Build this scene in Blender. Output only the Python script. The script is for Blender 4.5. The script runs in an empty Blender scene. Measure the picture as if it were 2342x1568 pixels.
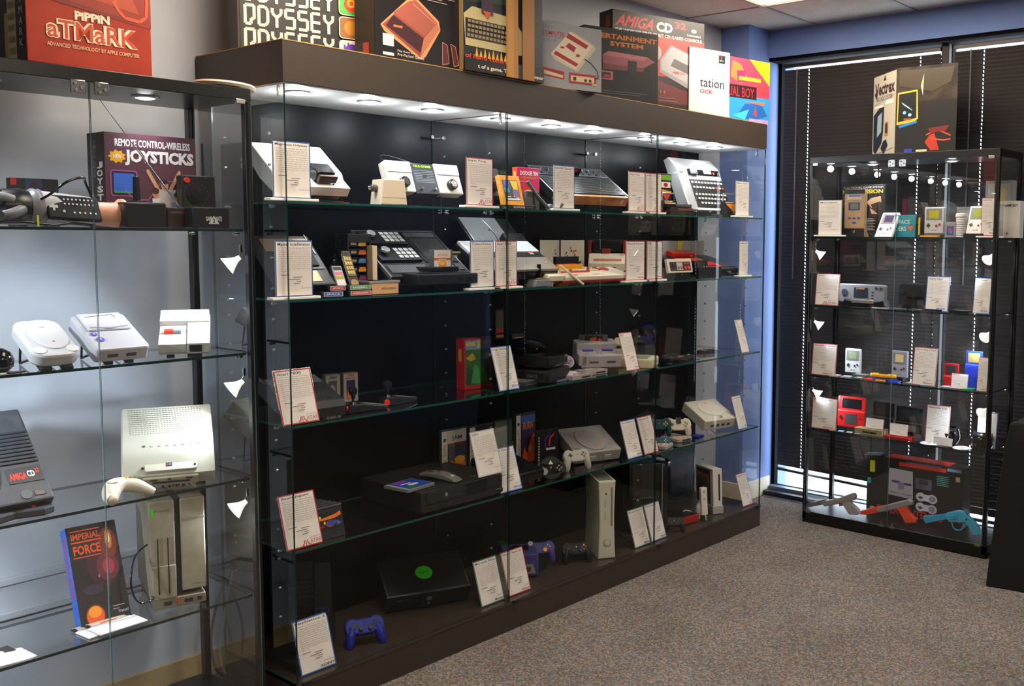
import bpy, bmesh, math, random
from mathutils import Vector as V3, Matrix
random.seed(7)
S = bpy.context.scene
COL = S.collection
# ------------------------------------------------------------------ camera
F_PX, YAW, PITCH, ROLL = 2274.75, -0.90218, -0.08606, 0.00781
CAM = V3((-1.7773, -2.8442, 1.6))
PPX, PPY = 1171 + 300, 784 - 48.3
fw = V3((math.sin(-YAW) * math.cos(PITCH), math.cos(YAW) * math.cos(PITCH), math.sin(PITCH)))
_r = fw.cross(V3((0, 0, 1))).normalized(); _u = _r.cross(fw)
rt = _r * math.cos(ROLL) + _u * math.sin(ROLL); up = _u * math.cos(ROLL) - _r * math.sin(ROLL)
cd = bpy.data.cameras.new('camera'); cam = bpy.data.objects.new('camera', cd); COL.objects.link(cam)
cam.matrix_world = Matrix(((rt.x, up.x, -fw.x, CAM.x), (rt.y, up.y, -fw.y, CAM.y), (rt.z, up.z, -fw.z, CAM.z), (0, 0, 0, 1)))
cd.sensor_width = 36; cd.lens = F_PX * 36 / 2342; cd.clip_start = .05
cd.shift_x = -300 / 2342; cd.shift_y = -48.3 / 2342
S.camera = cam
# ------------------------------------------------------------------ world, exposure
S.view_settings.view_transform = 'Standard'; S.view_settings.look = 'None'
S.view_settings.gamma = 1; S.view_settings.use_curve_mapping = False
S.view_settings.exposure = 0.0
W = bpy.data.worlds.new('world'); S.world = W; W.use_nodes = True
bg = W.node_tree.nodes['Background']; bg.inputs[0].default_value = (.75, .86, 1, 1); bg.inputs[1].default_value = 8.0
S.cycles.transparent_max_bounces = 40; S.cycles.max_bounces = 8; S.cycles.diffuse_bounces = 3; S.cycles.glossy_bounces = 4
S.cycles.sample_clamp_indirect = 4; S.cycles.caustics_reflective = False; S.cycles.caustics_refractive = False
ROOM_P = 32      # watts of one ceiling troffer
PUCK_P = 6.0     # watts of one canopy downlight
SPOT_P = 10.0     # watts of one small cabinet spotlight
# ------------------------------------------------------------------ dimensions (metres)
L = 2.885; D = .451; ZST = 2.2035; ZSB = 2.0687; ZP = .12
S1, S2, S3, S4 = 1.7018, 1.3868, .976, .5608
WALL_Y = .54; XWIN = 3.46; CEIL = 2.825; COLX = 3.234; COLF = .345
HC = 2.037
LXR = -.103; LXL = -1.045; LYF = .012; LDP = .368
LA, LB, LC, LD = 1.6119, 1.2283, .8331, .4549
RXF = 3.1066; RY1 = -.1417; RY2 = -1.1801; RDP = .34
# ------------------------------------------------------------------ helpers
def pj(P):
    d = V3(P) - CAM; z = d.dot(fw)
    return PPX + F_PX * d.dot(rt) / z, PPY - F_PX * d.dot(up) / z
class Bay:
    """local frame of a row of shelves: u along the front, v into the depth"""
    def __init__(s, o, U, V): s.o = V3((*o, 0)); s.U = V3((*U, 0)); s.V = V3((*V, 0)); s.a = math.atan2(U[1], U[0])
    def w(s, u, v, z): return s.o + s.U * u + s.V * v + V3((0, 0, z))
    def X(s, px, v, z):   # u where the sight line of column px meets depth v, height z
        n = fw * (px - PPX) - rt * F_PX
        b = s.w(0, v, z) - CAM
        return -b.dot(n) / s.U.dot(n)
    def Z(s, py, u, v):
        n = fw * (py - PPY) + up * F_PX
        b = s.w(u, v, 0) - CAM
        return -b.dot(n) / n.z
M = Bay((0, 0), (1, 0), (0, 1))
R = Bay((RXF, RY1), (0, -1), (1, 0))
def lin(c):
    c = int(c, 16) / 255
    return c / 12.92 if c <= .04045 else ((c + .055) / 1.055) ** 2.4
def rgb(h): h = h.lstrip('#'); return tuple(lin(h[i:i + 2]) for i in (0, 2, 4)) + (1,)
MC = {}
def mat(h, rough=.45, metal=0, emis=0, grain=0, spec=.5, name=None):
    """principled material of one colour with an optional fine procedural mottling"""
    k = (h, rough, metal, emis, grain, spec)
    if k in MC: return MC[k]
    m = bpy.data.materials.new(name or 'surface_' + h.strip('#')); m.use_nodes = True
    nt = m.node_tree; b = nt.nodes['Principled BSDF']
    b.inputs['Base Color'].default_value = rgb(h); b.inputs['Roughness'].default_value = rough
    b.inputs['Metallic'].default_value = metal; b.inputs['Specular IOR Level'].default_value = spec
    if emis: b.inputs['Emission Color'].default_value = rgb(h); b.inputs['Emission Strength'].default_value = emis
    if grain:
        n = nt.nodes.new('ShaderNodeTexNoise'); n.inputs['Scale'].default_value = 60; n.inputs['Detail'].default_value = 5
        tc = nt.nodes.new('ShaderNodeTexCoord'); nt.links.new(tc.outputs['Object'], n.inputs['Vector'])
        r = nt.nodes.new('ShaderNodeValToRGB'); c = rgb(h)
        r.color_ramp.elements[0].position = .3; r.color_ramp.elements[1].position = .7
        r.color_ramp.elements[0].color = tuple(x * (1 - grain) for x in c[:3]) + (1,)
        r.color_ramp.elements[1].color = tuple(min(1, x * (1 + grain)) for x in c[:3]) + (1,)
        nt.links.new(n.outputs['Fac'], r.inputs['Fac']); nt.links.new(r.outputs['Color'], b.inputs['Base Color'])
        bp = nt.nodes.new('ShaderNodeBump'); bp.inputs['Strength'].default_value = .15; bp.inputs['Distance'].default_value = .002
        nt.links.new(n.outputs['Fac'], bp.inputs['Height']); nt.links.new(bp.outputs['Normal'], b.inputs['Normal'])
    MC[k] = m; return m
def glass_mat(name, tint, gl=1.0, ior=1.5):
    m = bpy.data.materials.new(name); m.use_nodes = True; nt = m.node_tree; nt.nodes.clear()
    o = nt.nodes.new('ShaderNodeOutputMaterial'); mx = nt.nodes.new('ShaderNodeMixShader')
    t = nt.nodes.new('ShaderNodeBsdfTransparent'); t.inputs[0].default_value = (*tint, 1)
    g = nt.nodes.new('ShaderNodeBsdfGlossy'); g.inputs['Roughness'].default_value = .01; g.inputs['Color'].default_value = (gl, gl, gl, 1)
    f = nt.nodes.new('ShaderNodeFresnel'); f.inputs['IOR'].default_value = ior
    geo = nt.nodes.new('ShaderNodeNewGeometry')
    # only the face turned to the viewer's side reflects (a thin pane without doubled fresnel)
    mul = nt.nodes.new('ShaderNodeMath'); mul.operation = 'MULTIPLY'; inv = nt.nodes.new('ShaderNodeMath'); inv.operation = 'SUBTRACT'; inv.inputs[0].default_value = 1
    nt.links.new(geo.outputs['Backfacing'], inv.inputs[1]); nt.links.new(f.outputs[0], mul.inputs[0]); nt.links.new(inv.outputs[0], mul.inputs[1])
    # both surfaces of the sheet together: 2F / (1 + F)
    ad = nt.nodes.new('ShaderNodeMath'); ad.operation = 'ADD'; ad.inputs[1].default_value = 1; dv = nt.nodes.new('ShaderNodeMath'); dv.operation = 'DIVIDE'; tw = nt.nodes.new('ShaderNodeMath'); tw.operation = 'MULTIPLY'; tw.inputs[1].default_value = 2
    nt.links.new(f.outputs[0], ad.inputs[0]); nt.links.new(mul.outputs[0], tw.inputs[0]); nt.links.new(tw.outputs[0], dv.inputs[0]); nt.links.new(ad.outputs[0], dv.inputs[1])
    nt.links.new(dv.outputs[0], mx.inputs[0]); nt.links.new(t.outputs[0], mx.inputs[1]); nt.links.new(g.outputs[0], mx.inputs[2])
    nt.links.new(mx.outputs[0], o.inputs[0]); return m
GLASS = glass_mat('clear_glass', (.985, .99, .988))
ACRYL = glass_mat('clear_acrylic', (.97, .97, .97), ior=1.3)
AGLASS = glass_mat('coated_case_glass', (.985, .99, .988), ior=1.2)
EDGE = mat('#174a40', .15, name='green_glass_edge')
EDGE2 = mat('#0f2a25', .15, name='dark_glass_edge')
BLK = mat('#0c0c0d', .35); BLKM = mat('#121212', .6); BLKG = mat('#08080a', .12); CHROME = mat('#c9c9c9', .18, 1); STEEL = mat('#8f9092', .3, 1)
WHT = mat('#e4e2dc', .4); CREAM = mat('#e3d8c0', .45); GRY = mat('#6f7072', .45); DGRY = mat('#2c2d30', .45); LGRY = mat('#b9b7b8', .45)
RED = mat('#c8201c', .4)
def link(name, me, parent=None, mw=None):
    o = bpy.data.objects.new(name, me); COL.objects.link(o)
    if parent: o.parent = parent
    if mw is not None: o.matrix_local = mw
    return o
def tag(o, label, cat, group=None, kind=None):
    if label: o['label'] = label
    if cat: o['category'] = cat
    if group: o['group'] = group
    if kind: o['kind'] = kind
    return o
def bm_obj(name, bm, m, parent=None, smooth=False, mats=None, ang=21):
    me = bpy.data.meshes.new(name); bm.to_mesh(me); bm.free()
    for x in (mats or [m]): me.materials.append(x)
    if smooth:
        for p in me.polygons: p.use_smooth = True
        if hasattr(me, 'set_sharp_from_angle'): me.set_sharp_from_angle(angle=math.radians(ang))
    return link(name, me, parent)
def bm_box(bm, a, b, bev=0, mtx=None, seg=2):
    a, b = V3(a), V3(b)
    r = bmesh.ops.create_cube(bm, size=1); vs = r['verts']; c = (a + b) / 2; d = b - a
    for v in vs: v.co = V3((v.co.x * d.x + c.x, v.co.y * d.y + c.y, v.co.z * d.z + c.z))
    bev = min(bev, .45 * min(abs(d.x), abs(d.y), abs(d.z)))
    if bev > 0:
        es = list({e for v in vs for e in v.link_edges})
        q = bmesh.ops.bevel(bm, geom=es, offset=bev, segments=seg, affect='EDGES', profile=.5); vs = list({v for f in q['faces'] for v in f.verts} | {v for v in vs if v.is_valid})
    if mtx is not None: bmesh.ops.transform(bm, matrix=mtx, verts=vs)
def bm_prism(bm, pts, h0, h1, plane='xy', bev=0):
    """closed outline swept between h0 and h1 across the named plane"""
    f = {'xy': lambda p, h: (p[0], p[1], h), 'xz': lambda p, h: (p[0], h, p[1]), 'yz': lambda p, h: (h, p[0], p[1])}[plane]
    n = len(pts); a = [bm.verts.new(f(p, h0)) for p in pts]; b = [bm.verts.new(f(p, h1)) for p in pts]
    fs = [bm.faces.new(a[::-1]), bm.faces.new(b)] + [bm.faces.new((a[i], a[(i + 1) % n], b[(i + 1) % n], b[i])) for i in range(n)]
    bmesh.ops.recalc_face_normals(bm, faces=fs)
    if bev:
        es = list({e for f_ in fs[:2] for e in f_.edges})
        bmesh.ops.bevel(bm, geom=es, offset=bev, segments=2, affect='EDGES', profile=.5)
def rrect(x0, y0, x1, y1, r, n=4):
    P = []
    for cx, cy, a in ((x1 - r, y1 - r, 0), (x0 + r, y1 - r, 90), (x0 + r, y0 + r, 180), (x1 - r, y0 + r, 270)):
        for i in range(n + 1):
            t = math.radians(a + 90 * i / n); P.append((cx + r * math.cos(t), cy + r * math.sin(t)))
    return P
def ell(cx, cy, rx, ry, n=24): return [(cx + rx * math.cos(2 * math.pi * i / n), cy + ry * math.sin(2 * math.pi * i / n)) for i in range(n)]
def bm_lathe(bm, prof, n=20, mtx=None):
    rings = []
    vs = []
    for r, h in prof:
        if r < 1e-6: ring = [bm.verts.new((0, 0, h))]
        else: ring = [bm.verts.new((r * math.cos(2 * math.pi * i / n), r * math.sin(2 * math.pi * i / n), h)) for i in range(n)]
        rings.append(ring); vs += ring
    for a, b in zip(rings, rings[1:]):
        for i in range(n):
            j = (i + 1) % n
            q = [a[i % len(a)], a[j % len(a)], b[j % len(b)], b[i % len(b)]]
            q2 = []
            for v in q:
                if v not in q2: q2.append(v)
            if len(q2) > 2:
                try: bm.faces.new(q2)
                except ValueError: pass
    for ring in (rings[0], rings[-1]):
        if len(ring) > 2:
            try: bm.faces.new(ring)
            except ValueError: pass
    bmesh.ops.recalc_face_normals(bm, faces=bm.faces)
    if mtx is not None: bmesh.ops.transform(bm, matrix=mtx, verts=vs)
def bm_tube(bm, pts, r, n=8):
    pts = [V3(p) for p in pts]; rings = []
    rr = r if isinstance(r, (list, tuple)) else [r] * len(pts)
    if len(rr) != len(pts):
        q = []
        for i in range(len(pts)):
            t = i / (len(pts) - 1) * (len(rr) - 1); j = min(int(t), len(rr) - 2); q.append(rr[j] + (rr[j + 1] - rr[j]) * (t - j))
        rr = q
    for i, p in enumerate(pts):
        t = (pts[min(i + 1, len(pts) - 1)] - pts[max(i - 1, 0)]).normalized()
        a = t.orthogonal().normalized() if i == 0 else (prev - t * prev.dot(t)).normalized()
        prev = a; b = t.cross(a)
        rings.append([bm.verts.new(p + (a * math.cos(2 * math.pi * k / n) + b * math.sin(2 * math.pi * k / n)) * rr[i]) for k in range(n)])
    for A, B in zip(rings, rings[1:]):
        for k in range(n): bm.faces.new((A[k], A[(k + 1) % n], B[(k + 1) % n], B[k]))
    bm.faces.new(rings[0][::-1]); bm.faces.new(rings[-1])
def smooth_path(pts, k=6):
    pts = [V3(p) for p in pts]; out = []
    P = [pts[0]] + pts + [pts[-1]]
    for i in range(1, len(P) - 2):
        a, b, c, d = P[i - 1:i + 3]
        for s in range(k):
            t = s / k
            out.append(.5 * ((2 * b) + (c - a) * t + (2 * a - 5 * b + 4 * c - d) * t * t + (3 * b - a - 3 * c + d) * t ** 3))
    return out + [pts[-1]]
TX = {}
def text_geo(s, bold=0):
    """letters as flat polygons in a unit box: (verts, faces, width/height)"""
    k = (s, bold)
    if k in TX: return TX[k]
    c = bpy.data.curves.new('lettering', 'FONT'); c.body = s; c.size = 1; c.offset = bold; c.resolution_u = 2
    o = bpy.data.objects.new('lettering', c); COL.objects.link(o)
    dg = bpy.context.evaluated_depsgraph_get(); me = bpy.data.meshes.new_from_object(o.evaluated_get(dg))
    vs = [tuple(v.co[:2]) for v in me.vertices]; fs = [tuple(p.vertices) for p in me.polygons]
    bpy.data.objects.remove(o); bpy.data.curves.remove(c); bpy.data.meshes.remove(me)
    if not vs: TX[k] = ([], [], 1); return TX[k]
    x0 = min(v[0] for v in vs); x1 = max(v[0] for v in vs); y0 = min(v[1] for v in vs); y1 = max(v[1] for v in vs)
    w, h = max(x1 - x0, 1e-4), max(y1 - y0, 1e-4)
    TX[k] = ([((x - x0) / w, (y - y0) / h) for x, y in vs], fs, w / h); return TX[k]
def art(parent, o, U, V, items, name='print', eps=.0004, rough=.4):
    """flat print in the plane (o,U,V); u and v run 0..1
    r colour u0 v0 u1 v1 | p colour pts | e colour u v ru rv | t colour string u v width height [bold] [shear] | l colour pts width"""
    o, U, V = V3(o), V3(U), V3(V); n = U.cross(V).normalized(); vs = []; fs = []; mi = []; ms = []; mk = {}
    lu, lv = U.length, V.length
    def put(col, pts, faces, lift):
        if col not in mk: mk[col] = len(ms); ms.append(mat(col, rough))
        b = len(vs)
        for u, v in pts: vs.append(o + U * u + V * v + n * lift)
        for f in faces: fs.append([b + i for i in f]); mi.append(mk[col])
    for k, it in enumerate(items):
        lift = eps + .00012 * k; c = it[1]
        if it[0] == 'r': put(c, [(it[2], it[3]), (it[4], it[3]), (it[4], it[5]), (it[2], it[5])], [(0, 1, 2, 3)], lift)
        elif it[0] == 'p':
            p = it[2]; put(c, p, [tuple(range(len(p)))], lift)
        elif it[0] == 'e': put(c, ell(*it[2:6], n=20), [tuple(range(20))], lift)
        elif it[0] == 'l':
            w = it[3]
            for a, b in zip(it[2], it[2][1:]):
                dx, dy = (b[0] - a[0]) * lu, (b[1] - a[1]) * lv; q = math.hypot(dx, dy) or 1
                ex, ey = -dy / q * w / 2 / lu * lu, dx / q * w / 2
                ex, ey = -dy / q * w / 2 / lu, dx / q * w / 2 / lv
                put(c, [(a[0] + ex, a[1] + ey), (a[0] - ex, a[1] - ey), (b[0] - ex, b[1] - ey), (b[0] + ex, b[1] + ey)], [(0, 1, 2, 3)], lift)
        elif it[0] == 't':
            _, c, s, u, v, w, h = it[:7]; bold = it[7] if len(it) > 7 else 0; sh = it[8] if len(it) > 8 else 0
            tv, tf, asp = text_geo(s, bold)
            if w is None: w = h * lv * asp / lu
            put(c, [(u + (x + y * sh) * w, v + y * h) for x, y in tv], tf, lift)
    me = bpy.data.meshes.new(name); me.from_pydata([tuple(v) for v in vs], [], fs); me.update()
    for x in ms: me.materials.append(x)
    me.polygons.foreach_set('material_index', mi)
    return link(name, me, parent)
def frame(BL, BR, TL):
    """matrix with x along BL-BR, y towards TL, z the outward normal"""
    x = (BR - BL).normalized(); y = TL - BL; y = (y - x * y.dot(x)).normalized(); z = x.cross(y)
    return Matrix(((x.x, y.x, z.x, BL.x), (x.y, y.y, z.y, BL.y), (x.z, y.z, z.z, BL.z), (0, 0, 0, 1)))
class Th:
    """one thing: an empty at its base with parts"""
    def __init__(s, name, label, cat, mw, group=None):
        s.e = bpy.data.objects.new(name, None); COL.objects.link(s.e); s.e.empty_display_size = .05
        s.e.matrix_world = mw; s.m = mw.copy(); tag(s.e, label, cat, group)
    def par(s, o): return o if o is not None else s.e
    def b(s, name, a, b, m, bev=.003, to=None, mtx=None, seg=2):
        bm = bmesh.new(); bm_box(bm, a, b, bev, mtx, seg); return bm_obj(name, bm, m, s.par(to), smooth=bev > 0)
    def p(s, name, pts, h0, h1, m, plane='xy', bev=0, to=None):
        bm = bmesh.new(); bm_prism(bm, pts, h0, h1, plane, bev); return bm_obj(name, bm, m, s.par(to), smooth=True)
    def c(s, name, c, r, h, m, d=(0, 0, 1), r2=None, to=None, n=20):
        bm = bmesh.new(); q = V3(d).to_track_quat('Z', 'Y').to_matrix().to_4x4()
        r2 = r if r2 is None else r2; e = min(r, r2, abs(h)) * .12
        bm_lathe(bm, [(r - e, 0), (r, e), (r2, h - e), (r2 - e if r2 > e else 0, h)] if h > 0 else [(r, 0), (r2, h)], n, Matrix.Translation(V3(c)) @ q)
        return bm_obj(name, bm, m, s.par(to), smooth=True, ang=42)
    def lathe(s, name, prof, m, mtx=None, to=None, n=24):
        bm = bmesh.new(); bm_lathe(bm, prof, n, mtx); return bm_obj(name, bm, m, s.par(to), smooth=True, ang=42)
    def t(s, name, pts, r, m, to=None, n=8, k=6):
        bm = bmesh.new(); bm_tube(bm, smooth_path(pts, k) if k else pts, r, n); return bm_obj(name, bm, m, s.par(to), smooth=True, ang=62)
    def a(s, o, U, V, items, to=None, name='print', rough=.4): return art(s.par(to), o, U, V, items, name, rough=rough)
    def world(s, name, m, fn, to=None):   # geometry given in world space, kept as a part
        bm = bmesh.new(); fn(bm); bmesh.ops.transform(bm, matrix=s.m.inverted(), verts=bm.verts)
        return bm_obj(name, bm, m, s.par(to), smooth=True)
def slot_size(T): return T.w, T.h
def slant(name, label, cat, bay, pl, vl, pr, vr, z0, py, vt, t=.05, group=None, stand=True, px_at=None, smat=None):
    """leaning thing fitted between two front corners on a shelf and the height of its back edge"""
    zz = z0 + .004
    ul, ur = bay.X(pl, vl, zz), bay.X(pr, vr, zz)
    BL, BR = bay.w(ul, vl, zz), bay.w(ur, vr, zz)
    x = (BR - BL).normalized(); back = V3((-x.y, x.x, 0))
    zt = bay.Z(py, ul, vt); run = abs(vt - vl) or .01
    k = run / math.hypot(run, zt - zz)
    for _ in range(4):
        zb = min(zz + t * k, zt - .004); k = run / math.hypot(run, zt - zb)
    BL = BL + V3((0, 0, zb - zz)); BR = BR + V3((0, 0, zb - zz))
    TL = BL + back * (vt - vl); TL.z = zt
    T = Th(name, label, cat, frame(BL, BR, TL), group); T.w = (BR - BL).length; T.h = (TL - BL).length
    T.m = T.e.matrix_world.copy()
    if stand and zt - z0 > .04:
        def f(bm):
            for k in (.22, .78):
                c = BL + x * T.w * k
                b = c + back * (vt - vl + .01) ; b.z = z0 + .003
                t2 = c + back * ((vt - vl) * .98); t2.z = zt - t
                bm_tube(bm, [c + back * .02 + V3((0, 0, .002)), b, t2], .0035, 6)
        T.world('easel', smat or BLKM, f)
    return T
def stand_box(name, label, cat, bay, pl, vl, pr, vr, z0, py, d, group=None, tilt=0):
    """upright thing fitted from front corners and top height; local x right, y back, z up"""
    ul, ur = bay.X(pl, vl, z0), bay.X(pr, vr, z0)
    BL, BR = bay.w(ul, vl, z0 + .0008), bay.w(ur, vr, z0 + .0008)
    x = (BR - BL).normalized(); y = V3((-x.y, x.x, 0)); z = V3((0, 0, 1))
    mw = Matrix(((x.x, y.x, 0, BL.x), (x.y, y.y, 0, BL.y), (0, 0, 1, BL.z), (0, 0, 0, 1)))
    if tilt: mw = mw @ Matrix.Rotation(-tilt, 4, 'X')
    hz = bay.Z(py, ul, vl) - z0
    for _ in range(5):
        if tilt: hz = bay.Z(py, ul, vl + hz * math.tan(tilt)) - z0
    T = Th(name, label, cat, mw, group); T.w = (BR - BL).length; T.h = hz / max(.3, math.cos(tilt)); T.d = d
    return T
def aim(bay, px, py, z):
    """world point where the sight line meets height z"""
    d = fw + rt * ((px - PPX) / F_PX) - up * ((py - PPY) / F_PX); t = (z - CAM.z) / d.z
    return CAM + d * t
# ================================================================== ROOM
def noise_mat(name, cols, scale, rough=.8, bump=.0, spec=.3, detail=6, bscale=None, vor=False):
    m = bpy.data.materials.new(name); m.use_nodes = True; nt = m.node_tree; b = nt.nodes['Principled BSDF']
    tc = nt.nodes.new('ShaderNodeTexCoord'); n = nt.nodes.new('ShaderNodeTexNoise'); n.inputs['Scale'].default_value = scale; n.inputs['Detail'].default_value = detail
    nt.links.new(tc.outputs['Object'], n.inputs['Vector']); r = nt.nodes.new('ShaderNodeValToRGB')
    e = r.color_ramp.elements
    for i, (p, c) in enumerate(cols):
        q = e[i] if i < 2 else e.new(p); q.position = p; q.color = rgb(c)
    nt.links.new(n.outputs['Fac'], r.inputs['Fac']); nt.links.new(r.outputs['Color'], b.inputs['Base Color'])
    b.inputs['Roughness'].default_value = rough; b.inputs['Specular IOR Level'].default_value = spec
    if bump:
        n2 = nt.nodes.new('ShaderNodeTexNoise'); n2.inputs['Scale'].default_value = bscale or scale; n2.inputs['Detail'].default_value = 4
        nt.links.new(tc.outputs['Object'], n2.inputs['Vector'])
        bp = nt.nodes.new('ShaderNodeBump'); bp.inputs['Strength'].default_value = bump; bp.inputs['Distance'].default_value = .01
        nt.links.new(n2.outputs['Fac'], bp.inputs['Height']); nt.links.new(bp.outputs['Normal'], b.inputs['Normal'])
    return m
WALLG = noise_mat('grey_wall_paint', [(.3, '#b4b9c2'), (.7, '#bbc0c8')], 5, .8, .05, bscale=300)
WALLB = noise_mat('blue_wall_paint', [(.3, '#7088c0'), (.7, '#768ec6')], 5, .7, .05, bscale=300)
WALLD = noise_mat('muted_wall_paint', [(.3, '#5c5d64'), (.7, '#62636a')], 5, .8)
def carpet():
    m = bpy.data.materials.new('speckled_carpet'); m.use_nodes = True; nt = m.node_tree; b = nt.nodes['Principled BSDF']
    tc = nt.nodes.new('ShaderNodeTexCoord'); v = nt.nodes.new('ShaderNodeTexVoronoi'); v.inputs['Scale'].default_value = 165
    nt.links.new(tc.outputs['Object'], v.inputs['Vector'])
    sp = nt.nodes.new('ShaderNodeSeparateColor'); nt.links.new(v.outputs['Color'], sp.inputs[0])
    r = nt.nodes.new('ShaderNodeValToRGB'); r.color_ramp.interpolation = 'CONSTANT'; e = r.color_ramp.elements
    cols = ['#62534a', '#7d756f', '#545d68', '#877d74', '#775a49', '#6d747d', '#948a7f', '#5c5752']
    e[0].position = 0; e[0].color = rgb(cols[0]); e[1].position = .125; e[1].color = rgb(cols[1])
    for i, c in enumerate(cols[2:]): q = e.new(.25 + i * .125); q.color = rgb(c)
    nt.links.new(sp.outputs[0], r.inputs['Fac'])
    n = nt.nodes.new('ShaderNodeTexNoise'); n.inputs['Scale'].default_value = 2.5; n.inputs['Detail'].default_value = 3
    nt.links.new(tc.outputs['Object'], n.inputs['Vector'])
    mx = nt.nodes.new('ShaderNodeMix'); mx.data_type = 'RGBA'; mx.blend_type = 'MULTIPLY'; mx.inputs[0].default_value = .5
    nt.links.new(r.outputs['Color'], mx.inputs[6]); nt.links.new(n.outputs['Fac'], mx.inputs[7])
    g = nt.nodes.new('ShaderNodeGamma'); g.inputs[1].default_value = .9
    nt.links.new(mx.outputs[2], g.inputs[0]); nt.links.new(g.outputs[0], b.inputs['Base Color'])
    b.inputs['Roughness'].default_value = .95; b.inputs['Specular IOR Level'].default_value = .1
    bp = nt.nodes.new('ShaderNodeBump'); bp.inputs['Strength'].default_value = .6; bp.inputs['Distance'].default_value = .004
    nt.links.new(v.outputs['Distance'], bp.inputs['Height']); nt.links.new(bp.outputs['Normal'], b.inputs['Normal'])
    return m
def struct(name, boxes, m, label=None, bev=0):
    bm = bmesh.new()
    for a, b in boxes: bm_box(bm, a, b, bev)
    o = bm_obj(name, bm, m); o['kind'] = 'structure'
    if label: o['label'] = label
    return o
XL, YB = -4.0, -5.5
struct('floor', [((XL, YB, -.05), (XWIN + .16, WALL_Y, 0))], carpet())
struct('wall_back', [((XL, WALL_Y, 0), (COLX, WALL_Y + .1, CEIL + .06))], WALLG)
struct('wall_left', [((XL - .1, YB, 0), (XL, WALL_Y, CEIL + .06))], WALLD)
struct('wall_front', [((XL, YB - .1, 0), (4.2, YB, CEIL + .06))], WALLD)
struct('wall_corner', [((COLX, COLF, 0), (XWIN + .3, WALL_Y + .1, CEIL + .06))], WALLB)
WZ = 2.668; WS = .045
struct('wall_right', [((XWIN, -2.9, WZ), (XWIN + .16, COLF, CEIL + .06)), ((XWIN, YB, 0), (XWIN + .16, -2.9, CEIL + .06)), ((XWIN, -2.9, -.05), (XWIN + .16, COLF, .002))], WALLB)
BBM = mat('#d8cdb8', .5, grain=.04)
struct('baseboard_back', [((XL, WALL_Y - .012, 0), (COLX, WALL_Y, .1))], mat('#b79d72', .5, grain=.06), bev=.003)
struct('baseboard_corner', [((COLX - .012, COLF - .012, 0), (COLX, WALL_Y, .11)), ((COLX, COLF - .012, 0), (XWIN + .08, COLF, .11))], BBM, bev=.003)
# cable raceways on the wall behind the foreground cabinet
for zz in (.527, .42):
    struct('trim_1' if zz > .5 else 'trim_2', [((XL, WALL_Y - .018, zz - .012), (-.02, WALL_Y, zz + .012))], mat('#b4bac2', .45), bev=.004)
# ---- ceiling: tiles on a grid
GX, GY, GS = 2.89, .04, .61
TILE = noise_mat('ceiling_tile', [(.35, '#bdb2a3'), (.65, '#c9beaf')], 90, .9, .25, bscale=200)
ceil_ = struct('ceiling', [((XL, YB, CEIL + .03), (XWIN + .16, WALL_Y + .1, CEIL + .06))], TILE)
bm = bmesh.new()
gx = [GX + GS * i for i in range(-12, 3)]; gy = [GY + GS * i for i in range(-10, 2)]
for x in gx:
    if XL < x < XWIN: bm_box(bm, (x - .012, YB, CEIL - .001), (x + .012, WALL_Y, CEIL + .03))
for y in gy:
    if YB < y < WALL_Y: bm_box(bm, (XL, y - .012, CEIL - .002), (XWIN, y + .012, CEIL + .03))
bm_obj('ceiling_grid', bm, mat('#a8a198', .5), ceil_)
trof = {(GX - GS, GY - GS, 1, 2), (GX - 5 * GS, GY - GS, 1, 2), (GX - GS, GY - 6 * GS, 1, 2), (GX - 5 * GS, GY - 6 * GS, 1, 2), (GX - 9 * GS, GY - 4 * GS, 1, 2)}  # corner troffer is in view; the rest are unseen, added for room light
tm = None
for i, x in enumerate(gx[:-1]):
    for j, y in enumerate(gy):
        if x < 1.0 or y < -1.5: continue
        if any(abs(x - t[0]) < .01 and (abs(y - t[1]) < .01 or abs(y - t[1] + GS) < .01) for t in trof): continue
        x1 = min(x + GS, XWIN + .02); y1 = min(y + GS, WALL_Y); x0 = x
        if y1 <= YB or x1 - x0 < .05 or y1 - y < .05: continue
        bm = bmesh.new(); bm_box(bm, (x0 + .013, y + .013, CEIL + .004), (x1 - .013, y1 - .013, CEIL + .022)); bm_obj('tile', bm, TILE, ceil_)
LIGHTM = mat('#fff0d8', .5, emis=5.0)
for k, (x, y, a, b) in enumerate(sorted(trof, key=lambda t: (-t[0], -t[1]))):
    T = Th('ceiling_light', ['fluorescent ceiling panel nearest the window corner', 'unseen ceiling panel light added over the middle of the carpet by the windows', 'unseen ceiling panel light added above the dark corner case', 'unseen ceiling panel light added above the viewer', 'unseen ceiling panel light added at the far end of the room'][k], 'light', Matrix.Translation((x, y - GS, CEIL)), 'fluorescent ceiling panels')
    T.b('diffuser', (.02, .02, .006), (GS - .02, 2 * GS - .02, .012), LIGHTM, 0)
    T.p('frame', [(0, 0), (GS, 0), (GS, .02), (0, .02)], -.002, .02, WHT)
    ld = bpy.data.lights.new('troffer', 'AREA'); ld.shape = 'RECTANGLE'; ld.size = GS - .05; ld.size_y = 2 * GS - .05; ld.energy = ROOM_P; ld.color = (1, .86, .70)
    lo = bpy.data.objects.new('lamp', ld); COL.objects.link(lo); lo.parent = T.e; lo.location = (GS / 2, GS, -.01)
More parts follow.
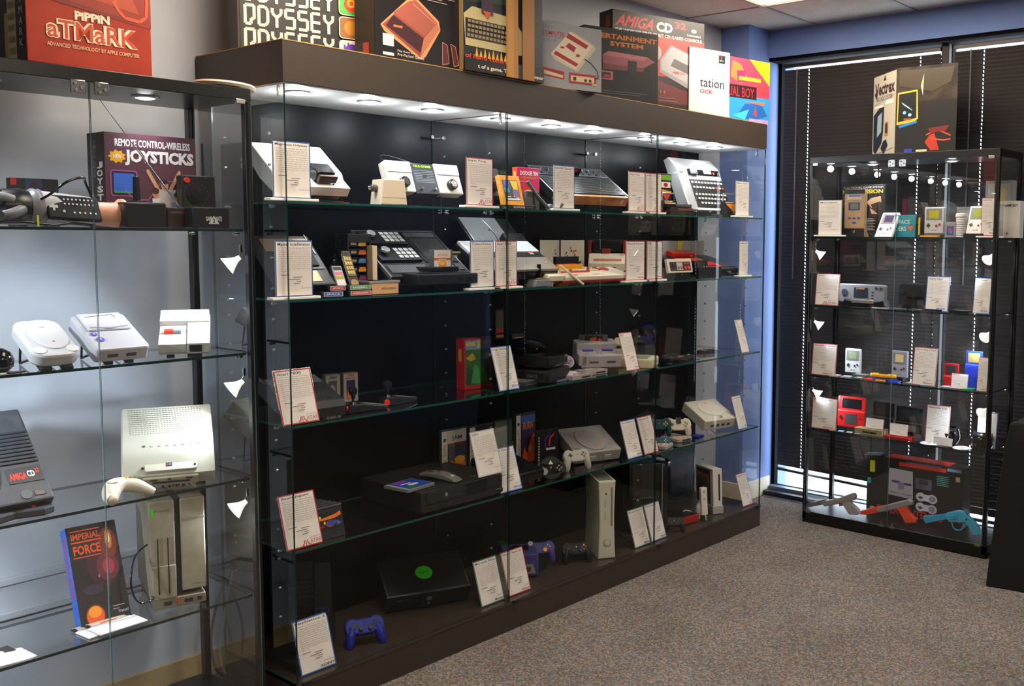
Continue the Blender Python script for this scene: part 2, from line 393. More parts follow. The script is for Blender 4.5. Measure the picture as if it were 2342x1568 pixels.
# ---- windows: black frames, blinds
FRM = mat('#08090c', .85, spec=.1); XB = XWIN + .085
def win(n, y0, y1, pw=.022):
    o = struct('window_%d' % n, [((XB + .03, y1, WS - .03), (XB + .075, y0, WS)), ((XB + .03, y1, 2.648), (XB + .075, y0, WZ)), ((XB + .03, y0 - pw, WS), (XB + .075, y0, 2.648)), ((XB + .03, y1, WS), (XB + .075, y1 + .022, 2.648))], FRM, bev=.002)
    bm = bmesh.new(); bm_box(bm, (XB + .05, y1 + .022, WS), (XB + .056, y0 - pw, 2.648)); bm_obj('pane', bm, GLASS, o)
    bm = bmesh.new(); bm_box(bm, (XB - .02, y1, WS - .03), (XB + .03, y0, WS + .004), .003); bm_obj('sill', bm, mat('#5a6474', .4), o)
    return o
win(1, COLF, -.70); win(2, -.738, -2.9, .003)
struct('trim_3', [((XB - .012, -.738, 0), (XB + .1, -.697, WZ))], mat('#22180f', .6), bev=.003)
struct('trim_5', [((XWIN + .001, -2.9, .003), (XB - .021, COLF, .03))], mat('#15171d', .4), bev=.004)
struct('trim_4', [((XWIN + .002, -2.9, 2.648), (XB + .08, COLF, 2.67))], FRM)
SLAT = mat('#35302f', .4, grain=.05); PIT = .0212
def slat_mesh(y0, y1, holes):
    """curved slat pierced by cord slots"""
    bm = bmesh.new(); W_, n = .0262, 3
    ys = [y0]
    for h in holes: ys += [h + .0024, h - .0024]
    ys.append(y1); a = math.radians(69)
    for k in range(len(ys) - 1):
        slot = k % 2 == 1
        for s0, s1 in (((-1, -.45), (.45, 1)) if slot else ((-1, 1),)):
            q = []
            for i in range(n + 1):
                s = s0 + (s1 - s0) * i / n; c = .0018 * (1 - s * s)
                x = -s * W_ / 2 * math.cos(a) - c * math.sin(a); z = -s * W_ / 2 * math.sin(a) * -1 + c * math.cos(a)
                q.append((bm.verts.new((x, ys[k], z)), bm.verts.new((x, ys[k + 1], z))))
            for A, B in zip(q, q[1:]): bm.faces.new((A[0], A[1], B[1], B[0]))
    me = bpy.data.meshes.new('slat'); bm.to_mesh(me); bm.free(); me.materials.append(SLAT)
    for p in me.polygons: p.use_smooth = True
    return me
def blind(label, y0, y1, z0, holes, drop=0.0):
    T = Th('venetian_blind', label, 'blind', Matrix.Translation((XB, 0, 0)), 'venetian blinds')
    T.b('headrail', (-.015, y1, 2.612), (.015, y0, 2.634), mat('#2a211a', .4), .002)
    me = slat_mesh(y0, y1, holes); z = 2.588; k = 0
    while z > z0 + .02:
        o = link('slat', me, T.e); o.location = (random.uniform(-.0008, .0008), 0, z)
        t = max(0, (.9 - z) / .9); o.rotation_euler = (drop * t * t, 0, random.uniform(-.002, .002)); o.rotation_euler[1] = random.uniform(-.02, .02)
        z -= PIT; k += 1
    r = T.b('bottom_rail', (-.012, y1, -.008), (.012, y0, .008), SLAT, .002); r.location = (0, 0, z0); r.rotation_euler = (drop, 0, 0)
    for h in holes: T.t('cord', [(-.014, h + .006, 2.61), (-.015, h + .006, z0)], .0008, mat('#2a2522', .6), k=0, n=5)
    w = T.t('wand', [(-.03, y0 - .1, 2.60), (-.032, y0 - .1, 1.35)], .0045, ACRYL if False else mat('#585a60', .15), k=0, n=6)
    return T
blind('dark slatted blind next to the blue corner, its lower edge raised', .285, -.692, .155, [.118, -.575], .03)
blind('dark slatted blind beyond the brown mullion, hanging to the sill', -.766, -2.88, .07, [R.o.y - R.X(2247, XB - RXF, 2.3), -1.75, -2.5])
# ---- daylit ground outside
m_out = mat('#f0f2f4', .9)
struct('ground_outside', [((XWIN + .17, -6, -.25), (12, 4, -.2))], m_out, 'pale sunlit pavement outside the windows')
# ---- black draped table at the edge
def drape():
    c = M
    p0 = aim(c, 2268, 1340, 0); p1 = aim(c, 2342, 1378, 0)
    d = (p1 - p0).normalized(); nrm = V3((d.y, -d.x, 0)); 
    x0, y0 = p0.x, p0.y
    T = Th('draped_table', 'table under a floor-length black cloth beside the dark glass cabinet', 'table', Matrix.Translation((x0, y0 - .0, 0)))
    bm = bmesh.new(); H = .765; n = 90; ring = []
    ax, bx = .6, .7   # footprint
    for i in range(n):
        t = i / n * 4; s = int(t); f = t - s
        P = [(0, 0), (ax - .05, .02), (ax, -bx), (.10, -bx - .25), (0, 0)]
        p = V3(P[s]).lerp(V3(P[s + 1]), f)
        w_ = .016 * math.sin(i * 1.35) + .01 * math.sin(i * .61 + 1)
        cx, cy = ax / 2, -bx / 2; q = V3((p.x - cx, p.y - cy)); q = q * (1 + w_)
        ring.append((q.x + cx, q.y + cy, q, w_))
    rows = []
    for h, k in ((0.004, 1.05), (.2, 1.01), (.45, .96), (.65, .91), (H - .01, .87), (H, .85)):
        rows.append([bm.verts.new((ax / 2 + (x - ax / 2) * k, -bx / 2 + (y + bx / 2) * k, h)) for x, y, _, _ in ring])
    for A, B in zip(rows, rows[1:]):
        for i in range(n): bm.faces.new((A[i], A[(i + 1) % n], B[(i + 1) % n], B[i]))
    bm.faces.new(rows[-1]); bmesh.ops.recalc_face_normals(bm, faces=bm.faces)
    bm_obj('cloth', bm, mat('#050506', .9, grain=.1), T.e, smooth=True)
drape()
# ================================================================== BUILT-IN DISPLAY CASE
def pane(name, a, b, parent, em=EDGE2, gm=None, edge_axes=None):
    """glass sheet: the two big faces clear, the narrow ones with the green of a glass edge"""
    bm = bmesh.new(); bm_box(bm, a, b); d = [abs(b[i] - a[i]) for i in range(3)]; ax = d.index(min(d))
    me = bpy.data.meshes.new(name); bm.normal_update()
    for f in bm.faces: f.material_index = 0 if abs(f.normal[ax]) > .9 else 1
    bm.to_mesh(me); bm.free(); me.materials.append(gm or GLASS); me.materials.append(em)
    return link(name, me, parent)
LAM = noise_mat('brown_laminate', [(.35, '#372e29'), (.65, '#3c332d')], 220, .5, .04, spec=.4)
LAME = mat('#a8844e', .6)
T = Th('display_case', 'long built-in glass display case under a dark brown canopy with downlights', 'display case', Matrix.Identity(4))
CASE = T
cp = T.b('canopy', (0, 0, ZSB + .004), (L, D + .08, ZST), LAM, .0)
T.b('canopy_edge', (-.001, -.001, ZST - .0025), (L + .001, D + .08, ZST + .0005), LAME, 0, to=cp)
T.b('canopy_underside', (.006, .006, ZSB), (L - .006, D, ZSB + .006), mat('#f2f0ec', .45), 0)
T.b('plinth', (0, 0, .001), (L, D, ZP - .001), LAM, .0)
T.b('plinth_top', (0, -.002, ZP - .012), (L, D, ZP), noise_mat('plinth_laminate', [(.35, '#3a302b'), (.65, '#40362f')], 220, .32, .03, spec=.5), .0)
BP = noise_mat('black_back_panel', [(.4, '#060607'), (.6, '#0a0a0b')], 40, .34, .03, spec=.22)
XJ = [0, .9615, 1.923, L]
for i in range(3): T.b('back_panel', (XJ[i] + .002, D - .003, ZP), (XJ[i + 1] - .002, D + .01, ZSB), BP, .001)
for i, x in enumerate(XJ):
    a = .003 if i == 0 else -.003 if i < 3 else -.009
    pane('divider', (x + a, .006, ZP + .001), (x + a + .006, D - .006, ZSB - .001), T.e, EDGE if i == 0 else EDGE2)
for i in range(3): pane('front_pane', (XJ[i] + .004, .0, ZP + .001), (XJ[i + 1] - .004, .005, ZSB - .001), T.e, EDGE2, AGLASS)
for z in (S1, S2, S3, S4):
    for i in range(3): pane('glass_shelf', (XJ[i] + .010, .014, z - .008), (XJ[i + 1] - .010, D - .008, z), T.e, EDGE)
# pegs under shelves, spare peg holes on the dividers, canopy clips
pm = bmesh.new(); bm_lathe(pm, [(.0045, 0), (.006, .002), (.006, .012), (.0035, .013), (.0035, .02), (0, .021)], 10)
pme = bpy.data.meshes.new('shelf_peg'); pm.to_mesh(pme); pm.free(); pme.materials.append(CHROME)
hm = bmesh.new(); bm_lathe(hm, [(.0042, 0), (.0042, .0075), (0, .0085)], 8); hme = bpy.data.meshes.new('peg_hole'); hm.to_mesh(hme); hm.free(); hme.materials.append(mat('#9fb3ad', .25, .6))
for i, x in enumerate(XJ):
    for y in (.11, D - .07):
        for z in (S1, S2, S3, S4):
            for s in ((1,) if i == 0 else (-1,) if i == 3 else (-1, 1)):
                o = link('shelf_peg', pme, T.e); o.location = (x + s * .0085 + (0 if i in (1, 2) else 0), y, z - .015); o.rotation_euler = (0, s * math.pi / 2, 0)
        for k in range(1, 19):
            z = ZP + .1 + k * .1
            if min(abs(z - q) for q in (S1, S2, S3, S4)) < .03 or z > ZSB - .05: continue
            o = link('peg_hole', hme, T.e); o.location = (x + (.0095 if i == 0 else .0035 if i < 3 else -.0095), y, z); o.rotation_euler = (0, math.pi / 2 * (1 if i == 0 or i < 3 else -1), 0)
    T.b('canopy_clip', (x + (.012 if i < 3 else -.02), .05, ZSB - .035), (x + (.02 if i < 3 else -.012), .06, ZSB), CHROME, .002)
    if i in (1, 2):
        T.b('joint_line', (x - .003, .005, ZSB - .002), (x + .003, D, ZSB + .0005), mat('#3a3632', .6), 0)
        T.t('clamp', [(x - .03, D - .03, ZSB - .07), (x - .01, D - .02, ZSB - .072), (x + .03, D - .03, ZSB - .07)], .004, CHROME, k=0, n=8)
        T.c('clamp_head', (x - .03, D - .033, ZSB - .07), .008, .012, CHROME, (0, -1, 0)); T.c('clamp_head', (x + .03, D - .033, ZSB - .07), .008, .012, CHROME, (0, -1, 0))
    T.b('door_catch', (x + (.02 if i < 3 else -.05), -.008, ZP - .012), (x + (.05 if i < 3 else -.02), -.001, ZP + .002), mat('#1a1a1a', .3), .002)
# nine recessed downlights
PW = (.86, .93, 1)
for x in (.146, .431, .716, 1.069, 1.364, 1.638, 2.017, 2.31, 2.601):
    y = .145
    l = T.lathe('downlight', [(.046, 0), (.044, -.004), (.034, -.006), (.030, -.004), (.030, .001), (.046, .001)], mat('#b8b8ba', .3, .7), Matrix.Translation((x, y, ZSB)))
    T.lathe('lens', [(.029, -.0062), (.02, -.010), (0, -.0115)], mat('#f4f8ff', .4, emis=22), Matrix.Translation((x, y, ZSB)), to=l)
    ld = bpy.data.lights.new('downlight_lamp', 'SPOT'); ld.energy = PUCK_P; ld.spot_size = math.radians(140); ld.spot_blend = 1; ld.shadow_soft_size = .02; ld.color = PW
    lo = bpy.data.objects.new('lamp', ld); COL.objects.link(lo); lo.parent = l; lo.location = (x, y, ZSB - .018)
    ld = bpy.data.lights.new('underside_fill_lamp', 'POINT'); ld.energy = 1.25; ld.shadow_soft_size = .02; ld.color = PW  # added fill at each downlight, brightens the canopy underside
    lo = bpy.data.objects.new('lamp', ld); COL.objects.link(lo); lo.parent = l; lo.location = (x, y, ZSB - .04)
# ================================================================== INFO CARDS
INK = '#5a5654'; PAP = '#ece4df'
def card_items(title, border, brand, bc, seed, bw=.03):
    rnd = random.Random(seed); it = [('r', border, 0, 0, 1, 1), ('r', PAP, bw, bw * .75, 1 - bw, 1 - bw * .75)]
    it.append(('t', '#3c3a3c', title, .07, .905, min(.86, .066 * len(title)), .054, .014))
    y = .865
    for k in range(12):
        x = .08; e = .92 if k < 11 else .3
        while x < e:
            w = rnd.uniform(.04, .13); w = min(w, e - x)
            if w > .015: it.append(('r', '#aaa4a2', x, y, x + w, y + .0085))
            x += w + .022
        y -= .0375
    it.append(('r', INK, .09, .385, .32, .396))
    for k, (a, b) in enumerate(((.42, .66), (.28, .6), (.5, .62), (.42, .6))):
        it.append(('r', '#6a6462', a, .345 - k * .038, b, .357 - k * .038))
    for k in range(3): it.append(('e', '#8a8684', .66 + k * .07, .175 - .01 * (k % 2), .012, .005))
    it.append(('r', '#8f8a88', .6, .148, .93, .155))
    if brand == 'ATARI':
        it += [('t', bc, 'ATARI', .60, .05, .33, .075, 0)]
        it += [('r', bc, .475, .02, .495, .125), ('l', bc, [(.445, .125), (.445, .09), (.425, .055), (.37, .03)], .0035), ('l', bc, [(.525, .125), (.525, .09), (.545, .055), (.6, .03)], .0035)]
    elif brand: it += [('t', bc, brand, .52, .055, .41, .05, .02)]
    return it
BLU, CR, GRN = '#3f5f9f', '#b8474a', '#2f6a58'
CW = .135; CH = .181
NCARD = 0
def card(label, title, border, brand, bc, px, v, z, bay=M, tilt=0, base=True, w=CW, h=CH, yaw=0, pyt=None):
    """printed card in an acrylic holder; px = column of its lower front corner"""
    global NCARD; NCARD += 1
    u = bay.X(px, v, z)
    P = bay.w(u, v, z + .0008); a = bay.a + yaw
    mw = Matrix.Translation(P) @ Matrix.Rotation(a, 4, 'Z')
    T = Th('info_card', label, 'info card', mw, 'printed info cards in clear holders')
    rot = Matrix.Rotation(-tilt, 4, 'X')
    if base:
        T.b('base', (-.02, -.016, 0), (w + .02, .02, .0085), mat('#f1efe8', .5), .002)
        rot = Matrix.Translation((0, 0, .0085)) @ rot
    else:
        T.b('foot', (-.002, 0, 0), (w + .002, .055, .002), ACRYL, 0)
        rot = Matrix.Translation((0, 0, .002)) @ rot
    o = T.b('holder', (-.003, .0018, 0), (w + .003, .0036, h + .003), ACRYL, 0); o.matrix_local = rot
    o2 = T.b('back_sheet', (0, .0002, 0), (w, .0014, h), mat('#e9e4de', .5), 0); o2.matrix_local = rot
    c = T.a((0, 0, 0), (w, 0, 0), (0, 0, h), card_items(title, border, brand, bc, NCARD), name='print', rough=.55); c.matrix_local = rot
    return T
T_ = math.radians(17)
# px column of the lower front-left corner of each card, depth, shelf
card('blue-edged card in front of the big slanted white console', 'Magnavox Odyssey', BLU, None, BLU, 625, .03, S1)
card('red-edged card between the white twin-knob console and yellow box', 'Super Pong', '#a2424a', 'ATARI', CR, 1067, .03, S1)
card('blue-edged card half covering the ribbed woodgrain console', 'Fairchild Channel F', BLU, None, BLU, 1266, .03, S1, w=.128)
card('red-edged card just past the ribbed woodgrain console', 'Atari VCS', '#a2424a', 'ATARI', CR, 1437, .03, S1, w=.12)
card('red-edged card before the bright cartridge boxes', 'Atari 2600 Jr', '#a2424a', 'ATARI', CR, 1476, .03, S1, w=.12)
card('pale card at the corner end beyond the silver keyboard console', 'Magnavox Odyssey 2', '#8d95a8', None, BLU, 1682, .03, S1, w=.13)
card('blue-edged card over the dark gold-trimmed console', 'Mattel Intellivision', BLU, None, BLU, 631, .03, S2)
card('blue-edged card below the silver hooded console', 'ColecoVision', BLU, None, BLU, 1076, .03, S2, w=.122)
card('red-edged card touching the grey sloping console', 'Atari 5200', '#a2424a', 'ATARI', CR, 1133, .03, S2, w=.118)
card('red-edged card after the white keyboard console', 'Nintendo Famicom', '#b0474c', 'Nintendo', CR, 1431, .03, S2, w=.138)
card('red-edged card before the pale game boxes', 'NES', '#b0474c', 'Nintendo', CR, 1479, .03, S2, w=.118)
card('pale card beyond the black and red console', 'Sega Master System', '#a9aaae', 'SEGA', '#3f5fa0', 1690, .03, S2, w=.085)
card('thick red-edged card before the charcoal wedge console', 'Atari 7800', '#b82f38', 'ATARI', CR, 648, .03, S3, tilt=T_, base=False)
card('blue-edged card before the black stacked console tower', 'Sega Genesis', '#5a7fd0', 'SEGA', '#3a5fc0', 1143, .03, S3, tilt=T_, base=False, w=.11)
card('red-edged card before the yellowed two-deck console', 'SNES', '#c0484c', 'Nintendo', CR, 1434, .03, S3, tilt=T_, base=False, w=.093)
card('plain pale card past the coiled black gamepads', '3DO', '#c9c4c0', None, BLU, 1697, .03, S3, tilt=T_, base=False, w=.072)
card('thick red-edged card beside the ribbed black cartridge stack', 'Atari Jaguar', '#b82f38', 'ATARI', CR, 657, .03, S4, tilt=T_, base=False)
card('blue-edged card under the black player corner', 'Sega Saturn', '#4a78d0', 'SEGA', '#3a5fc0', 1146, .03, S4, tilt=T_, base=False, w=.12)
card('blue-edged card after the grey disc console', 'Sony PlayStation', '#3f66b0', 'SONY', '#55504c', 1437, .03, S4, tilt=T_, base=False, w=.108)
card('red-edged card before the teal gamepads', 'Nintendo 64', '#c0484c', 'Nintendo', CR, 1475, .03, S4, tilt=T_, base=False, w=.108)
card('blue-edged card past the white disc console', 'Sega Dreamcast', '#8fa8d0', 'SEGA', '#3a5fc0', 1690, .03, S4, tilt=T_, base=False, w=.085)
card('thick blue-edged card before the tall black console', 'PlayStation 2', '#2f66b0', 'SONY', '#3c3836', 690, .035, ZP, tilt=T_, base=False)
card('green-edged card before the wide black console with green disc', 'Microsoft Xbox', GRN, 'Microsoft', '#222222', 1102, .035, ZP, tilt=T_, base=False, w=.125)
card('red-edged card before the purple cube console', 'Nintendo GameCube', '#c0363c', 'Nintendo', CR, 1165, .035, ZP, tilt=T_, base=False, w=.125)
card('green-edged card beside the tall curved white console', 'Microsoft Xbox 360', GRN, 'Microsoft', '#222222', 1453, .035, ZP, tilt=T_, base=False, w=.118)
card('blue-edged card before the big glossy black console', 'PlayStation 3', '#3f66b0', 'SONY', '#3c3836', 1491, .035, ZP, tilt=T_, base=False, w=.118)
card('red-edged card at the corner end of the bottom deck', 'Nintendo Wii', '#c0484c', 'Nintendo', CR, 1700, .035, ZP, tilt=T_, base=False, w=.1)
# ================================================================== SHELF ONE (top)
Z = S1 + .0005
VB = V3((0, 0, 1))
# big white slanted console
T = slant('game_console', 'big white console leaning at a steep slant with a black cartridge', 'game console', M, 643, .06, 806, .05, Z, 324, .25, .07)
w, h = T.w, T.h
T.p('shell', [(0, 0), (h, 0), (h, .03), (h * .35, .03), (h * .3, .0), (0, .0)] if False else [(0, -.045), (0, -.012), (h * .22, -.012), (h * .3, 0), (h, 0), (h, -.05), (h * .5, -.065), (h * .1, -.055)], 0, w, WHT, 'yz', .004)
T.b('speckled_panel', (w * .33, h * .36, 0), (w * .93, h * .93, .001), noise_mat('speckled_silver', [(.35, '#6d6e70'), (.65, '#9a9b9c')], 400, .4), .0)
T.b('cream_inlay', (w * .06, h * .36, 0), (w * .3, h * .93, .0008), mat('#cfc8a8', .5), 0)
c_ = T.b('cartridge', (w * .52, h * .12, -.012), (w * .78, h * .36, .028), BLKG, .004)
T.b('cartridge_front', (w * .54, h * .06, -.005), (w * .8, h * .13, .022), mat('#3b2a22', .35), .002, to=c_)
T.a((w * .86, h * .04, -.0115), (w * .1, 0, 0), (0, .01, 0), [('r', '#777777', 0, 0, 1, .4)])
T.b('base', (w * .1, h * .1, -.075), (w * .95, h * .5, -.05), mat('#5b4a32', .5), .004)
# flat game cards
T = Th('game_cards', 'flat orange and black game cards lying under the big white console', 'card', Matrix.Translation(M.w(M.X(716, .035, Z), .035, Z)))
T.b('orange_card', (0, 0, 0), (.14, .05, .002), mat('#c2602a', .4), 0); T.b('black_card', (.02, -.004, .002), (.115, .045, .005), BLK, .001)
# small cream control box
T = stand_box('control_box', 'small cream control box with a silver knob on its side', 'controller', M, 873, .06, 930, .04, Z, 409, .085)
w, h = T.w, T.h
T.p('body', [(-.004, 0), (w + .004, 0), (w - .006, h), (.006, h)], .0, .09, mat('#ddceb6', .5), 'xz', .004)
T.c('knob', (.003, .045, h * .65), .013, .022, mat('#4a4038', .3), (-1, 0, 0)); T.c('knob_cap', (-.018, .045, h * .65), .007, .012, CHROME, (-1, 0, 0))
T.a((0, 0, 0), (w, 0, 0), (0, 0, h), [('r', '#8f8672', .05, .27, .97, .283)]); 
# console with two knobs
T = slant('paddle_console', 'cream and black console with two big dial knobs held up on a stand', 'game console', M, 897, .19, 1062, .19, Z + .035, 364, .235, .05, stand=False)
w, h = T.w, T.h
for a, b in ((0, .33), (.66, 1)):
    T.b('side_panel', (w * a, 0, -.045), (w * b, h, 0), mat('#d9cfc2', .45), .006)
    T.b('upper_bevel', (w * a + .003, h * .62, -.002), (w * b - .003, h - .004, .004), mat('#f0ebe4', .4), .002)
    k = T.c('dial', (w * (a + .17) , h * .27, 0), .021, .022, BLK, n=28); T.c('dial_cap', (w * (a + .17), h * .27, .021), .0135, .003, CHROME, to=k, n=28)
T.b('centre_panel', (w * .33, -.004, -.05), (w * .66, h * .97, -.004), mat('#22252c', .45), .003)
items = [('r', '#0e1a08', .08, .84, .92, .97), ('t', '#9be01e', 'TELE-GAMES', .12, .87, .76, .075, .02)]
for k in range(8): items.append(('r', '#8d929a', .08, .36 + .055 * k, .92, .372 + .055 * k))
items += [('r', '#101014', .42, .5, .6, .62)]
T.a((w * .335, 0, -.004), (w * .32, 0, 0), (0, h * .96, 0), items)
for k in (.25, .8): T.c('switch', (w * (.33 + .33 * k), h * .12, -.004), .005, .012, CHROME)
T.t('cable', [(w * .12, h * .97, -.02), (w * .05, h * 1.18, -.04), (w * .12, h * 1.33, -.05), (w * .28, h * 1.22, -.04), (w * .45, h * .98, -.02)], .0018, BLK)
def f(bm):
    for k in (.3, .72):
        c = T.m @ V3((T.w * k, 0, -.03)); bm_tube(bm, [c, V3((c.x, c.y, Z + .002)), V3((c.x, c.y - .06, Z + .002))], .004, 6)
T.world('stand', BLK, f)
# yellow box, pink box, dark cartridge
def gbox(name, label, cat, bay, pl, vl, pr, vr, z, py, d, cols, face, side=None, tilt=0, group=None, top=None, bev=.0015, faceh=1):
    T = stand_box(name, label, cat, bay, pl, vl, pr, vr, z, py, d, group, tilt)
    T.b('body', (0, 0, 0), (T.w, d, T.h), mat(cols, .45), bev)
    if face: T.a((0, -.0002, 0), (T.w, 0, 0), (0, 0, T.h), face)
    if side: T.a((-.0002, d, 0), (0, -d, 0), (0, 0, T.h), side, name='side_print')
    if top: T.a((0, 0, T.h + .0002), (T.w, 0, 0), (0, d, 0), top, name='top_print')
    return T
gbox('cartridge_box', 'bright yellow cartridge box tilted back against a pink box', 'game box', M, 1154, .05, 1202, .05, Z, 400, .018, '#f2a40c',
     [('r', '#1c1a1a', .14, .25, .86, .86), ('r', '#4a50a8', .17, .66, .45, .84), ('r', '#39a0c8', .17, .5, .4, .64), ('p', '#f0d020', [(.5, .84), (.84, .84), (.8, .3), (.55, .36), (.6, .6)]), ('p', '#7a5aa8', [(.55, .6), (.84, .58), (.84, .36), (.6, .34)]), ('r', '#e8e8e8', .2, .27, .84, .32), ('r', '#ffffff', .2, .36, .42, .38)], tilt=math.radians(16))
gbox('cartridge_box', 'pink and orange box behind the yellow one', 'game box', M, 1183, .11, 1234, .10, Z, 382, .03, '#d6286e',
     [('t', '#ffffff', 'DODGE \'EM', .12, .82, .8, .1, .03), ('t', '#f2c020', 'GAME PROGRAM', .15, .74, .7, .045), ('r', '#f08030', .12, .66, .4, .69), ('p', '#e84020', [(.1, .5), (.5, .58), (.9, .4), (.8, .25), (.15, .3)]), ('e', '#f0d8b8', .5, .42, .2, .06)], side=[('r', '#c8442a', 0, 0, 1, 1), ('r', '#e8b060', .3, .1, .7, .9)])
gbox('cartridge', 'dark grey cartridge standing before the pink box', 'cartridge', M, 1203, .06, 1234, .05, Z, 437, .02, '#56585c', [('r', '#3c3d40', .1, .7, .9, .95), ('t', '#c05038', 'COMBAT', .2, .6, .6, .05)])
gbox('cartridge', 'flat black cartridge with pale lettering under the yellow box', 'cartridge', M, 1152, .022, 1226, .02, Z, 468, .05, '#131313', [('t', '#c8c8c0', 'BOWLING', .3, .2, .35, .55, .03), ('t', '#8a8a80', 'GAME', .7, .25, .2, .4)])
# grey easel-like paddle
T = Th('hand_controller', 'grey plastic stick controller propped diagonally before the ribbed console', 'controller', Matrix.Translation(M.w(M.X(1236, .03, Z), .03, Z)))
T.t('arm', [(-.045, .03, .115), (.0, .02, .06), (.045, .0, .012)], [.007] * 3, mat('#4c4f54', .5), k=0, n=6)
T.t('post', [(-.02, .025, .09), (-.012, .02, .003)], .003, BLK, k=0)
T.t('foot', [(.04, 0, .01), (.075, .02, .02), (.11, .01, .008), (.13, -.005, .03)], [.008, .009, .007, .006], mat('#585b60', .5), k=4)
# ribbed woodgrain console
WOOD = noise_mat('woodgrain', [(.35, '#8a5526'), (.65, '#b9783c')], 14, .35)
T = slant('ribbed_console', 'black ribbed console with woodgrain front and silver switches', 'game console', M, 1268, .10, 1437, .04, Z + .022, 376, .30, .06)
w, h = T.w, T.h
T.b('body', (0, 0, -.055), (w, h, -.004), BLK, .006)
r = T.b('deck', (.008, .0, -.006), (w - .008, h * .66, .0), BLK, .002)
bm = bmesh.new()
for k in range(15): bm_box(bm, (.012, h * (.03 + .04 * k), 0), (w - .012, h * (.05 + .04 * k), .004), .0012)
bm_obj('ridge', bm, mat('#2a2a2c', .3), r)['kind'] = 'stuff'
T.b('switch_panel', (.008, h * .66, -.003), (w - .01, h * .95, .004), mat('#1c1d20', .35), .003)
for k in (.1, .2, .65, .74, .84):
    s = T.b('switch_base', (w * k - .006, h * .72, .004), (w * k + .006, h * .86, .006), BLKG, .001); T.c('switch', (w * k, h * .78, .005), .004, .014, CHROME, (0, .4, 1), to=s)
T.b('cartridge', (w * .36, h * .68, .002), (w * .58, h * .82, .04), BLKG, .003)
T.a((w * .36, h * .68 - .001, .004), (w * .22, 0, 0), (0, 0, .036), [('r', '#b02a22', .2, .55, .8, .85)])
T.b('silver_trim', (-.002, 0, -.03), (.007, h, .003), STEEL, .002); T.b('silver_trim', (w - .008, 0, -.03), (w + .001, h, .003), STEEL, .002)
T.b('top_edge', (0, h * .95, -.04), (w, h + .004, .002), STEEL, .004)
T.b('wood_front', (w * .02, -.014, -.045), (w * .99, .0, .0), WOOD, .003)
T.a((w * .88, -.0142, -.035), (.022, 0, 0), (0, 0, .024), [('l', '#e8d8b0', [(.5, 0), (.5, 1)], .0022), ('l', '#e8d8b0', [(.4, 1), (.35, .4), (.05, 0)], .002), ('l', '#e8d8b0', [(.6, 1), (.65, .4), (.95, 0)], .002)], name='emblem')
# colourful boxes behind the cards
for k, (p0, p1, py, col, lab) in enumerate(((1516, 1536, 399, '#7fb83a', 'lime green'), (1517, 1536, 412, '#e8e4dc', 'white'), (1520, 1538, 420, '#d8401c', 'orange'))):
    pass
gbox('cartridge_box', 'narrow stack-printed box with lime, white and orange bands behind the red-edged cards', 'game box', M, 1508, .12, 1535, .12, Z, 396, .03, '#1a1a1a', [('r', '#7fb83a', .1, .84, .95, .97), ('r', '#ececec', .1, .66, .9, .8), ('e', '#b02a20', .5, .73, .18, .05), ('p', '#e8a010', [(.1, .62), (1, .58), (.7, .45), (.5, .38)]), ('p', '#d8381c', [(.3, .52), (.9, .5), (.6, .34)])])
def handle_cart(lab, pl, pr, py, tri):
    T = stand_box('handle_cartridge', lab, 'cartridge', M, pl, .06, pr, .06, Z, py, .022)
    w, h = T.w, T.h
    T.b('body', (0, 0, 0), (w, .02, h * .66), mat('#141414', .4), .002)
    T.t('handle', [(.004, .01, h * .64), (.008, .01, h * .97), (w - .012, .01, h * .97), (w - .004, .01, h * .64)], .0045, STEEL, k=0, n=8)
    T.a((0, -.0003, 0), (w, 0, 0), (0, 0, h * .66), tri); return T
handle_cart('black cartridge with silver handle and yellow flame print before the keyboard console', 1516, 1547, 440, [('p', '#f2b81c', [(.1, .85), (.95, .85), (.7, .45), (.85, .1), (.1, .1), (.35, .5)]), ('r', '#e8e8e0', .1, .9, .7, .95)])
handle_cart('black cartridge with silver handle and orange wedge beside the last card', 1655, 1688, 441, [('p', '#e88a14', [(.1, .85), (.98, .85), (.72, .35), (.8, .1), (.5, .5)]), ('r', '#e8e8e0', .1, .9, .7, .95)])
for k, (pl, pr, z, lab) in enumerate(((1536, 1588, 0, 'lowest black cartridge of the small stack before the keyboard console'), (1534, 1586, .018, 'middle black cartridge with a dark red end label in the small stack'), (1530, 1582, .036, 'topmost black cartridge with silver lip in the small stack'))):
    u = M.X(pl, .03, Z); T = Th('cartridge', lab, 'cartridge', Matrix.Translation(M.w(u, .03, Z + z)), 'small stack of black cartridges')
    w = M.X(pr, .03, Z) - u; T.b('body', (0, 0, 0), (w, .07, .0175), [BLK, mat('#2a1a16', .4), BLK][k], .002)
    T.b('lip', (w * .3, -.002, .004), (w * .98, .01, .014), [mat('#1c1c1c', .3), mat('#7a3020', .4), STEEL][k], .002)
    if k == 0: T.a((0, -.0003, 0), (w, 0, 0), (0, 0, .0175), [('t', '#d8d0b8', 'ALIEN', .3, .3, .3, .4)])
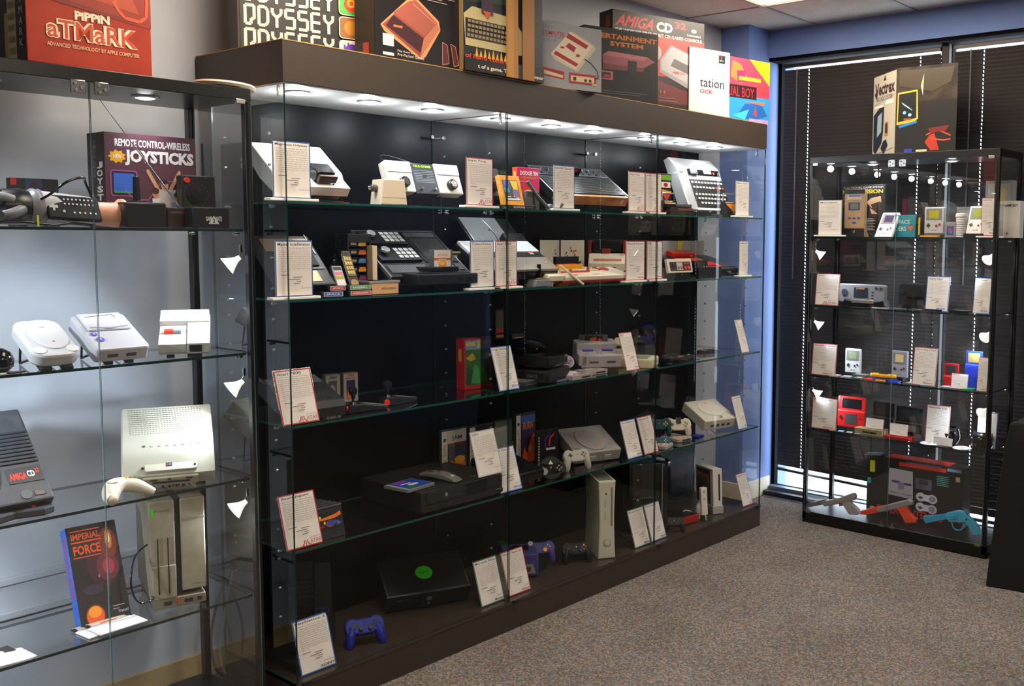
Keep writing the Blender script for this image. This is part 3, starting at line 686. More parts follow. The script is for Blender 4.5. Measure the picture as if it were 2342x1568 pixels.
# silver console with membrane keyboard
T = slant('keyboard_console', 'silver console with a dark flat keyboard leaning upright at the corner end', 'game console', M, 1578, .12, 1674, .10, Z, 352, .24, .08)
w, h = T.w, T.h; SIL = mat('#a9a8a6', .35, .3)
T.p('shell', [(0, -.07), (0, 0), (h * .78, 0), (h, -.035), (h, -.07)], 0, w, SIL, 'yz', .005)
T.b('dark_slot', (w * .22, h * .64, -.002), (w * .97, h * .75, .002), BLKG, .002)
T.b('slot_label', (w * .58, h * .67, .002), (w * .76, h * .74, .006), mat('#d8d8d4', .3), .001); T.a((w * .8, h * .66, .0022), (.02, 0, 0), (0, .02, 0), [('e', '#e03a1c', .5, .5, .4, .4)])
T.b('cartridge_lid', (w * .25, h * .64, .002), (w * .42, h * .75, .01), BLK, .002)
T.a((w * .03, h * .66, 0), (.03, 0, 0), (0, .012, 0), [('r', '#26262a', 0, 0, 1, 1)])
kb = T.b('keyboard', (w * .2, h * .04, -.001), (w * .98, h * .56, .003), mat('#262424', .4), .002)
it = []
for r_, y in enumerate((.86, .68, .43, .28, .12)):
    n_ = 10 - (r_ > 3) * 2; x0 = .03 + (.04 if r_ == 3 else .08 if r_ == 4 else 0)
    for k in range(n_):
        x = x0 + k * .096
        if x > .93: break
        it.append(('r', '#c84a30' if (r_ == 1 and k in (7, 9)) or (r_ == 1 and k == 2 and False) else '#cfcac0', x, y, x + .066, y + .06))
T.a((w * .2, h * .04, .003), (w * .78, 0, 0), (0, h * .52, 0), it)
T.b('bottom_band', (w * .18, -.004, -.012), (w * 1.0, h * .03, .004), mat('#d6d6d2', .3), .002)
u = M.X(1590, .055, Z)
for k in (0, 1):
    T = Th('hand_controller', ['black flat controller lying in front of the silver keyboard console', 'second black flat controller, nearer the corner, before the silver keyboard console'][k], 'controller', Matrix.Translation(M.w(u + k * .125, .045, Z)))
    T.b('body', (0, 0, 0), (.115, .06, .026), BLK, .006); T.b('top_plate', (.006, .004, .026), (.109, .056, .029), mat('#232326', .3), .002)
# ================================================================== SHELF TWO
Z = S2 + .0005
BRN = mat('#2b2623', .4); GOLD = mat('#a98d62', .35, .5)
T = slant('game_console', 'dark brown slanted console with gold trim panels behind a blue-edged card', 'game console', M, 655, .08, 765, .07, Z, 537, .27, .05)
w, h = T.w, T.h
T.b('shell', (-.01, 0, -.05), (w + .012, h, 0), BRN, .006)
T.b('gold_plate', (.0, h * .67, 0), (w * .98, h * .92, .002), GOLD, .001); T.b('gold_plate', (.0, h * .06, 0), (w * .8, h * .27, .002), GOLD, .001)
T.b('controller_bay', (w * .05, h * .36, 0), (w * .92, h * .6, .006), BLKM, .003); T.b('trim_bar', (0, h * .3, 0), (w, h * .33, .003), GRY, .001)
T.b('silver_line', (w * .97, h * .6, -.01), (w * .995, h, .003), mat('#bdb6a6', .3, .6), .001)
def coil(p0, p1, turns, R_, r_):
    p0, p1 = V3(p0), V3(p1); d = p1 - p0; a = d.orthogonal().normalized(); b = d.normalized().cross(a); n = turns * 9
    return [p0 + d * (i / n) + (a * math.cos(2 * math.pi * i / 9) + b * math.sin(2 * math.pi * i / 9)) * R_ + V3((0, 0, math.sin(math.pi * i / n) * -.012)) for i in range(n + 1)]
T = slant('hand_controller', 'silver-faced keypad controller with pink and yellow label strips', 'controller', M, 773, .06, 798, .055, Z + .01, 607, .11, .016)
w, h = T.w, T.h
T.b('body', (0, 0, -.016), (w, h, 0), BRN, .003)
T.a((0, 0, .0005), (w, 0, 0), (0, h, 0), [('r', '#b8b8ba', .1, .03, .9, .96), ('r', '#33343a', .14, .8, .86, .93), ('r', '#d86a8a', .14, .6, .86, .72), ('r', '#a8a020', .14, .44, .86, .56), ('r', '#d0d0d0', .14, .08, .86, .4), ('r', '#444444', .3, .1, .7, .12)])
P0 = T.m @ V3((w * .4, h * 1.0, -.008))
T2 = T
T = slant('hand_controller', 'black controller with gold keypad and gold disc on a coiled cord', 'controller', M, 803, .07, 826, .065, Z + .01, 573, .15, .018)
w, h = T.w, T.h
T.b('body', (0, 0, -.018), (w, h, 0), BRN, .003); T.b('keypad', (w * .12, h * .32, 0), (w * .88, h * .84, .003), mat('#8b7644', .35, .6), .001)
for i in range(3):
    for j in range(4): T.b('key', (w * (.18 + .23 * i), h * (.36 + .12 * j), .003), (w * (.34 + .23 * i), h * (.45 + .12 * j), .005), mat('#c2ac74', .3, .6), .001)
T.c('disc', (w * .5, h * .14, 0), w * .38, .004, GOLD, n=28)
P1 = T.m @ V3((w * .5, h * 1.02, -.008))
T.world('coiled_cord', BLKG, lambda bm: bm_tube(bm, coil(P0 + V3((0, .01, -.0)), P1 + V3((0, .01, .035)), 12, .009, .003), .003, 6))
# cartridge rack
T = stand_box('cartridge_rack', 'black upright rack holding a column of printed cartridges', 'rack', M, 797, .17, 851, .16, Z, 535, .09)
w, h = T.w, T.h
T.b('back', (0, .07, 0), (w, .09, h), BLKM, .002); T.b('side', (0, 0, 0), (.006, .07, h), BLKM, .001); T.b('side', (w - .006, 0, 0), (w, .07, h), BLKM, .001); T.b('cap', (0, 0, h - .03), (w, .07, h), BLKM, .002)
RK = T
for k, (c1, c2) in enumerate((('#e0a020', '#f0e020'), ('#d07830', '#c06020'), ('#4a7ab0', '#5a8ac0'), ('#e09030', '#e08828'), ('#7a3a6a', '#7a3a6a'), ('#e08020', '#f09028'))):
    z = h * (.78 - k * .145); X_ = T.m @ V3((.007, .002, z))
    C = Th('cartridge', ['topmost rack cartridge with yellow label', 'second cartridge down the rack with rust label', 'rack cartridge with blue label', 'rack cartridge with amber label below the blue one', 'rack cartridge with dark purple label', 'lowest rack cartridge with bright orange label'][k], 'cartridge', Matrix.Translation(X_), 'cartridges in the upright rack')
    C.b('body', (0, 0, 0), (w - .014, .065, h * .115), BLK, .002)
    C.a((0, -.0003, 0), (w - .014, 0, 0), (0, 0, h * .115), [('r', '#8a8470', .08, .3, .38, .7), ('r', c1, .48, .15, .88, .55), ('r', c2, .52, .45, .85, .8)])
gbox('game_box', 'thin cream box standing on edge beside the cartridge rack', 'game box', M, 853, .12, 864, .115, Z, 562, .10, '#e2cfae', [('r', '#c8b48e', .05, .02, .15, .98)], side=[('r', '#cbb693', 0, 0, 1, 1)])
for k, (pl, pr, zo, v, col, lab, txt) in enumerate(((742, 786, 0, .04, '#4a5cb8', 'low front cartridge with a blue and white end label', 'SPACE'), (757, 792, .019, .05, '#c8301e', 'cartridge with a red end label resting on the blue one', 'ARMOR BATTLE'), (803, 851, 0, .04, '#d85a48', 'front cartridge with a salmon end label', 'HORSE RACING'), (802, 849, .019, .045, '#5aa86a', 'cartridge with a green end label resting on the salmon one', 'BASEBALL'))):
    u = M.X(pl, v, Z + zo); w = M.X(pr, v, Z + zo) - u
    T = Th('cartridge', lab, 'cartridge', Matrix.Translation(M.w(u - .01, v, Z + zo)), 'labelled cartridges along the shelf edge')
    T.b('body', (0, .001, 0), (w + .012, .075, .0185), BLK, .002)
    T.a((.008, .0004, .002), (w, 0, 0), (0, 0, .0155), [('r', '#b8b8b8', 0, 0, 1, 1), ('r', col, .05, .12, .95, .88), ('t', '#ffffff', txt, .14, .3, .7, .4)])
T = stand_box('cartridge_case', 'grey-topped box with a tan end label beside the green cartridge', 'game box', M, 846, .06, 912, .06, Z, 643, .08)
T.b('body', (0, 0, 0), (T.w, .08, T.h), mat('#d7a878', .5), .002); T.b('lid', (-.002, -.002, T.h * .8), (T.w + .006, .082, T.h), mat('#8f8c88', .4), .002)
T.a((0, -.0003, 0), (T.w, 0, 0), (0, 0, T.h * .75), [('t', '#4a2c18', 'INTELLIVISION', .4, .45, .5, .2), ('r', '#111111', 0, .4, .08, .6)])
# big black console with two keypads
T = slant('keypad_console', 'large black slanted console with two silver-knob keypads in its deck', 'game console', M, 895, .12, 1079, .12, Z + .012, 527, .36, .05)
w, h = T.w, T.h
T.b('shell', (0, 0, -.05), (w, h, 0), BLK, .008)
T.b('rim', (-.002, -.002, -.012), (.004, h, .002), STEEL, .001); T.b('rim', (w - .004, 0, -.012), (w + .002, h, .002), STEEL, .001); T.b('rim', (0, h - .004, -.012), (w, h + .002, .002), STEEL, .001)
T.b('side_deck', (w * .56, h * .28, 0), (w * .98, h * .97, .004), mat('#232426', .22), .003); T.b('glossy_panel', (w * .6, h * .32, .004), (w * .95, h * .8, .006), mat('#3a3c3e', .12), .002)
for y0 in (.66, .30):
    c = T.b('controller', (w * .03, h * y0, 0), (w * .52, h * (y0 + .27), .012), mat('#141416', .35), .003)
    T.c('knob_stem', (w * .12, h * (y0 + .15), .012), .010, .012, BLK, to=c); T.c('knob', (w * .12, h * (y0 + .15), .022), .0175, .010, mat('#d8d8da', .2, .6), to=c, n=28)
    for i in range(4):
        for j in range(3):
            T.b('key', (w * (.26 + .062 * i), h * (y0 + .035 + .075 * j), .012), (w * (.306 + .062 * i), h * (y0 + .095 + .075 * j), .015), mat('#b8babc', .3), .001, to=c)
for nm, x0, x1, y0, y1, n_ in (('vent_rib', .58, .96, .84, .94, 22), ('vent_rib', .05, .5, .06, .22, 24)):
    bm = bmesh.new()
    for k in range(n_):
        x = w * (x0 + (x1 - x0) * k / n_); bm_box(bm, (x, h * y0, 0), (x + w * (x1 - x0) / n_ * .5, h * y1, .006), 0)
    bm_obj(nm, bm, mat('#6a6c70', .3), T.e)['kind'] = 'stuff'
T.b('badge', (w * .6, h * .06, 0), (w * .86, h * .2, .003), mat('#c4c6c8', .2, .5), .001); T.b('switch_pad', (w * .88, h * .1, 0), (w * .97, h * .24, .004), mat('#3c3e44', .25), .002)
# expansion tray
T = slant('expansion_unit', 'low black expansion tray pushed before the keypad console', 'game console', M, 955, .035, 1094, .02, Z + .03, 622, .2, .045, stand=False)
T.m = T.e.matrix_world; w, h = T.w, T.h
T.b('shell', (0, 0, -.04), (w, h, 0), mat('#161617', .35), .005); T.b('well', (w * .12, h * .1, 0), (w * .6, h * .3, .001), BLKG, 0); T.b('lid', (w * .66, h * .1, 0), (w * .95, h * .34, .003), mat('#222224', .3), .002)
T.b('socket', (w * .66, -.002, -.03), (w * .74, .002, -.016), BLKG, 0); T.b('socket', (w * .8, -.002, -.03), (w * .88, .002, -.016), BLKG, 0)
T.b('slot_block', (w * .3, h * .62, 0), (w * .96, h * .92, .02), BLK, .004)
ZC = Z + .082
def cart(label, pl, v, pr, vr, z, py, d, body, items, group=None):
    T = stand_box('cartridge', label, 'cartridge', M, pl, v, pr, vr, z, py, d, group); T.b('body', (0, 0, 0), (T.w, d, T.h), mat(body, .4), .003); T.a((T.w * .1, -.0003, T.h * .04), (T.w * .8, 0, 0), (0, 0, T.h * .92), items); return T
cart('upright cartridge with a cream label and orange band before the keypad console', 988, .14, 1035, .135, ZC, 571, .02, '#55585c',
     [('r', '#d8cfc2', 0, 0, 1, 1), ('t', '#d0603a', 'ATARI', .2, .66, .6, .13), ('r', '#d8582c', 0, .42, 1, .56), ('r', '#e8d8d0', .25, .46, .75, .5), ('p', '#e8902a', [(.3, .02), (.25, .3), (.5, .4), (.75, .3), (.72, .02)]), ('e', '#f0c040', .5, .24, .15, .1)])
cart('black cartridge with an amber label just behind the cream-labelled one', 1030, .22, 1057, .22, ZC, 574, .03, '#1a1a1a', [('r', '#2a2a2a', 0, 0, 1, 1), ('r', '#d89028', .05, .4, .6, .75), ('r', '#a8a86a', .1, .9, .95, 1)])
# silver hooded console + sloping console
T = slant('hooded_console', 'dark console with a silver lid slanting above two info cards', 'game console', M, 1100, .27, 1186, .26, Z + .10, 495, .43, .05)
w, h = T.w, T.h
T.b('shell', (-.006, 0, -.06), (w * 1.35, h, -.002), BLK, .006); T.b('silver_lid', (.004, h * .26, -.003), (w * .98, h * .98, .003), mat('#aeb0b2', .22, .6), .003); T.b('hatched_band', (0, 0, -.002), (w * .6, h * .25, .003), STEEL, .002)
c = T.b('cartridge', (w * .62, h * .08, 0), (w * 1.15, h * .3, .05), BLK, .003); T.a((w * .66, h * .08 - .0004, .008), (w * .42, 0, 0), (0, 0, .036), [('r', '#c8c8cc', 0, .3, 1, 1), ('r', '#4a5a6a', 0, .05, 1, .3)], to=c)
T = slant('sloping_console', 'wide sloping console in white, chrome and taupe bands', 'game console', M, 1120, .05, 1281, .05, Z + .025, 549, .25, .05)
w, h = T.w, T.h
T.b('base_shell', (0, 0, -.05), (w, h, -.01), BLK, .008)
T.b('taupe_panel', (.004, .002, -.012), (w - .002, h * .42, 0), mat('#8d8780', .45), .003)
T.b('chrome_band', (.004, h * .42, -.012), (w - .002, h * .6, -.002), mat('#6c6a68', .15, .8), .002); T.b('white_band', (.004, h * .6, -.012), (w - .002, h * .97, .002), mat('#d8dcde', .3), .003)
T.a((w * .8, h * .5, .0005), (.03, 0, 0), (0, .018, 0), [('r', '#d06a38', 0, .6, 1, 1), ('r', '#b8b8b8', .1, 0, .9, .5)]); T.c('emblem', (w * .9, h * .22, 0), .006, .002, mat('#e8d8a8', .3, .5))
T.t('aerial', [(w * .62, h * 1.0, -.01), (w * .6, h * 1.15, .01), (w * .52, h * 1.5, .04)], [.005, .0045, .001], mat('#9aa0a6', .25, .7), k=0)
# joystick
T = stand_box('joystick', 'small silver-based joystick with a black stick beside the sloping console', 'joystick', M, 1221, .035, 1262, .02, Z, 645, .05)
w = T.w
T.p('base', [(0, 0), (w, 0), (w * .92, .03), (w * .1, .03)], -.005, .06, mat('#8f9094', .3, .4), 'xz', .004); T.b('top_plate', (w * .14, .0, .03), (w * .88, .05, .033), mat('#3a3a3c', .3), .001)
for k in range(3): T.b('key', (w * (.26 + .18 * k), .004, .033), (w * (.36 + .18 * k), .016, .036), mat('#b89a5a', .3), .001)
T.c('stick', (w * .55, .034, .032), .0095, .06, BLKG, r2=.0085); T.c('collar', (w * .55, .034, .031), .014, .005, CHROME)
# open comic booklet
T = stand_box('comic_booklet', 'open cream comic booklet with red and black drawings standing behind boxes', 'booklet', M, 1242, .33, 1338, .30, Z + .0, 549, .004)
w, h = T.w, T.h
for k, (a, b, rot) in enumerate(((0, .42, .25), (.42, 1, -.12))):
    pg = T.b('page', (0, 0, 0), (w * (b - a), .003, h), mat('#d8cbb4', .6), 0); pg.location = (w * a, .0 if k else .02, 0); pg.rotation_euler = (0, 0, -rot * .3)
    rnd = random.Random(4 + k); it = []
    for _ in range(9):
        u_, v_ = rnd.uniform(.08, .8), rnd.uniform(.35, .85)
        it.append(('l', rnd.choice(['#d8482c', '#3a3432', '#d8482c', '#c89a6a']), [(u_, v_), (u_ + rnd.uniform(.04, .14), v_ + rnd.uniform(-.04, .05))], .006 + rnd.random() * .006))
        it.append(('e', rnd.choice(['#3a3432', '#d8583c', '#b8a890']), u_ + .05, v_ - .08, .03, .025))
    T.a((0, -.0003, 0), (w * (b - a), 0, 0), (0, 0, h), it, to=pg)
gbox('game_box', 'matt black box leaning before the comic booklet', 'game box', M, 1272, .2, 1324, .19, Z, 587, .02, '#0e0e0e', None)
for k, (pl, pr, py, v, c, lab) in enumerate(((1277, 1322, 604, .15, '#d0401c', 'red-orange cartridge lying on a tilt behind the yellow one'), (1281, 1333, 606, .12, '#e8a010', 'yellow cartridge propped behind the white keyboard console'))):
    T = stand_box('cartridge', lab, 'cartridge', M, pl, v, pr, v, Z, py, .02); T.b('body', (0, 0, 0), (T.w, .02, T.h), mat(c, .4), .003); T.b('end_label', (T.w * .35, -.001, .0), (T.w * .9, 0, T.h * .7), mat('#7d7a74', .5), 0)
# black & maroon console pair
T = stand_box('disk_console', 'cream console with maroon trim carrying a black disk unit on top', 'game console', M, 1347, .26, 1427, .13, Z, 548, .16)
w, h = T.w, T.h; MAR = mat('#8d1f1f', .4); BEI = mat('#e6d8bc', .45)
T.b('lower_tray', (0, .01, .002), (w, .17, h * .2), mat('#4a1212', .5), .004)
bd = T.m
lo = T.p('console_body', [(0, h * .24), (0, h * .42), (.05, h * .66), (.15, h * .7), (.15, h * .24)], -.004, w + .004, BEI, 'yz', .005)
T.a((.02, .012, h * .4785), (w * .8, 0, 0), (0, .012, h * .0576), [('r', '#c07050', 0, 0, 1, 1)]); T.b('red_flap', (w * .34, .05, h * .6), (w * .6, .06, h * .78), MAR, .003)
T.b('front_badge', (w * .55, -.002, h * .26), (w * .76, .001, h * .34), mat('#a03028', .4), .001)
T.b('disk_unit', (.012, .062, h * .715), (w - .012, .17, h), mat('#17181a', .25), .006)
T.b('side_cheek', (-.010, .05, h * .45), (.008, .17, h * .98), MAR, .004); T.b('side_cheek', (w - .008, .05, h * .45), (w + .010, .17, h * .98), MAR, .004)
# white keyboard console
T = slant('keyboard_console', 'low white keyboard console with red and beige keys on a slight slope', 'game console', M, 1288, .035, 1444, .035, Z + .012, 614, .16, .022, stand=False)
w, h = T.w, T.h
T.b('shell', (0, 0, -.02), (w, h, 0), mat('#eadfca', .4), .004); T.b('maroon_base', (.004, -.002, -.03), (w - .004, h * .9, -.018), MAR, .003)
T.b('left_block', (-.085, .0, -.02), (.02, h * .55, .008), mat('#e6dabd', .4), .006)
bm = bmesh.new(); bm2 = bmesh.new()
for r_ in range(4):
    for k in range(13):
        x = w * .1 + k * w * .042 + r_ * .003; y = h * (.86 - r_ * .11); b_ = bm2 if (k + r_) % 6 == 0 or r_ == 0 and k % 3 == 0 else bm
        bm_box(b_, (x, y, 0), (x + w * .034, y + h * .085, .006), .0012)
bm_obj('keys', bm, mat('#cfc4a4', .5), T.e)['kind'] = 'stuff'; bm_obj('red_keys', bm2, mat('#a82c28', .4), T.e)['kind'] = 'stuff'
T.b('space_bar', (w * .1, h * .42, 0), (w * .5, h * .49, .006), mat('#b8402e', .4), .001); T.c('round_pad', (w * .8, h * .7, 0), .022, .005, mat('#c4503c', .4), n=24); T.b('red_keys_cluster', (w * .66, h * .6, 0), (w * .72, h * .86, .006), mat('#a82c28', .4), .002)
T.a((w * .1, h * .1, .0005), (w * .6, 0, 0), (0, h * .15, 0), [('r', '#c06a48', .05, .2, .25, .7), ('r', '#d89a80', .6, .3, .8, .6)])
T = Th('prop_stand', 'clear and white angled prop leaning against the white keyboard console', 'stand', Matrix.Translation(M.w(M.X(1331, .025, Z), .022, Z)))
T.t('bar', [(-.11, .03, .085), (0, -.004, .003)], .0055, mat('#d9d2c4', .35), k=0, n=6); T.t('bar', [(-.125, .045, .085), (-.02, .03, .003)], .003, ACRYL, k=0, n=6)
# three pale game boxes
for k, (a, b, it, lab) in enumerate(((1517, 1548, [('t', '#8f8878', 'Great', .2, .62, .6, .12), ('t', '#8f8878', 'Baseball', .1, .3, .75, .13)], 'pale game box with grey script nearest the red-edged cards'), (1549, 1579, [('p', '#d8c420', [(0, 1), (.45, 1), (.1, .55), (0, .55)]), ('e', '#4a7a3a', .5, .4, .28, .15), ('e', '#b0603a', .5, .22, .33, .14), ('r', '#5a5c68', .4, .62, .68, .74)], 'pale game box with yellow corner and green fruit picture'), (1580, 1610, [('t', '#9a9484', 'Hang On', .1, .55, .8, .16), ('t', '#9a9484', 'II', .42, .3, .12, .12)], 'pale game box with grey script beside the yellow-cornered one'))):
    gbox('game_box', lab, 'game box', M, a, .3, b, .3, Z, 551, .025, '#a9a69e', [('r', '#a8a59c', .03, .02, .97, .98)] + it, group='pale game boxes in a row')
T = slant('black_console', 'low black console with red cards across its deck at the corner end', 'game console', M, 1596, .07, 1690, .05, Z, 583, .30, .045, stand=False)
w, h = T.w, T.h
T.b('shell', (-.06, 0, -.045), (w, h, 0), mat('#26282b', .3), .008); T.b('grey_wedge', (w * .72, h * .1, 0), (w * .98, h * .9, .002), mat('#4a4c50', .35), .001)
T.b('red_card', (w * .05, h * .08, .002), (w * .66, h * .42, .006), mat('#c83020', .35), .001); T.b('red_card', (w * .0, h * .5, .002), (w * .55, h * .7, .006), mat('#d04028', .35), .001)
T.b('red_cartridge', (w * .0, h * .72, .004), (w * .5, h * .95, .03), mat('#b82c1c', .35), .003)
T.a((0, h * .72 - .0006, .006), (w * .5, 0, 0), (0, 0, .022), [('r', '#8a1c14', .05, .1, .95, .6), ('r', '#e0a040', .75, .3, .9, .5)]); T.a((w * .07, h * .1, .0064), (w * .5, 0, 0), (0, h * .25, 0), [('r', '#701810', 0, 0, 1, .35), ('r', '#f0c8a0', .1, .55, .5, .75)])
T.b('front_panel', (-.055, -.004, -.04), (w * .98, .004, -.012), BLKG, .002)
T = slant('gamepad', 'rectangular grey gamepad with two red buttons propped on the black console', 'gamepad', M, 1530, .04, 1585, .04, Z + .028, 592, .055, .016, stand=True)
w, h = T.w, T.h
T.b('shell', (0, 0, -.016), (w, h, 0), mat('#cfc6b4', .4), .002)
T.a((0, 0, .0003), (w, 0, 0), (0, h, 0), [('r', '#3a3230', .08, .12, .94, .78), ('r', '#b0a898', .36, .2, .6, .74), ('r', '#3a3230', .37, .36, .6, .42), ('p', '#0c0c0c', [(.17, .2), (.23, .2), (.23, .37), (.31, .37), (.31, .5), (.23, .5), (.23, .66), (.17, .66), (.17, .5), (.1, .5), (.1, .37), (.17, .37)]), ('r', '#b03a2a', .66, .62, .9, .7)])
for k in (.71, .84): T.c('button', (w * k, h * .32, 0), h * .14, .003, mat('#d0402a', .35))
for k in (.42, .54): T.b('pill_button', (w * k - .004, h * .26, 0), (w * k + .004, h * .34, .0025), BLKM, .001)
T = slant('gamepad', 'black rectangular gamepad next to the grey one', 'gamepad', M, 1592, .045, 1622, .045, Z + .028, 595, .06, .016)
w, h = T.w, T.h
T.b('shell', (0, 0, -.016), (w, h, 0), BLK, .002); T.b('cross_pad', (w * .12, h * .2, 0), (w * .5, h * .75, .004), mat('#1e1e20', .3), .002); T.c('button', (w * .66, h * .4, 0), .005, .003, GRY); T.c('button', (w * .85, h * .4, 0), .005, .003, GRY)
gbox('game_case', 'black case standing under the two gamepads', 'game box', M, 1540, .075, 1580, .07, Z, 614, .03, '#0d0d0e', [('e', '#9ad020', .45, .5, .08, .16), ('e', '#0d0d0e', .41, .5, .06, .14)])
gbox('game_case', 'black case before the low black console', 'game box', M, 1598, .035, 1650, .03, Z, 612, .02, '#17171a', None)
# ================================================================== SHELF THREE
Z = S3 + .0005
CHAR = mat('#2e3136', .4)
T = slant('wedge_console', 'charcoal wedge-shaped console leaning behind the thick red-edged card', 'game console', M, 700, .05, 795, .04, Z, 860, .27, .05)
w, h = T.w, T.h
T.p('shell', [(0, -.05), (0, -.014), (h * .1, 0), (h * .72, .004), (h, -.012), (h, -.05)], -.06, w, CHAR, 'yz', .004)
T.b('grey_panel', (-.05, h * .62, .003), (w * .9, h * .86, .008), mat('#55595d', .45), .002); T.b('silver_strip', (-.055, h * .02, -.012), (-.045, h * .95, .004), STEEL, .001)
T.b('button', (w * .45, h * .15, 0), (w * .53, h * .19, .005), STEEL, .001); T.b('button', (w * .65, h * .15, 0), (w * .73, h * .19, .005), STEEL, .001)
gbox('game_box', 'small grey game box with a dark monochrome picture', 'game box', M, 745, .3, 780, .29, Z, 858, .03, '#6f6b66', [('r', '#9a948c', .05, .03, .95, .97), ('t', '#1a1a1a', '7800', .25, .84, .5, .09, .03), ('r', '#4a4a4c', .2, .1, .75, .78), ('e', '#8d8d8d', .45, .45, .2, .2)])
gbox('game_box', 'small grey game box with red lettering and orange picture', 'game box', M, 786, .28, 820, .27, Z, 854, .03, '#6f6b66', [('r', '#a39c94', .05, .03, .95, .97), ('t', '#a82a2a', '7800', .28, .88, .45, .08, .03), ('t', '#b02828', 'KARATEKA', .15, .78, .7, .08, .03), ('r', '#2a2c50', .2, .1, .8, .75), ('p', '#d8641e', [(.22, .12), (.3, .45), (.42, .3), (.5, .12)]), ('r', '#c8421c', .6, .2, .75, .35)])
def pro_stick(lab, p0, v0, rot, red):
    T = Th('joystick', lab, 'joystick', Matrix.Translation(M.w(M.X(p0, v0, Z), v0, Z)) @ Matrix.Rotation(rot, 4, 'Z'))
    T.p('grip', [(0, .002), (.03, 0), (.155, .0), (.16, .012), (.06, .03), (.01, .03)], -.018, .018, mat('#232326', .3), 'xz', .004)
    T.p('label_plate', [(.06, .0308), (.157, .0135), (.157, .0145), (.06, .032)], -.012, .012, mat('#b9bbbd', .3, .5), 'xz')
    T.c('boot', (.03, 0, .028), .014, .01, BLK, r2=.008); T.c('stick', (.03, 0, .035), .0045, .03, BLKM); T.lathe('ball_knob', [(0, 0), (.012, .003), (.0155, .014), (.014, .024), (.006, .03), (0, .031)], mat('#17171a', .3), Matrix.Translation((.03, 0, .06)))
    T.c('fire_button', (.01, -.017 if red else 0, .014), .011, .008, mat('#e8301c', .35), (-.3, -1, 0) if red else (-1, 0, 0)); return T
pro_stick('joystick with silver label plate nearest the charcoal console', 790, .09, -.12, False)
pro_stick('joystick with bright red side button lying farther along the shelf', 872, .12, .05, True)
T = stand_box('game_box', 'red game box with yellow title and green jungle picture', 'game box', M, 1062, .17, 1100, .16, Z, 776, .03)
w, h = T.w, T.h
T.b('body', (0, 0, 0), (w, .055, h), mat('#a81c1c', .4), .002)
T.a((0, -.0002, 0), (w, 0, 0), (0, 0, h), [('r', '#2f5f2c', .08, .08, .98, .97), ('r', '#6a86a0', .08, .78, .98, .97), ('t', '#e8c020', 'SONIC', .12, .86, .58, .08, .04), ('t', '#e0a820', '3', .76, .8, .18, .16, .04), ('p', '#b0922c', [(.1, .62), (.5, .72), (.7, .6), (.4, .55)]), ('p', '#1f451f', [(.1, .1), (.2, .5), (.5, .35), (.6, .1)]), ('p', '#3f8a3a', [(.4, .12), (.6, .5), (.9, .4), (.95, .1)])])
T.a((-.0003, .055, 0), (0, -.055, 0), (0, 0, h), [('r', '#c02020', 0, 0, 1, 1), ('r', '#c8a040', .3, .55, .7, .8)], name='spine_print')
# stacked black tower
T = stand_box('stacked_console', 'tower of glossy black stacked consoles with a mushroom-shaped top unit', 'game console', M, 1195, .12, 1244, .02, Z, 812, .2)
mw0 = T.m
w = .30
T.b('lower_unit', (-.19, .02, .002), (.11, .22, .06), BLK, .01); T.b('upper_unit', (-.18, .025, .064), (.105, .215, .115), mat('#0d0d0f', .15), .014)
T.b('grey_plate', (-.165, .02, .1), (-.06, .03, .118), mat('#2b2d30', .4), .002)
T.a((.0, .0196, .01), (.1, 0, 0), (0, 0, .045), [('t', '#6f7074', 'SEGA CD', .1, .35, .5, .3), ('l', '#5a5c60', [(.08, .1), (.95, .1), (.95, .9), (.08, .9), (.08, .1)], .0008)])
T.lathe('mushroom_unit', [(0, 0), (.06, .002), (.09, .02), (.095, .035), (.08, .05), (.045, .062), (.02, .066), (0, .066)], mat('#0b0b0d', .12), Matrix.Translation((-.07, .13, .112)))
T.c('ring', (-.0, .09, .115), .045, .004, mat('#3c3d40', .2, .6), n=28)
gbox('cartridge', 'slim black cartridge standing on top of the stacked tower', 'cartridge', M, 1133, .22, 1153, .21, Z + .185, 708, .015, '#0d0d0e', [('r', '#4a4a3e', .1, .25, .9, .95), ('r', '#a82a22', .1, .22, .9, .36), ('r', '#8a3a22', .5, .8, .8, .92), ('r', '#a8682c', .1, .06, .95, .14)])
gbox('game_box', 'dark game box with an orange flame streak behind the tower', 'game box', M, 1172, .36, 1199, .35, Z, 765, .03, '#1c1c20', [('r', '#3a3a40', .05, .05, .95, .95), ('r', '#c87050', .2, .82, .85, .92), ('p', '#e85a18', [(.5, .6), (.7, .5), (.95, .2), (.8, .2), (.6, .4)]), ('p', '#f0a020', [(.6, .5), (.85, .3), (.75, .28)]), ('r', '#b0503c', .15, .25, .5, .35)])
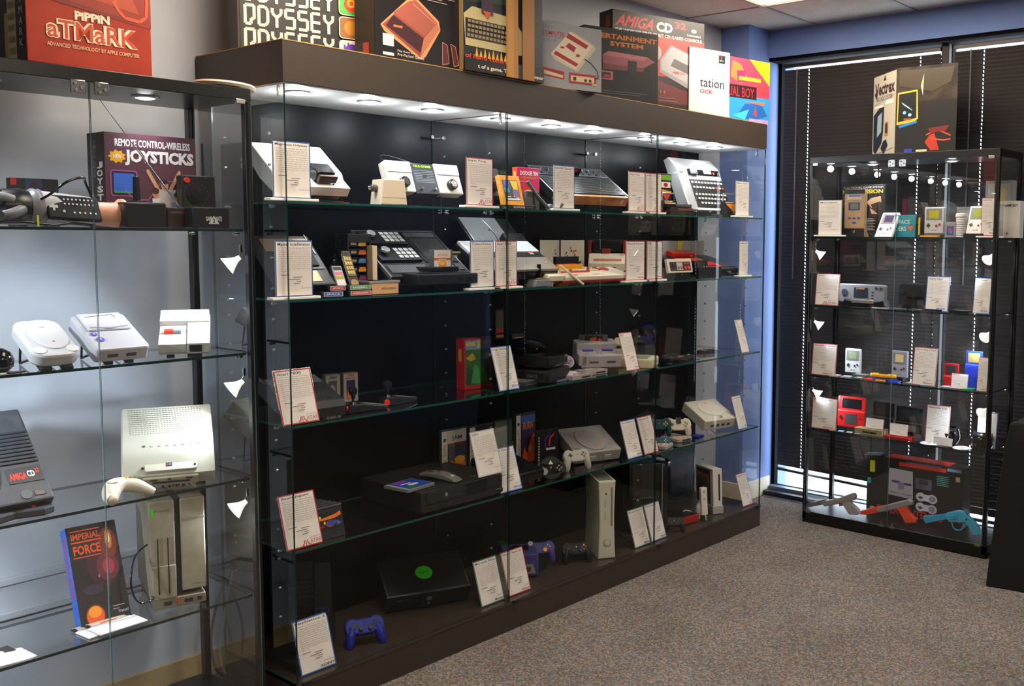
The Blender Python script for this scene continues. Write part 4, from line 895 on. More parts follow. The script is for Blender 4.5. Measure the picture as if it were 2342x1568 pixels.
def pad(name, lab, bay, px, v, z, py, yaw, col, lean=1.1, sc=1.0, grips=True, extra=None, kind='gamepad'):
    """winged gamepad leaning back: two round lobes, bridge, grips"""
    P = bay.w(bay.X(px, v, z), v, z + .004)
    mw = Matrix.Translation(P) @ Matrix.Rotation(bay.a + yaw, 4, 'Z') @ Matrix.Rotation(lean, 4, 'X')
    T = Th(name, lab, 'gamepad', mw); m = mat(col, .42, spec=.3); s = sc
    bm = bmesh.new(); s = s * .82
    out = [(-.03, .082), (.03, .082), (.045, .09), (.066, .084), (.08, .066), (.083, .045), (.078, .026), (.06, .018), (.042, .02), (.03, .014), (-.03, .014), (-.042, .02), (-.06, .018), (-.078, .026), (-.083, .045), (-.08, .066), (-.066, .084), (-.045, .09)]
    bm_prism(bm, [(x * s, y * s) for x, y in out], -.03 * s, 0, 'xy', .007 * s)
    if grips:
        for sg in (-1, 1):
            bm_tube(bm, smooth_path([(sg * .052 * s, .05 * s, -.016 * s), (sg * .062 * s, .02 * s, -.02 * s), (sg * .068 * s, -.012 * s, -.03 * s), (sg * .069 * s, -.03 * s, -.036 * s)], 4), [.022 * s, .022 * s, .018 * s, .009 * s], 12)
    bm_obj('shell', bm, m, T.e, smooth=True)
    if extra: extra(T, s)
    T.world('prop', BLKM, lambda bm: (bm_tube(bm, [P + V3((0, .03, .03)), P + V3((0, .05, 0))], .004, 6)))
    return T
def face_std(cols=('#3c3c40',) * 4, sticks=True, mid='#888888', dp='#222224'):
    def f(T, s):
        for k, (dx, dy) in enumerate(((0, .011), (.011, 0), (0, -.011), (-.011, 0))): T.c('button', ((.043 + dx) * s, (.052 + dy) * s, 0), .0052 * s, .003 * s, mat(cols[k], .3))
        T.p('cross_pad', [(x * s - .043 * s, y * s + .052 * s) for x, y in ((-.004, .012), (-.004, .004), (-.012, .004), (-.012, -.004), (-.004, -.004), (-.004, -.012), (.004, -.012), (.004, -.004), (.012, -.004), (.012, .004), (.004, .004), (.004, .012))], 0, .0035 * s, mat(dp, .35))
        if sticks:
            for sg in (-1, 1):
                b = T.c('stick_base', (sg * .02 * s, .034 * s, 0), .011 * s, .002 * s, BLK); T.c('thumb_stick', (sg * .02 * s, .034 * s, .001), .0085 * s, .009 * s, mat('#26262a', .4), to=b)
        T.c('centre_button', (0, .056 * s, 0), .004 * s, .002 * s, mat(mid, .3))
    return f
pad('gamepad', 'black gamepad leaning against the stacked tower', M, 1262, .10, Z, 0, -.5, '#0e0e10', 1.15, .95, True, face_std(sticks=False))
# jewel cases
def flat(name, lab, cat, bay, px, v, z, wd, dp, th, yaw, col, items=None, front=None, group=None, rough=.3):
    T = Th(name, lab, cat, Matrix.Translation(bay.w(bay.X(px, v, z), v, z + .0006)) @ Matrix.Rotation(bay.a + yaw, 4, 'Z'), group)
    T.w, T.d, T.h = wd, dp, th
    T.b('body', (0, 0, 0), (wd, dp, th), mat(col, rough), min(.0015, th * .3))
    if items: T.a((0, 0, th + .0002), (wd, 0, 0), (0, dp, 0), items)
    if front: T.a((0, -.0002, 0), (wd, 0, 0), (0, 0, th), front, name='edge_print')
    return T
flat('disc_case', 'flat disc case with orange artwork nearest the blue-edged card', 'disc case', M, 1202, .05, Z, .1, .09, .018, .25, '#3a3c3e', [('r', '#6a6c6c', .05, .05, .95, .95), ('p', '#e88a18', [(.05, .6), (.6, .7), (.9, .95), (.2, .9)]), ('p', '#c8321c', [(.3, .65), (.6, .7), (.5, .85)])])
flat('disc_case', 'flat disc case with blue artwork behind the orange one', 'disc case', M, 1236, .08, Z, .1, .09, .018, .2, '#3a3c3e', [('r', '#4a6a9a', .05, .2, .7, .95), ('r', '#b88848', .72, .1, .95, .6)])
flat('disc_case', 'empty clear blue case lying at the shelf edge', 'disc case', M, 1275, .035, Z, .12, .1, .008, .12, '#5c6c86', [('r', '#8494b0', .1, .1, .9, .9)], rough=.1)
# dog-bone gamepad
def dogbone(lab, bay, px, v, z, yaw, lean, c1='#b9aeb4', c2='#8d8290', bt=('#5a3aa0', '#5a3aa0', '#a48fc0', '#a48fc0')):
    P = bay.w(bay.X(px, v, z), v, z + .004)
    T = Th('gamepad', lab, 'gamepad', Matrix.Translation(P) @ Matrix.Rotation(bay.a + yaw, 4, 'Z') @ Matrix.Rotation(lean, 4, 'X'))
    bm = bmesh.new(); pts = []
    for i in range(24):
        t = math.radians(-130 + 260 * i / 23); pts.append((.048 + .03 * math.cos(t), .035 + .03 * math.sin(t)))
    for i in range(24):
        t = math.radians(50 + 260 * i / 23); pts.append((-.048 + .03 * math.cos(t), .035 + .03 * math.sin(t)))
    bm_prism(bm, pts, -.018, 0, 'xy', .003); bm_obj('shell', bm, mat(c1, .4), T.e, smooth=True)
    d = T.c('button_disc', (.048, .035, -.001), .024, .003, mat(c2, .4), n=28)
    for k, (dx, dy) in enumerate(((.01, 0), (0, -.01), (0, .01), (-.01, 0))): T.c('button', (.048 + dx, .035 + dy, .002), .0048, .002, mat(bt[k], .35), to=d)
    T.p('cross_pad', [(x - .048, y + .035) for x, y in ((-.004, .012), (-.004, .004), (-.012, .004), (-.012, -.004), (-.004, -.004), (-.004, -.012), (.004, -.012), (.004, -.004), (.012, -.004), (.012, .004), (.004, .004), (.004, .012))], 0, .003, mat('#3a383c', .4))
    T.b('pill_button', (-.012, .018, 0), (-.004, .022, .002), mat('#4a4448', .4), .001); T.b('pill_button', (.004, .018, 0), (.012, .022, .002), mat('#4a4448', .4), .001)
    T.world('prop', BLKM, lambda bm: bm_tube(bm, [P + V3((0, .02, .03)), P + V3((0, .05, 0))], .004, 6))
    return T
dogbone('pale lilac-buttoned gamepad leaning beside the grey and purple console', M, 1280, .16, Z + .03, -.45, 1.0)
# grey & purple console
T = slant('purple_key_console', 'light grey console with two purple sliders and a cartridge plugged in', 'game console', M, 1330, .16, 1424, .05, Z + .02, 792, .34, .055, stand=False)
w, h = T.w, T.h; SN = mat('#a8a0a4', .4)
T.b('shell', (0, 0, -.06), (w, h, 0), SN, .006); T.b('raised_lid', (w * .0, h * .55, -.01), (w, h, .03), mat('#b4aeb0', .4), .006)
T.b('grey_inlay', (w * .42, h * .14, 0), (w * .56, h * .5, .001), mat('#8b8a90', .4), 0)
for a in (.12, .6): T.b('purple_slider', (w * a, h * .38, 0), (w * (a + .26), h * .48, .006), mat('#4a34a8', .35), .002)
for a in (.2, .62): T.b('port', (w * a, -.002, -.036), (w * (a + .22), .004, -.028), mat('#4a4446', .4), .001)
T.b('cheek', (-.012, .0, -.05), (.03, h * .3, .004), SN, .006)
gbox('cartridge', 'wide dark grey cartridge with an orange picture plugged into the grey console', 'cartridge', M, 1324, .27, 1390, .17, Z + .085, 766, .02, '#565058', [('r', '#1a1a1e', .2, .1, .82, .95), ('p', '#b8561c', [(.3, .2), (.4, .8), (.6, .9), (.6, .2)]), ('p', '#8a8a3c', [(.3, .2), (.5, .5), (.5, .15)]), ('r', '#c0301c', .66, .55, .8, .75), ('l', '#3e3a40', [(.08, .05), (.08, .95)], .001), ('l', '#3e3a40', [(.92, .05), (.92, .95)], .001)])
T = Th('mouse', 'pale grey ball mouse in front of the purple-slider console', 'mouse', Matrix.Translation(M.w(M.X(1306, .07, Z), .07, Z)))
T.lathe('shell', [(.034, 0), (.037, .01), (.034, .024), (.022, .033), (0, .036)], mat('#b8b2b6', .35)); T.b('button', (-.016, -.034, .021), (.016, -.012, .029), mat('#a8a2a8', .35), .003)
for k, (px, v, yaw, lab) in enumerate(((1340, .02, .05, 'grey cartridge lying at the shelf edge in front of the other'), (1372, .075, -.05, 'grey cartridge with a pale strip lying behind the first'))):
    T = flat('cartridge', lab, 'cartridge', M, px - 30, v, Z, .135, .08, .02, yaw, '#a39b9f', [('r', '#857d82', .15, .2, .85, .75), ('r', '#c8b8a8', .2, .3, .6, .6)], [('r', '#4a2a26', .45, .25, .9, .6)])
# yellowed two-deck console
YEL = mat('#cfc9a4', .45)
T = slant('two_deck_console', 'yellowed beige console with a raised hood and stepped deck', 'game console', M, 1462, .05, 1518, .10, Z + .005, 790, .14, .05, stand=False)
w, h = T.w, T.h
mwx = Matrix.Translation(M.w(M.X(1502, .05, Z), .05, Z)) @ Matrix.Rotation(math.radians(28), 4, 'Z'); T.e.matrix_world = mwx; T.m = mwx
T.b('lower_deck', (-.10, .0, .0), (.06, .17, .045), YEL, .008); T.b('smoky_lid', (-.085, .03, .045), (.035, .14, .05), mat('#9a9c94', .25), .002)
T.b('hood_base', (-.12, .16, .0), (.02, .25, .09), YEL, .01); T.b('hood_flap', (-.09, .13, .115), (.05, .21, .126), mat('#c8bf94', .45), .004).rotation_euler = (.0, -.12, 0)
T.b('strut', (-.03, .16, .05), (-.01, .18, .12), mat('#8f9a96', .2), .002)
T.b('port', (.02, -.001, .015), (.03, .002, .024), mat('#8a8870', .5), 0); T.b('port', (.04, -.001, .015), (.05, .002, .024), mat('#8a8870', .5), 0)
# coiled gamepads
def slimpad(lab, px, v, yaw):
    T = Th('gamepad', lab, 'gamepad', Matrix.Translation(M.w(M.X(px, v, Z), v, Z)) @ Matrix.Rotation(yaw, 4, 'Z'), 'black gamepads with gold pads')
    T.p('shell', rrect(0, 0, .15, .065, .028, 6), 0.001, .018, BLKM, 'xy', .004); T.c('gold_pad', (.03, .032, .018), .014, .003, mat('#a8824c', .4, .4))
    for k in range(3): T.c('button', (.1 + k * .014, .026 + .006 * k, .018), .005, .003, mat('#a8824c', .4, .4))
    T.b('label', (.055, .03, .018), (.085, .038, .0185), mat('#55585c', .4), 0); return T
slimpad('black gamepad with gold pads, nearer one on the shelf edge', 1562, .07, .12); slimpad('black gamepad with gold pads lying farther back', 1612, .14, .02)
T = Th('cable', 'loose coil of black gamepad cable', 'cable', Matrix.Translation(M.w(M.X(1545, .16, Z), .16, Z)))
pts = [(.09 * math.cos(t * .9) * (1 + .2 * math.sin(t * 2.3)), .045 * math.sin(t * .9) + .01 * math.sin(t), .004 + .012 * abs(math.sin(t * .6))) for t in [i * .5 for i in range(52)]]
T.t('cord', pts + [(.12, -.03, .012), (.16, -.04, .014)], .0026, BLKG, k=2, n=6)
# ================================================================== SHELF FOUR
Z = S4 + .0005
u = M.X(715, .05, Z)
T = Th('cartridge', 'front black cartridge with a fiery picture label in the ribbed stack', 'cartridge', Matrix.Translation(M.w(M.X(728, .05, Z), .05, Z)) @ Matrix.Rotation(-math.radians(14), 4, 'X'), 'ribbed black cartridges leaning in a stack')
JW = M.X(791, .05, Z) - M.X(728, .05, Z)
def jag(T, art_=True):
    T.b('body', (0, 0, 0), (JW, .012, .105), mat('#26272a', .4), .002); bm = bmesh.new()
    bm_tube(bm, [(0, .006, .107), (JW, .006, .107)], .0085, 10); bm_obj('rounded_top', bm, mat('#2c2d30', .35), T.e, smooth=True)
    if art_: T.a((JW * .04, -.0003, .03), (JW * .92, 0, 0), (0, 0, .058), [('r', '#1c1e26', 0, 0, 1, 1), ('p', '#e87818', [(.02, .7), (.3, .75), (.75, .85), (.95, .98), (.98, .75), (.7, .62), (.1, .6)]), ('e', '#e8c020', .12, .8, .08, .09), ('e', '#b8302c', .52, .35, .18, .2), ('p', '#3a4a9a', [(.3, .3), (.5, .55), (.9, .45), (.6, .2)]), ('e', '#e0b828', .3, .45, .04, .09), ('t', '#c02430', 'RAYMAN', .03, .18, .25, .14, .02), ('p', '#4a6ac0', [(.8, .4), (.98, .3), (.75, .2)])])
jag(T)
for k in range(1, 6):
    T = Th('cartridge', ['', 'second black cartridge of the ribbed leaning stack', 'third black cartridge of the ribbed leaning stack', 'fourth black cartridge of the ribbed leaning stack', 'fifth black cartridge of the ribbed leaning stack', 'rearmost black cartridge of the ribbed leaning stack'][k], 'cartridge', Matrix.Translation(M.w(M.X(728, .05, Z) - .004 * k, .05 + .021 * k, Z)) @ Matrix.Rotation(-math.radians(14 + k * .5), 4, 'X'), 'ribbed black cartridges leaning in a stack')
    jag(T, False)
# black player with tray
PL0 = aim(M, 965, 1180, Z); 
T = Th('disc_player', 'wide matt black front-loading disc player carrying a case, remote and card', 'player', Matrix.Translation(M.w(M.X(965, .035, Z), .035, Z)))
w = M.X(1149, .035, Z) - M.X(965, .035, Z); w = min(w, .5); hh = M.Z(1128, M.X(965, .035, Z), .035) - Z
PLW, PLH = w, hh; PLX = M.X(965, .035, Z)
T.b('body', (0, 0, .006), (w, .375, hh), mat('#1b1a1a', .5), .003)
T.b('tray_door', (w * .06, -.004, hh * .45), (w * .5, .0, hh * .92), mat('#242322', .4), .002); T.b('display_window', (w * .55, -.002, hh * .42), (w * .8, .0, hh * .92), BLKG, .001); T.b('lower_fascia', (0, -.003, .006), (w, 0, hh * .32), mat('#211f1e', .45), .001)
T.a((0, -.0042, 0), (w, 0, 0), (0, 0, hh), [('r', '#8a8a8c', .265, .62, .295, .78), ('r', '#8a857c', .9, .3, .97, .34), ('r', '#3a3a3a', .3, .5, .5, .52), ('e', '#0a0a0a', .1, .2, .012, .05), ('e', '#0a0a0a', .2, .22, .012, .05), ('e', '#0a0a0a', .26, .22, .012, .05), ('e', '#3a3a3a', .32, .24, .012, .05)])
for a in (.05, .9): T.c('foot', (w * a, .03, 0), .012, .007, BLKM)
ZL = Z + PLH + .001
flat('game_case', 'blue-covered disc case lying on the black player', 'disc case', M, 933, .07, ZL, .142, .125, .012, .12, '#7a7c80', [('r', '#2244a8', .1, .06, .96, .95), ('p', '#8a3a9a', [(.2, .7), (.7, .75), (.6, .9), (.2, .9)]), ('e', '#c8d0d8', .55, .4, .18, .1), ('r', '#d8dce0', .25, .55, .6, .62), ('p', '#2f6a3a', [(.1, .2), (.4, .3), (.5, .1), (.1, .1)]), ('r', '#a8b0a8', .02, .06, .09, .95)])
T = Th('remote_control', 'silver grey remote control arching on the black player', 'remote control', Matrix.Translation(M.w(M.X(1043, .05, ZL), .05, ZL)) @ Matrix.Rotation(.28, 4, 'Z'))
T.p('body', [(0, .004), (.02, .016), (.07, .03), (.13, .03), (.17, .022), (.17, .012), (.12, .012), (.06, .006), (.01, 0)], 0, .05, mat('#6d6a66', .4), 'yz', .004)
T.a((0, .07, .0306), (.05, 0, 0), (0, .09, 0), [('r', '#2a2a2a', .2, .5, .5, .7), ('r', '#2a2a2a', .6, .3, .8, .4), ('r', '#2a2a2a', .2, .15, .4, .22), ('r', '#2a2a2a', .6, .7, .8, .8), ('r', '#3a3a3a', .25, .85, .75, .9)]); T.b('badge', (.018, .028, .018), (.032, .038, .024), mat('#c8c8c4', .4), 0)
card('plain-edged card standing on top of the black player', 'CD-i', '#b9bcc4', None, BLU, 1095, .04, ZL, tilt=T_, base=False, w=.128)
def jcase(lab, pl, v, pr, vr, py, items, sp='#c8c4bc'):
    T = stand_box('disc_case', lab, 'disc case', M, pl, v, pr, vr, Z, py, .016, 'tall disc cases standing along the back'); w, h = T.w, T.h
    T.b('case', (0, 0, 0), (w, .016, h), mat('#3a3c3c', .2), .001); T.a((0, -.0004, 0), (w, 0, 0), (0, 0, h), items); return T
side = [('r', '#c9c2b2', .02, .03, .24, .97), ('e', '#3a4a6a', .13, .8, .06, .035)] + [('t', '#4a4844', 'SEGA SATURN'[k], .08, .66 - .058 * k, .1, .045) for k in range(11) if 'SEGA SATURN'[k] != ' ']
jcase('tall disc case with a wrestling logo and red and orange artwork', 1010, .36, 1068, .36, 985, side + [('r', '#c4bda8', .24, .72, .97, .97), ('t', '#2a4a8a', 'JAM', .4, .76, .4, .1, .02), ('r', '#7a1c1c', .26, .66, .97, .71), ('r', '#28324a', .26, .03, .97, .66), ('p', '#d8641c', [(.28, .05), (.35, .4), (.6, .3), (.9, .45), (.95, .05)]), ('e', '#e8a028', .7, .38, .2, .08), ('r', '#b82c1c', .4, .03, .9, .15)])
jcase('dark disc case mostly hidden by the plain-edged card', 1074, .36, 1128, .36, 976, side + [('r', '#1a1c20', .26, .03, .97, .97)])
jcase('muted grey disc case with orange figures, crossed by a glass edge', 1132, .36, 1182, .36, 963, [('r', '#55605e', .02, .03, .98, .97), ('t', '#8a6a4a', 'DAYTONA', .1, .75, .8, .09), ('p', '#a86a3c', [(.2, .2), (.4, .5), (.5, .3), (.35, .15)]), ('p', '#b8922c', [(.7, .3), (.8, .55), (.9, .4), (.85, .2)]), ('r', '#3a4240', .4, .03, .6, .15)])
jcase('disc case with blue sky and orange flames artwork', 1180, .33, 1225, .33, 948, side + [('r', '#3c2a4a', .26, .03, .95, .97), ('r', '#3a5a9a', .26, .8, .95, .95), ('t', '#b87a34', 'BURN', .35, .68, .5, .14, .02), ('p', '#e8561c', [(.28, .04), (.4, .35), (.55, .2), (.75, .5), (.93, .6), (.93, .04)]), ('p', '#f0a828', [(.6, .3), (.7, .4), (.8, .3), (.7, .2)])])
T = slant('game_console', 'flat black console with rounded hump between the blue-edged card and the black boxed game', 'game console', M, 1175, .05, 1248, .05, Z, 1042, .28, .05, stand=False)
w, h = T.w, T.h
T.b('shell', (-.03, 0, -.045), (w, h, 0), mat('#111113', .3), .012); T.p('disc_lid', ell(w * .4, h * .5, w * .36, h * .32, 30), 0, .004, mat('#0e0e10', .25)); T.b('button', (w * .1, h * .2, 0), (w * .2, h * .24, .003), STEEL, .001)
gbox('game_box', 'square black game box with a red and blue R-shaped swoosh', 'game box', M, 1228, .24, 1277, .22, Z, 986, .02, '#101014', [('t', '#b8b8a8', 'PlayStation', .03, .03, .12, .03), ('r', '#0c0c12', .18, .03, .97, .97), ('l', '#3a3a8a', [(.4, .5), (.38, .75), (.6, .88)], .006), ('l', '#e02c20', [(.55, .55), (.62, .78), (.8, .86)], .008), ('r', '#c8c4bc', .42, .44, .85, .5)] + [('r', '#b8b8a8', .06, .1 + k * .075, .11, .15 + k * .075) for k in range(10)])
T = pad('gamepad', 'round glossy black gamepad standing before the grey disc console', M, 1262, .05, Z, 0, -.6, '#0c0c0e', 1.2, .1 if False else 1.0, False, face_std(('#55555c',) * 4, False))
T.c('round_body', (0, .045, -.03), .052, .03, mat('#0b0b0d', .45, spec=.3), n=32); T.c('thumb_disc', (-.03, .03, 0), .016, .006, mat('#2c2c30', .2)); T.p('triangle_badge', [(-.01, .06), (.01, .06), (0, .078)], .0, .002, mat('#b8b8b8', .3))
T = slant('disc_console', 'light grey disc console with a round lid and an orange badge', 'game console', M, 1318, .13, 1422, .05, Z, 985, .33, .055, stand=False)
w, h = T.w, T.h; PS = mat('#8f8b88', .45)
T.b('shell', (0, 0, -.055), (w, h, 0), PS, .005); l_ = T.p('round_lid', ell(w * .52, h * .48, w * .3, h * .42, 36), 0, .005, mat('#959190', .4), 'xy', .0015)
T.c('button', (w * .1, h * .25, 0), .014, .003, PS); T.c('button', (w * .9, h * .25, 0), .014, .003, PS)
T.a((0, 0, .0056), (w, 0, 0), (0, h, 0), [('p', '#e0421c', [(.5, .2), (.53, .26), (.55, .2)]), ('r', '#6a6664', .45, .75, .55, .77)])
T.b('card_port', (w * .62, -.006, -.045), (w * .78, .0, -.02), mat('#a09c98', .4), .002); T.b('card_port', (w * .3, -.006, -.045), (w * .44, .0, -.02), mat('#a09c98', .4), .002)
pad('gamepad', 'light grey two-handled gamepad leaning on the grey disc console', M, 1325, .06, Z + .03, 0, -.35, '#a5a19c', 1.0, .95, True, face_std(('#4a4a4e', '#a04a44', '#4a4a4e', '#4a4a4e'), False))
pad('gamepad', 'translucent teal three-pronged gamepad with yellow buttons', M, 1508, .16, Z + .05, 0, -.75, '#17444c', 1.35, .95, True, face_std(('#e8b020', '#e8b020', '#e8b020', '#e8b020'), False, '#c03a3a'))
pad('gamepad', 'second translucent teal gamepad lying below the first', M, 1512, .08, Z, 0, -.75, '#1a4a58', 1.0, .75, True, face_std(('#a8b8b8',) * 4, False))
T = pad('gamepad', 'white gamepad with small screen and coloured buttons standing upright', M, 1553, .12, Z + .035, 0, -.7, '#d6d1c6', 1.35, 1.0, True, face_std(('#4aa04a', '#3a5ac8', '#e0402c', '#e8c020'), False, '#e0602c', '#5a5650'))
T.b('memory_screen', (-.013, .045, 0), (.013, .078, .004), mat('#3f443c', .2), .002); T.c('thumb_stick', (-.05, .065, 0), .011, .006, mat('#b8b4aa', .4))
T = slant('disc_console', 'white disc console with four ports and a faint spiral badge', 'game console', M, 1614, .11, 1686, .05, Z + .01, 921, .30, .055)
w, h = T.w, T.h; DC = mat('#cfc9ba', .4)
T.b('shell', (0, 0, -.06), (w, h, 0), DC, .006); T.p('round_lid', ell(w * .55, h * .55, w * .36, h * .36, 36), 0, .004, mat('#d8d3c6', .35), 'xy', .0015)
T.a((0, 0, .0045), (w, 0, 0), (0, h, 0), [('r', '#e08a5c', .5, .78, .6, .82), ('p', '#9a968c', [(.52, .14), (.6, .14), (.56, .05)])])
for k in range(4): T.b('port', (w * (.2 + .17 * k), -.002, -.04), (w * (.3 + .17 * k), .003, -.026), mat('#4a4640', .4), .001)
flat('memory_card', 'small dark blue translucent memory card under the white console', 'memory card', M, 1597, .05, Z, .06, .045, .016, .1, '#16267a', [('r', '#3a4ab0', .5, .2, .9, .8)], rough=.15)
for px, v, yaw, lab in ((1524, .02, .3, 'rounded grey cartridge with an orange label at the shelf edge'), (1552, .075, -.1, 'rounded grey cartridge with a dark end slot behind it'), (1535, .13, .1, 'flat grey cartridge with an orange title farthest back')):
    T = Th('cartridge', lab, 'cartridge', Matrix.Translation(M.w(M.X(px, v, Z), v, Z + .001)) @ Matrix.Rotation(yaw, 4, 'Z'))
    T.p('body', rrect(0, 0, .11, .07, .012), 0, .018, mat('#a39e98', .45), 'xy', .003); T.a((0, 0, .0183), (.11, 0, 0), (0, .07, 0), [('r', '#c8c0b0', .12, .3, .88, .85), ('e', '#d8582c', .35, .6, .15, .15), ('e', '#e0a828', .55, .55, .1, .12), ('e', '#c84a3c', .7, .6, .1, .12)])
    if v > .05: T.b('slot', (.03, -.001, .004), (.09, .001, .012), mat('#3a2420', .5), 0)
# ================================================================== BOTTOM DECK
Z = ZP + .0005
T = stand_box('tower_console', 'tall upright black console with blue side letters in the dark corner', 'game console', M, 730, .10, 800, .04, Z, 1288, .2)
w, h = .085, T.h
T.m = T.e.matrix_world
T.b('body', (-.1, 0.03, .03), (-.012, .33, h), mat('#0c0c0e', .35), .004); T.b('front_half', (-.012, .0, .0), (.045, .3, h), mat('#09090b', .3), .003)
bm = bmesh.new()
for k in range(14): bm_box(bm, (-.098, .026, .05 + k * .017), (-.014, .03, .06 + k * .017))
bm_obj('ribs', bm, mat('#141416', .4), T.e)['kind'] = 'stuff'
T.a((-.012, -.0006, h * .45), (.05, 0, 0), (0, 0, .035), [('l', '#3a3a90', [(.1, .1), (.1, .9), (.95, .9), (.95, .5), (.5, .5), (.5, .1), (.95, .1)], .0016)])
pad('gamepad', 'translucent blue gamepad on a stand beside the tall black console', M, 840, .075, Z + .035, 0, -.35, '#16268c', .85, 1.05, True, face_std(('#2a2a30',) * 4, True, '#111111', '#1a1a20'))
T = slant('game_console', 'wide black console with a bright green disc on its lid', 'game console', M, 885, .24, 1078, .10, Z, 1290, .42, .085, stand=False)
w, h = T.w, T.h
T.b('shell', (0, 0, -.085), (w, h, 0), mat('#0f0f10', .38), .008); T.c('green_disc', (w * .5, h * .5, 0), .034, .004, mat('#2faa1e', .4), n=36); T.c('disc_ring', (w * .5, h * .5, 0), .038, .002, mat('#222422', .3), n=36)
T.a((w * .5 - .03, h * .5 - .03, .0045), (.06, 0, 0), (0, .06, 0), [('t', '#1f7a14', 'XBOX', .15, .42, .7, .14, .03)])
T.b('front_block', (w * .4, -.006, -.08), (w * .6, .01, .004), BLKM, .003); T.b('silver_lip', (0, -.003, -.004), (w, .006, .003), mat('#3a3836', .35), .002)
T.a((0, -.0008, -.085), (w, 0, 0), (0, 0, .08), [('t', '#5f5a50', 'XBOX', .1, .66, .16, .12, .02), ('e', '#0a0a0a', .2, .25, .04, .1), ('e', '#0a0a0a', .32, .25, .04, .1)])
T.c('power_button', (w * .5, -.006, -.03), .01, .003, mat('#6a6a6c', .3), (0, -1, 0)); T.c('eject_button', (w * .5, -.006, -.055), .005, .003, mat('#6a6a6c', .3), (0, -1, 0))
# purple cube console
PUR = mat('#3f3a78', .4)
T = slant('cube_console', 'purple cube-shaped console with a round black lid badge', 'game console', M, 1150, .10, 1220, .22, Z + .0, 1262, .25, .10, stand=False)
mwx = Matrix.Translation(M.w(M.X(1193, .16, Z), .16, Z)) @ Matrix.Rotation(math.radians(-38), 4, 'Z'); T.e.matrix_world = mwx; T.m = mwx
T.b('shell', (-.075, 0, .006), (.075, .16, .105), PUR, .006); T.c('black_lid', (0, .085, .105), .042, .004, BLKG, n=32); T.c('button', (-.055, .03, .105), .008, .003, mat('#a8a8ac', .3)); T.p('front_panel', [(-.06, .02), (.06, .02), (.05, .06), (-.05, .06)], -.003, .002, mat('#8a8680', .4), 'xz')
T.a((-.02, .08, .1096), (.04, 0, 0), (0, .012, 0), [('t', '#55555c', 'GAMECUBE', 0, .2, 1, .5)])
for a in (-.035, .02): T.b('port', (a, -.005, .03), (a + .02, -.002, .05), mat('#4a3a38', .4), .001)
T = pad('gamepad', 'purple gamepad with yellow, green and red buttons on a black stand', M, 1238, .17, Z + .06, 0, -.65, '#423c80', 1.0, .95, True, face_std(('#a8a8ac', '#a8a8ac', '#c83038', '#2a9a8a'), False, '#8a8aa8'))
T.c('yellow_stick', (.018, .026, 0), .009, .007, mat('#e8a820', .35)); T.c('grey_stick', (-.045, .058, 0), .011, .007, mat('#a8a8b0', .35))
T.world('stand', BLKM, lambda bm: bm_box(bm, T.m.to_translation() + V3((-.03, .0, -.064)), T.m.to_translation() + V3((.035, .07, -.01)), .004))
# curved white console
T = stand_box('curved_console', 'tall slim white console with concave sides and a silver disc tray strip', 'game console', M, 1370, .035, 1404, .035, Z, 1108, .26)
T.e.matrix_world = Matrix.Translation(M.w(M.X(1368, .07, Z), .07, Z + .001)) @ Matrix.Rotation(math.radians(-34), 4, 'Z'); T.m = T.e.matrix_world; h = T.h * 1.0; WI = mat('#c9c6b4', .4)
n_ = 14; prof = []
for k in range(n_ + 1):
    z = h * k / n_; c = .006 * math.sin(math.pi * k / n_); prof.append((.083 - c, z))
for k in range(n_, -1, -1):
    z = h * k / n_; c = .006 * math.sin(math.pi * k / n_); prof.append((c, z))
T.p('shell', prof, 0, .25, WI, 'xz', .006)
T.b('grey_top', (.008, .02, h - .002), (.075, .24, h + .001), mat('#6d7468', .4), 0)
T.b('disc_tray', (.06, -.002, h * .42), (.068, .004, h * .92), mat('#8f8678', .3, .4), .002); T.c('power_ring', (.042, -.001, h * .21), .018, .003, mat('#a8a698', .35), (0, -1, 0), n=30); T.c('power_button', (.042, -.003, h * .21), .012, .003, WI, (0, -1, 0), n=30)
T.b('port_door', (.03, -.0015, h * .5), (.038, .001, h * .62), mat('#bdbaa8', .4), .001); T.b('port_door', (.03, -.0015, h * .66), (.038, .001, h * .78), mat('#bdbaa8', .4), .001); T.c('port', (.036, -.001, h * .84), .004, .002, BLKM, (0, -1, 0))
bm = bmesh.new()
for a in range(12):
    for b_ in range(16):
        bm_box(bm, (-.0006 + (.006 * math.sin(math.pi * (h * .1 + b_ * h * .05) / h)), .03 + a * .017, h * .1 + b_ * h * .05), (.0006 + (.006 * math.sin(math.pi * (h * .1 + b_ * h * .05) / h)), .036 + a * .017, h * .1 + b_ * h * .05 + .006))
bm_obj('side_vents', bm, mat('#8d8b7c', .5), T.e)['kind'] = 'stuff'
T = pad('gamepad', 'black gamepad with four coloured buttons by the curved white console', M, 1322, .10, Z + .03, 0, -.55, '#101012', .95, 1.0, True, face_std(('#e8a020', '#d8301c', '#5aa020', '#2a4ac8'), True, '#c8c8c8', '#26262a'))
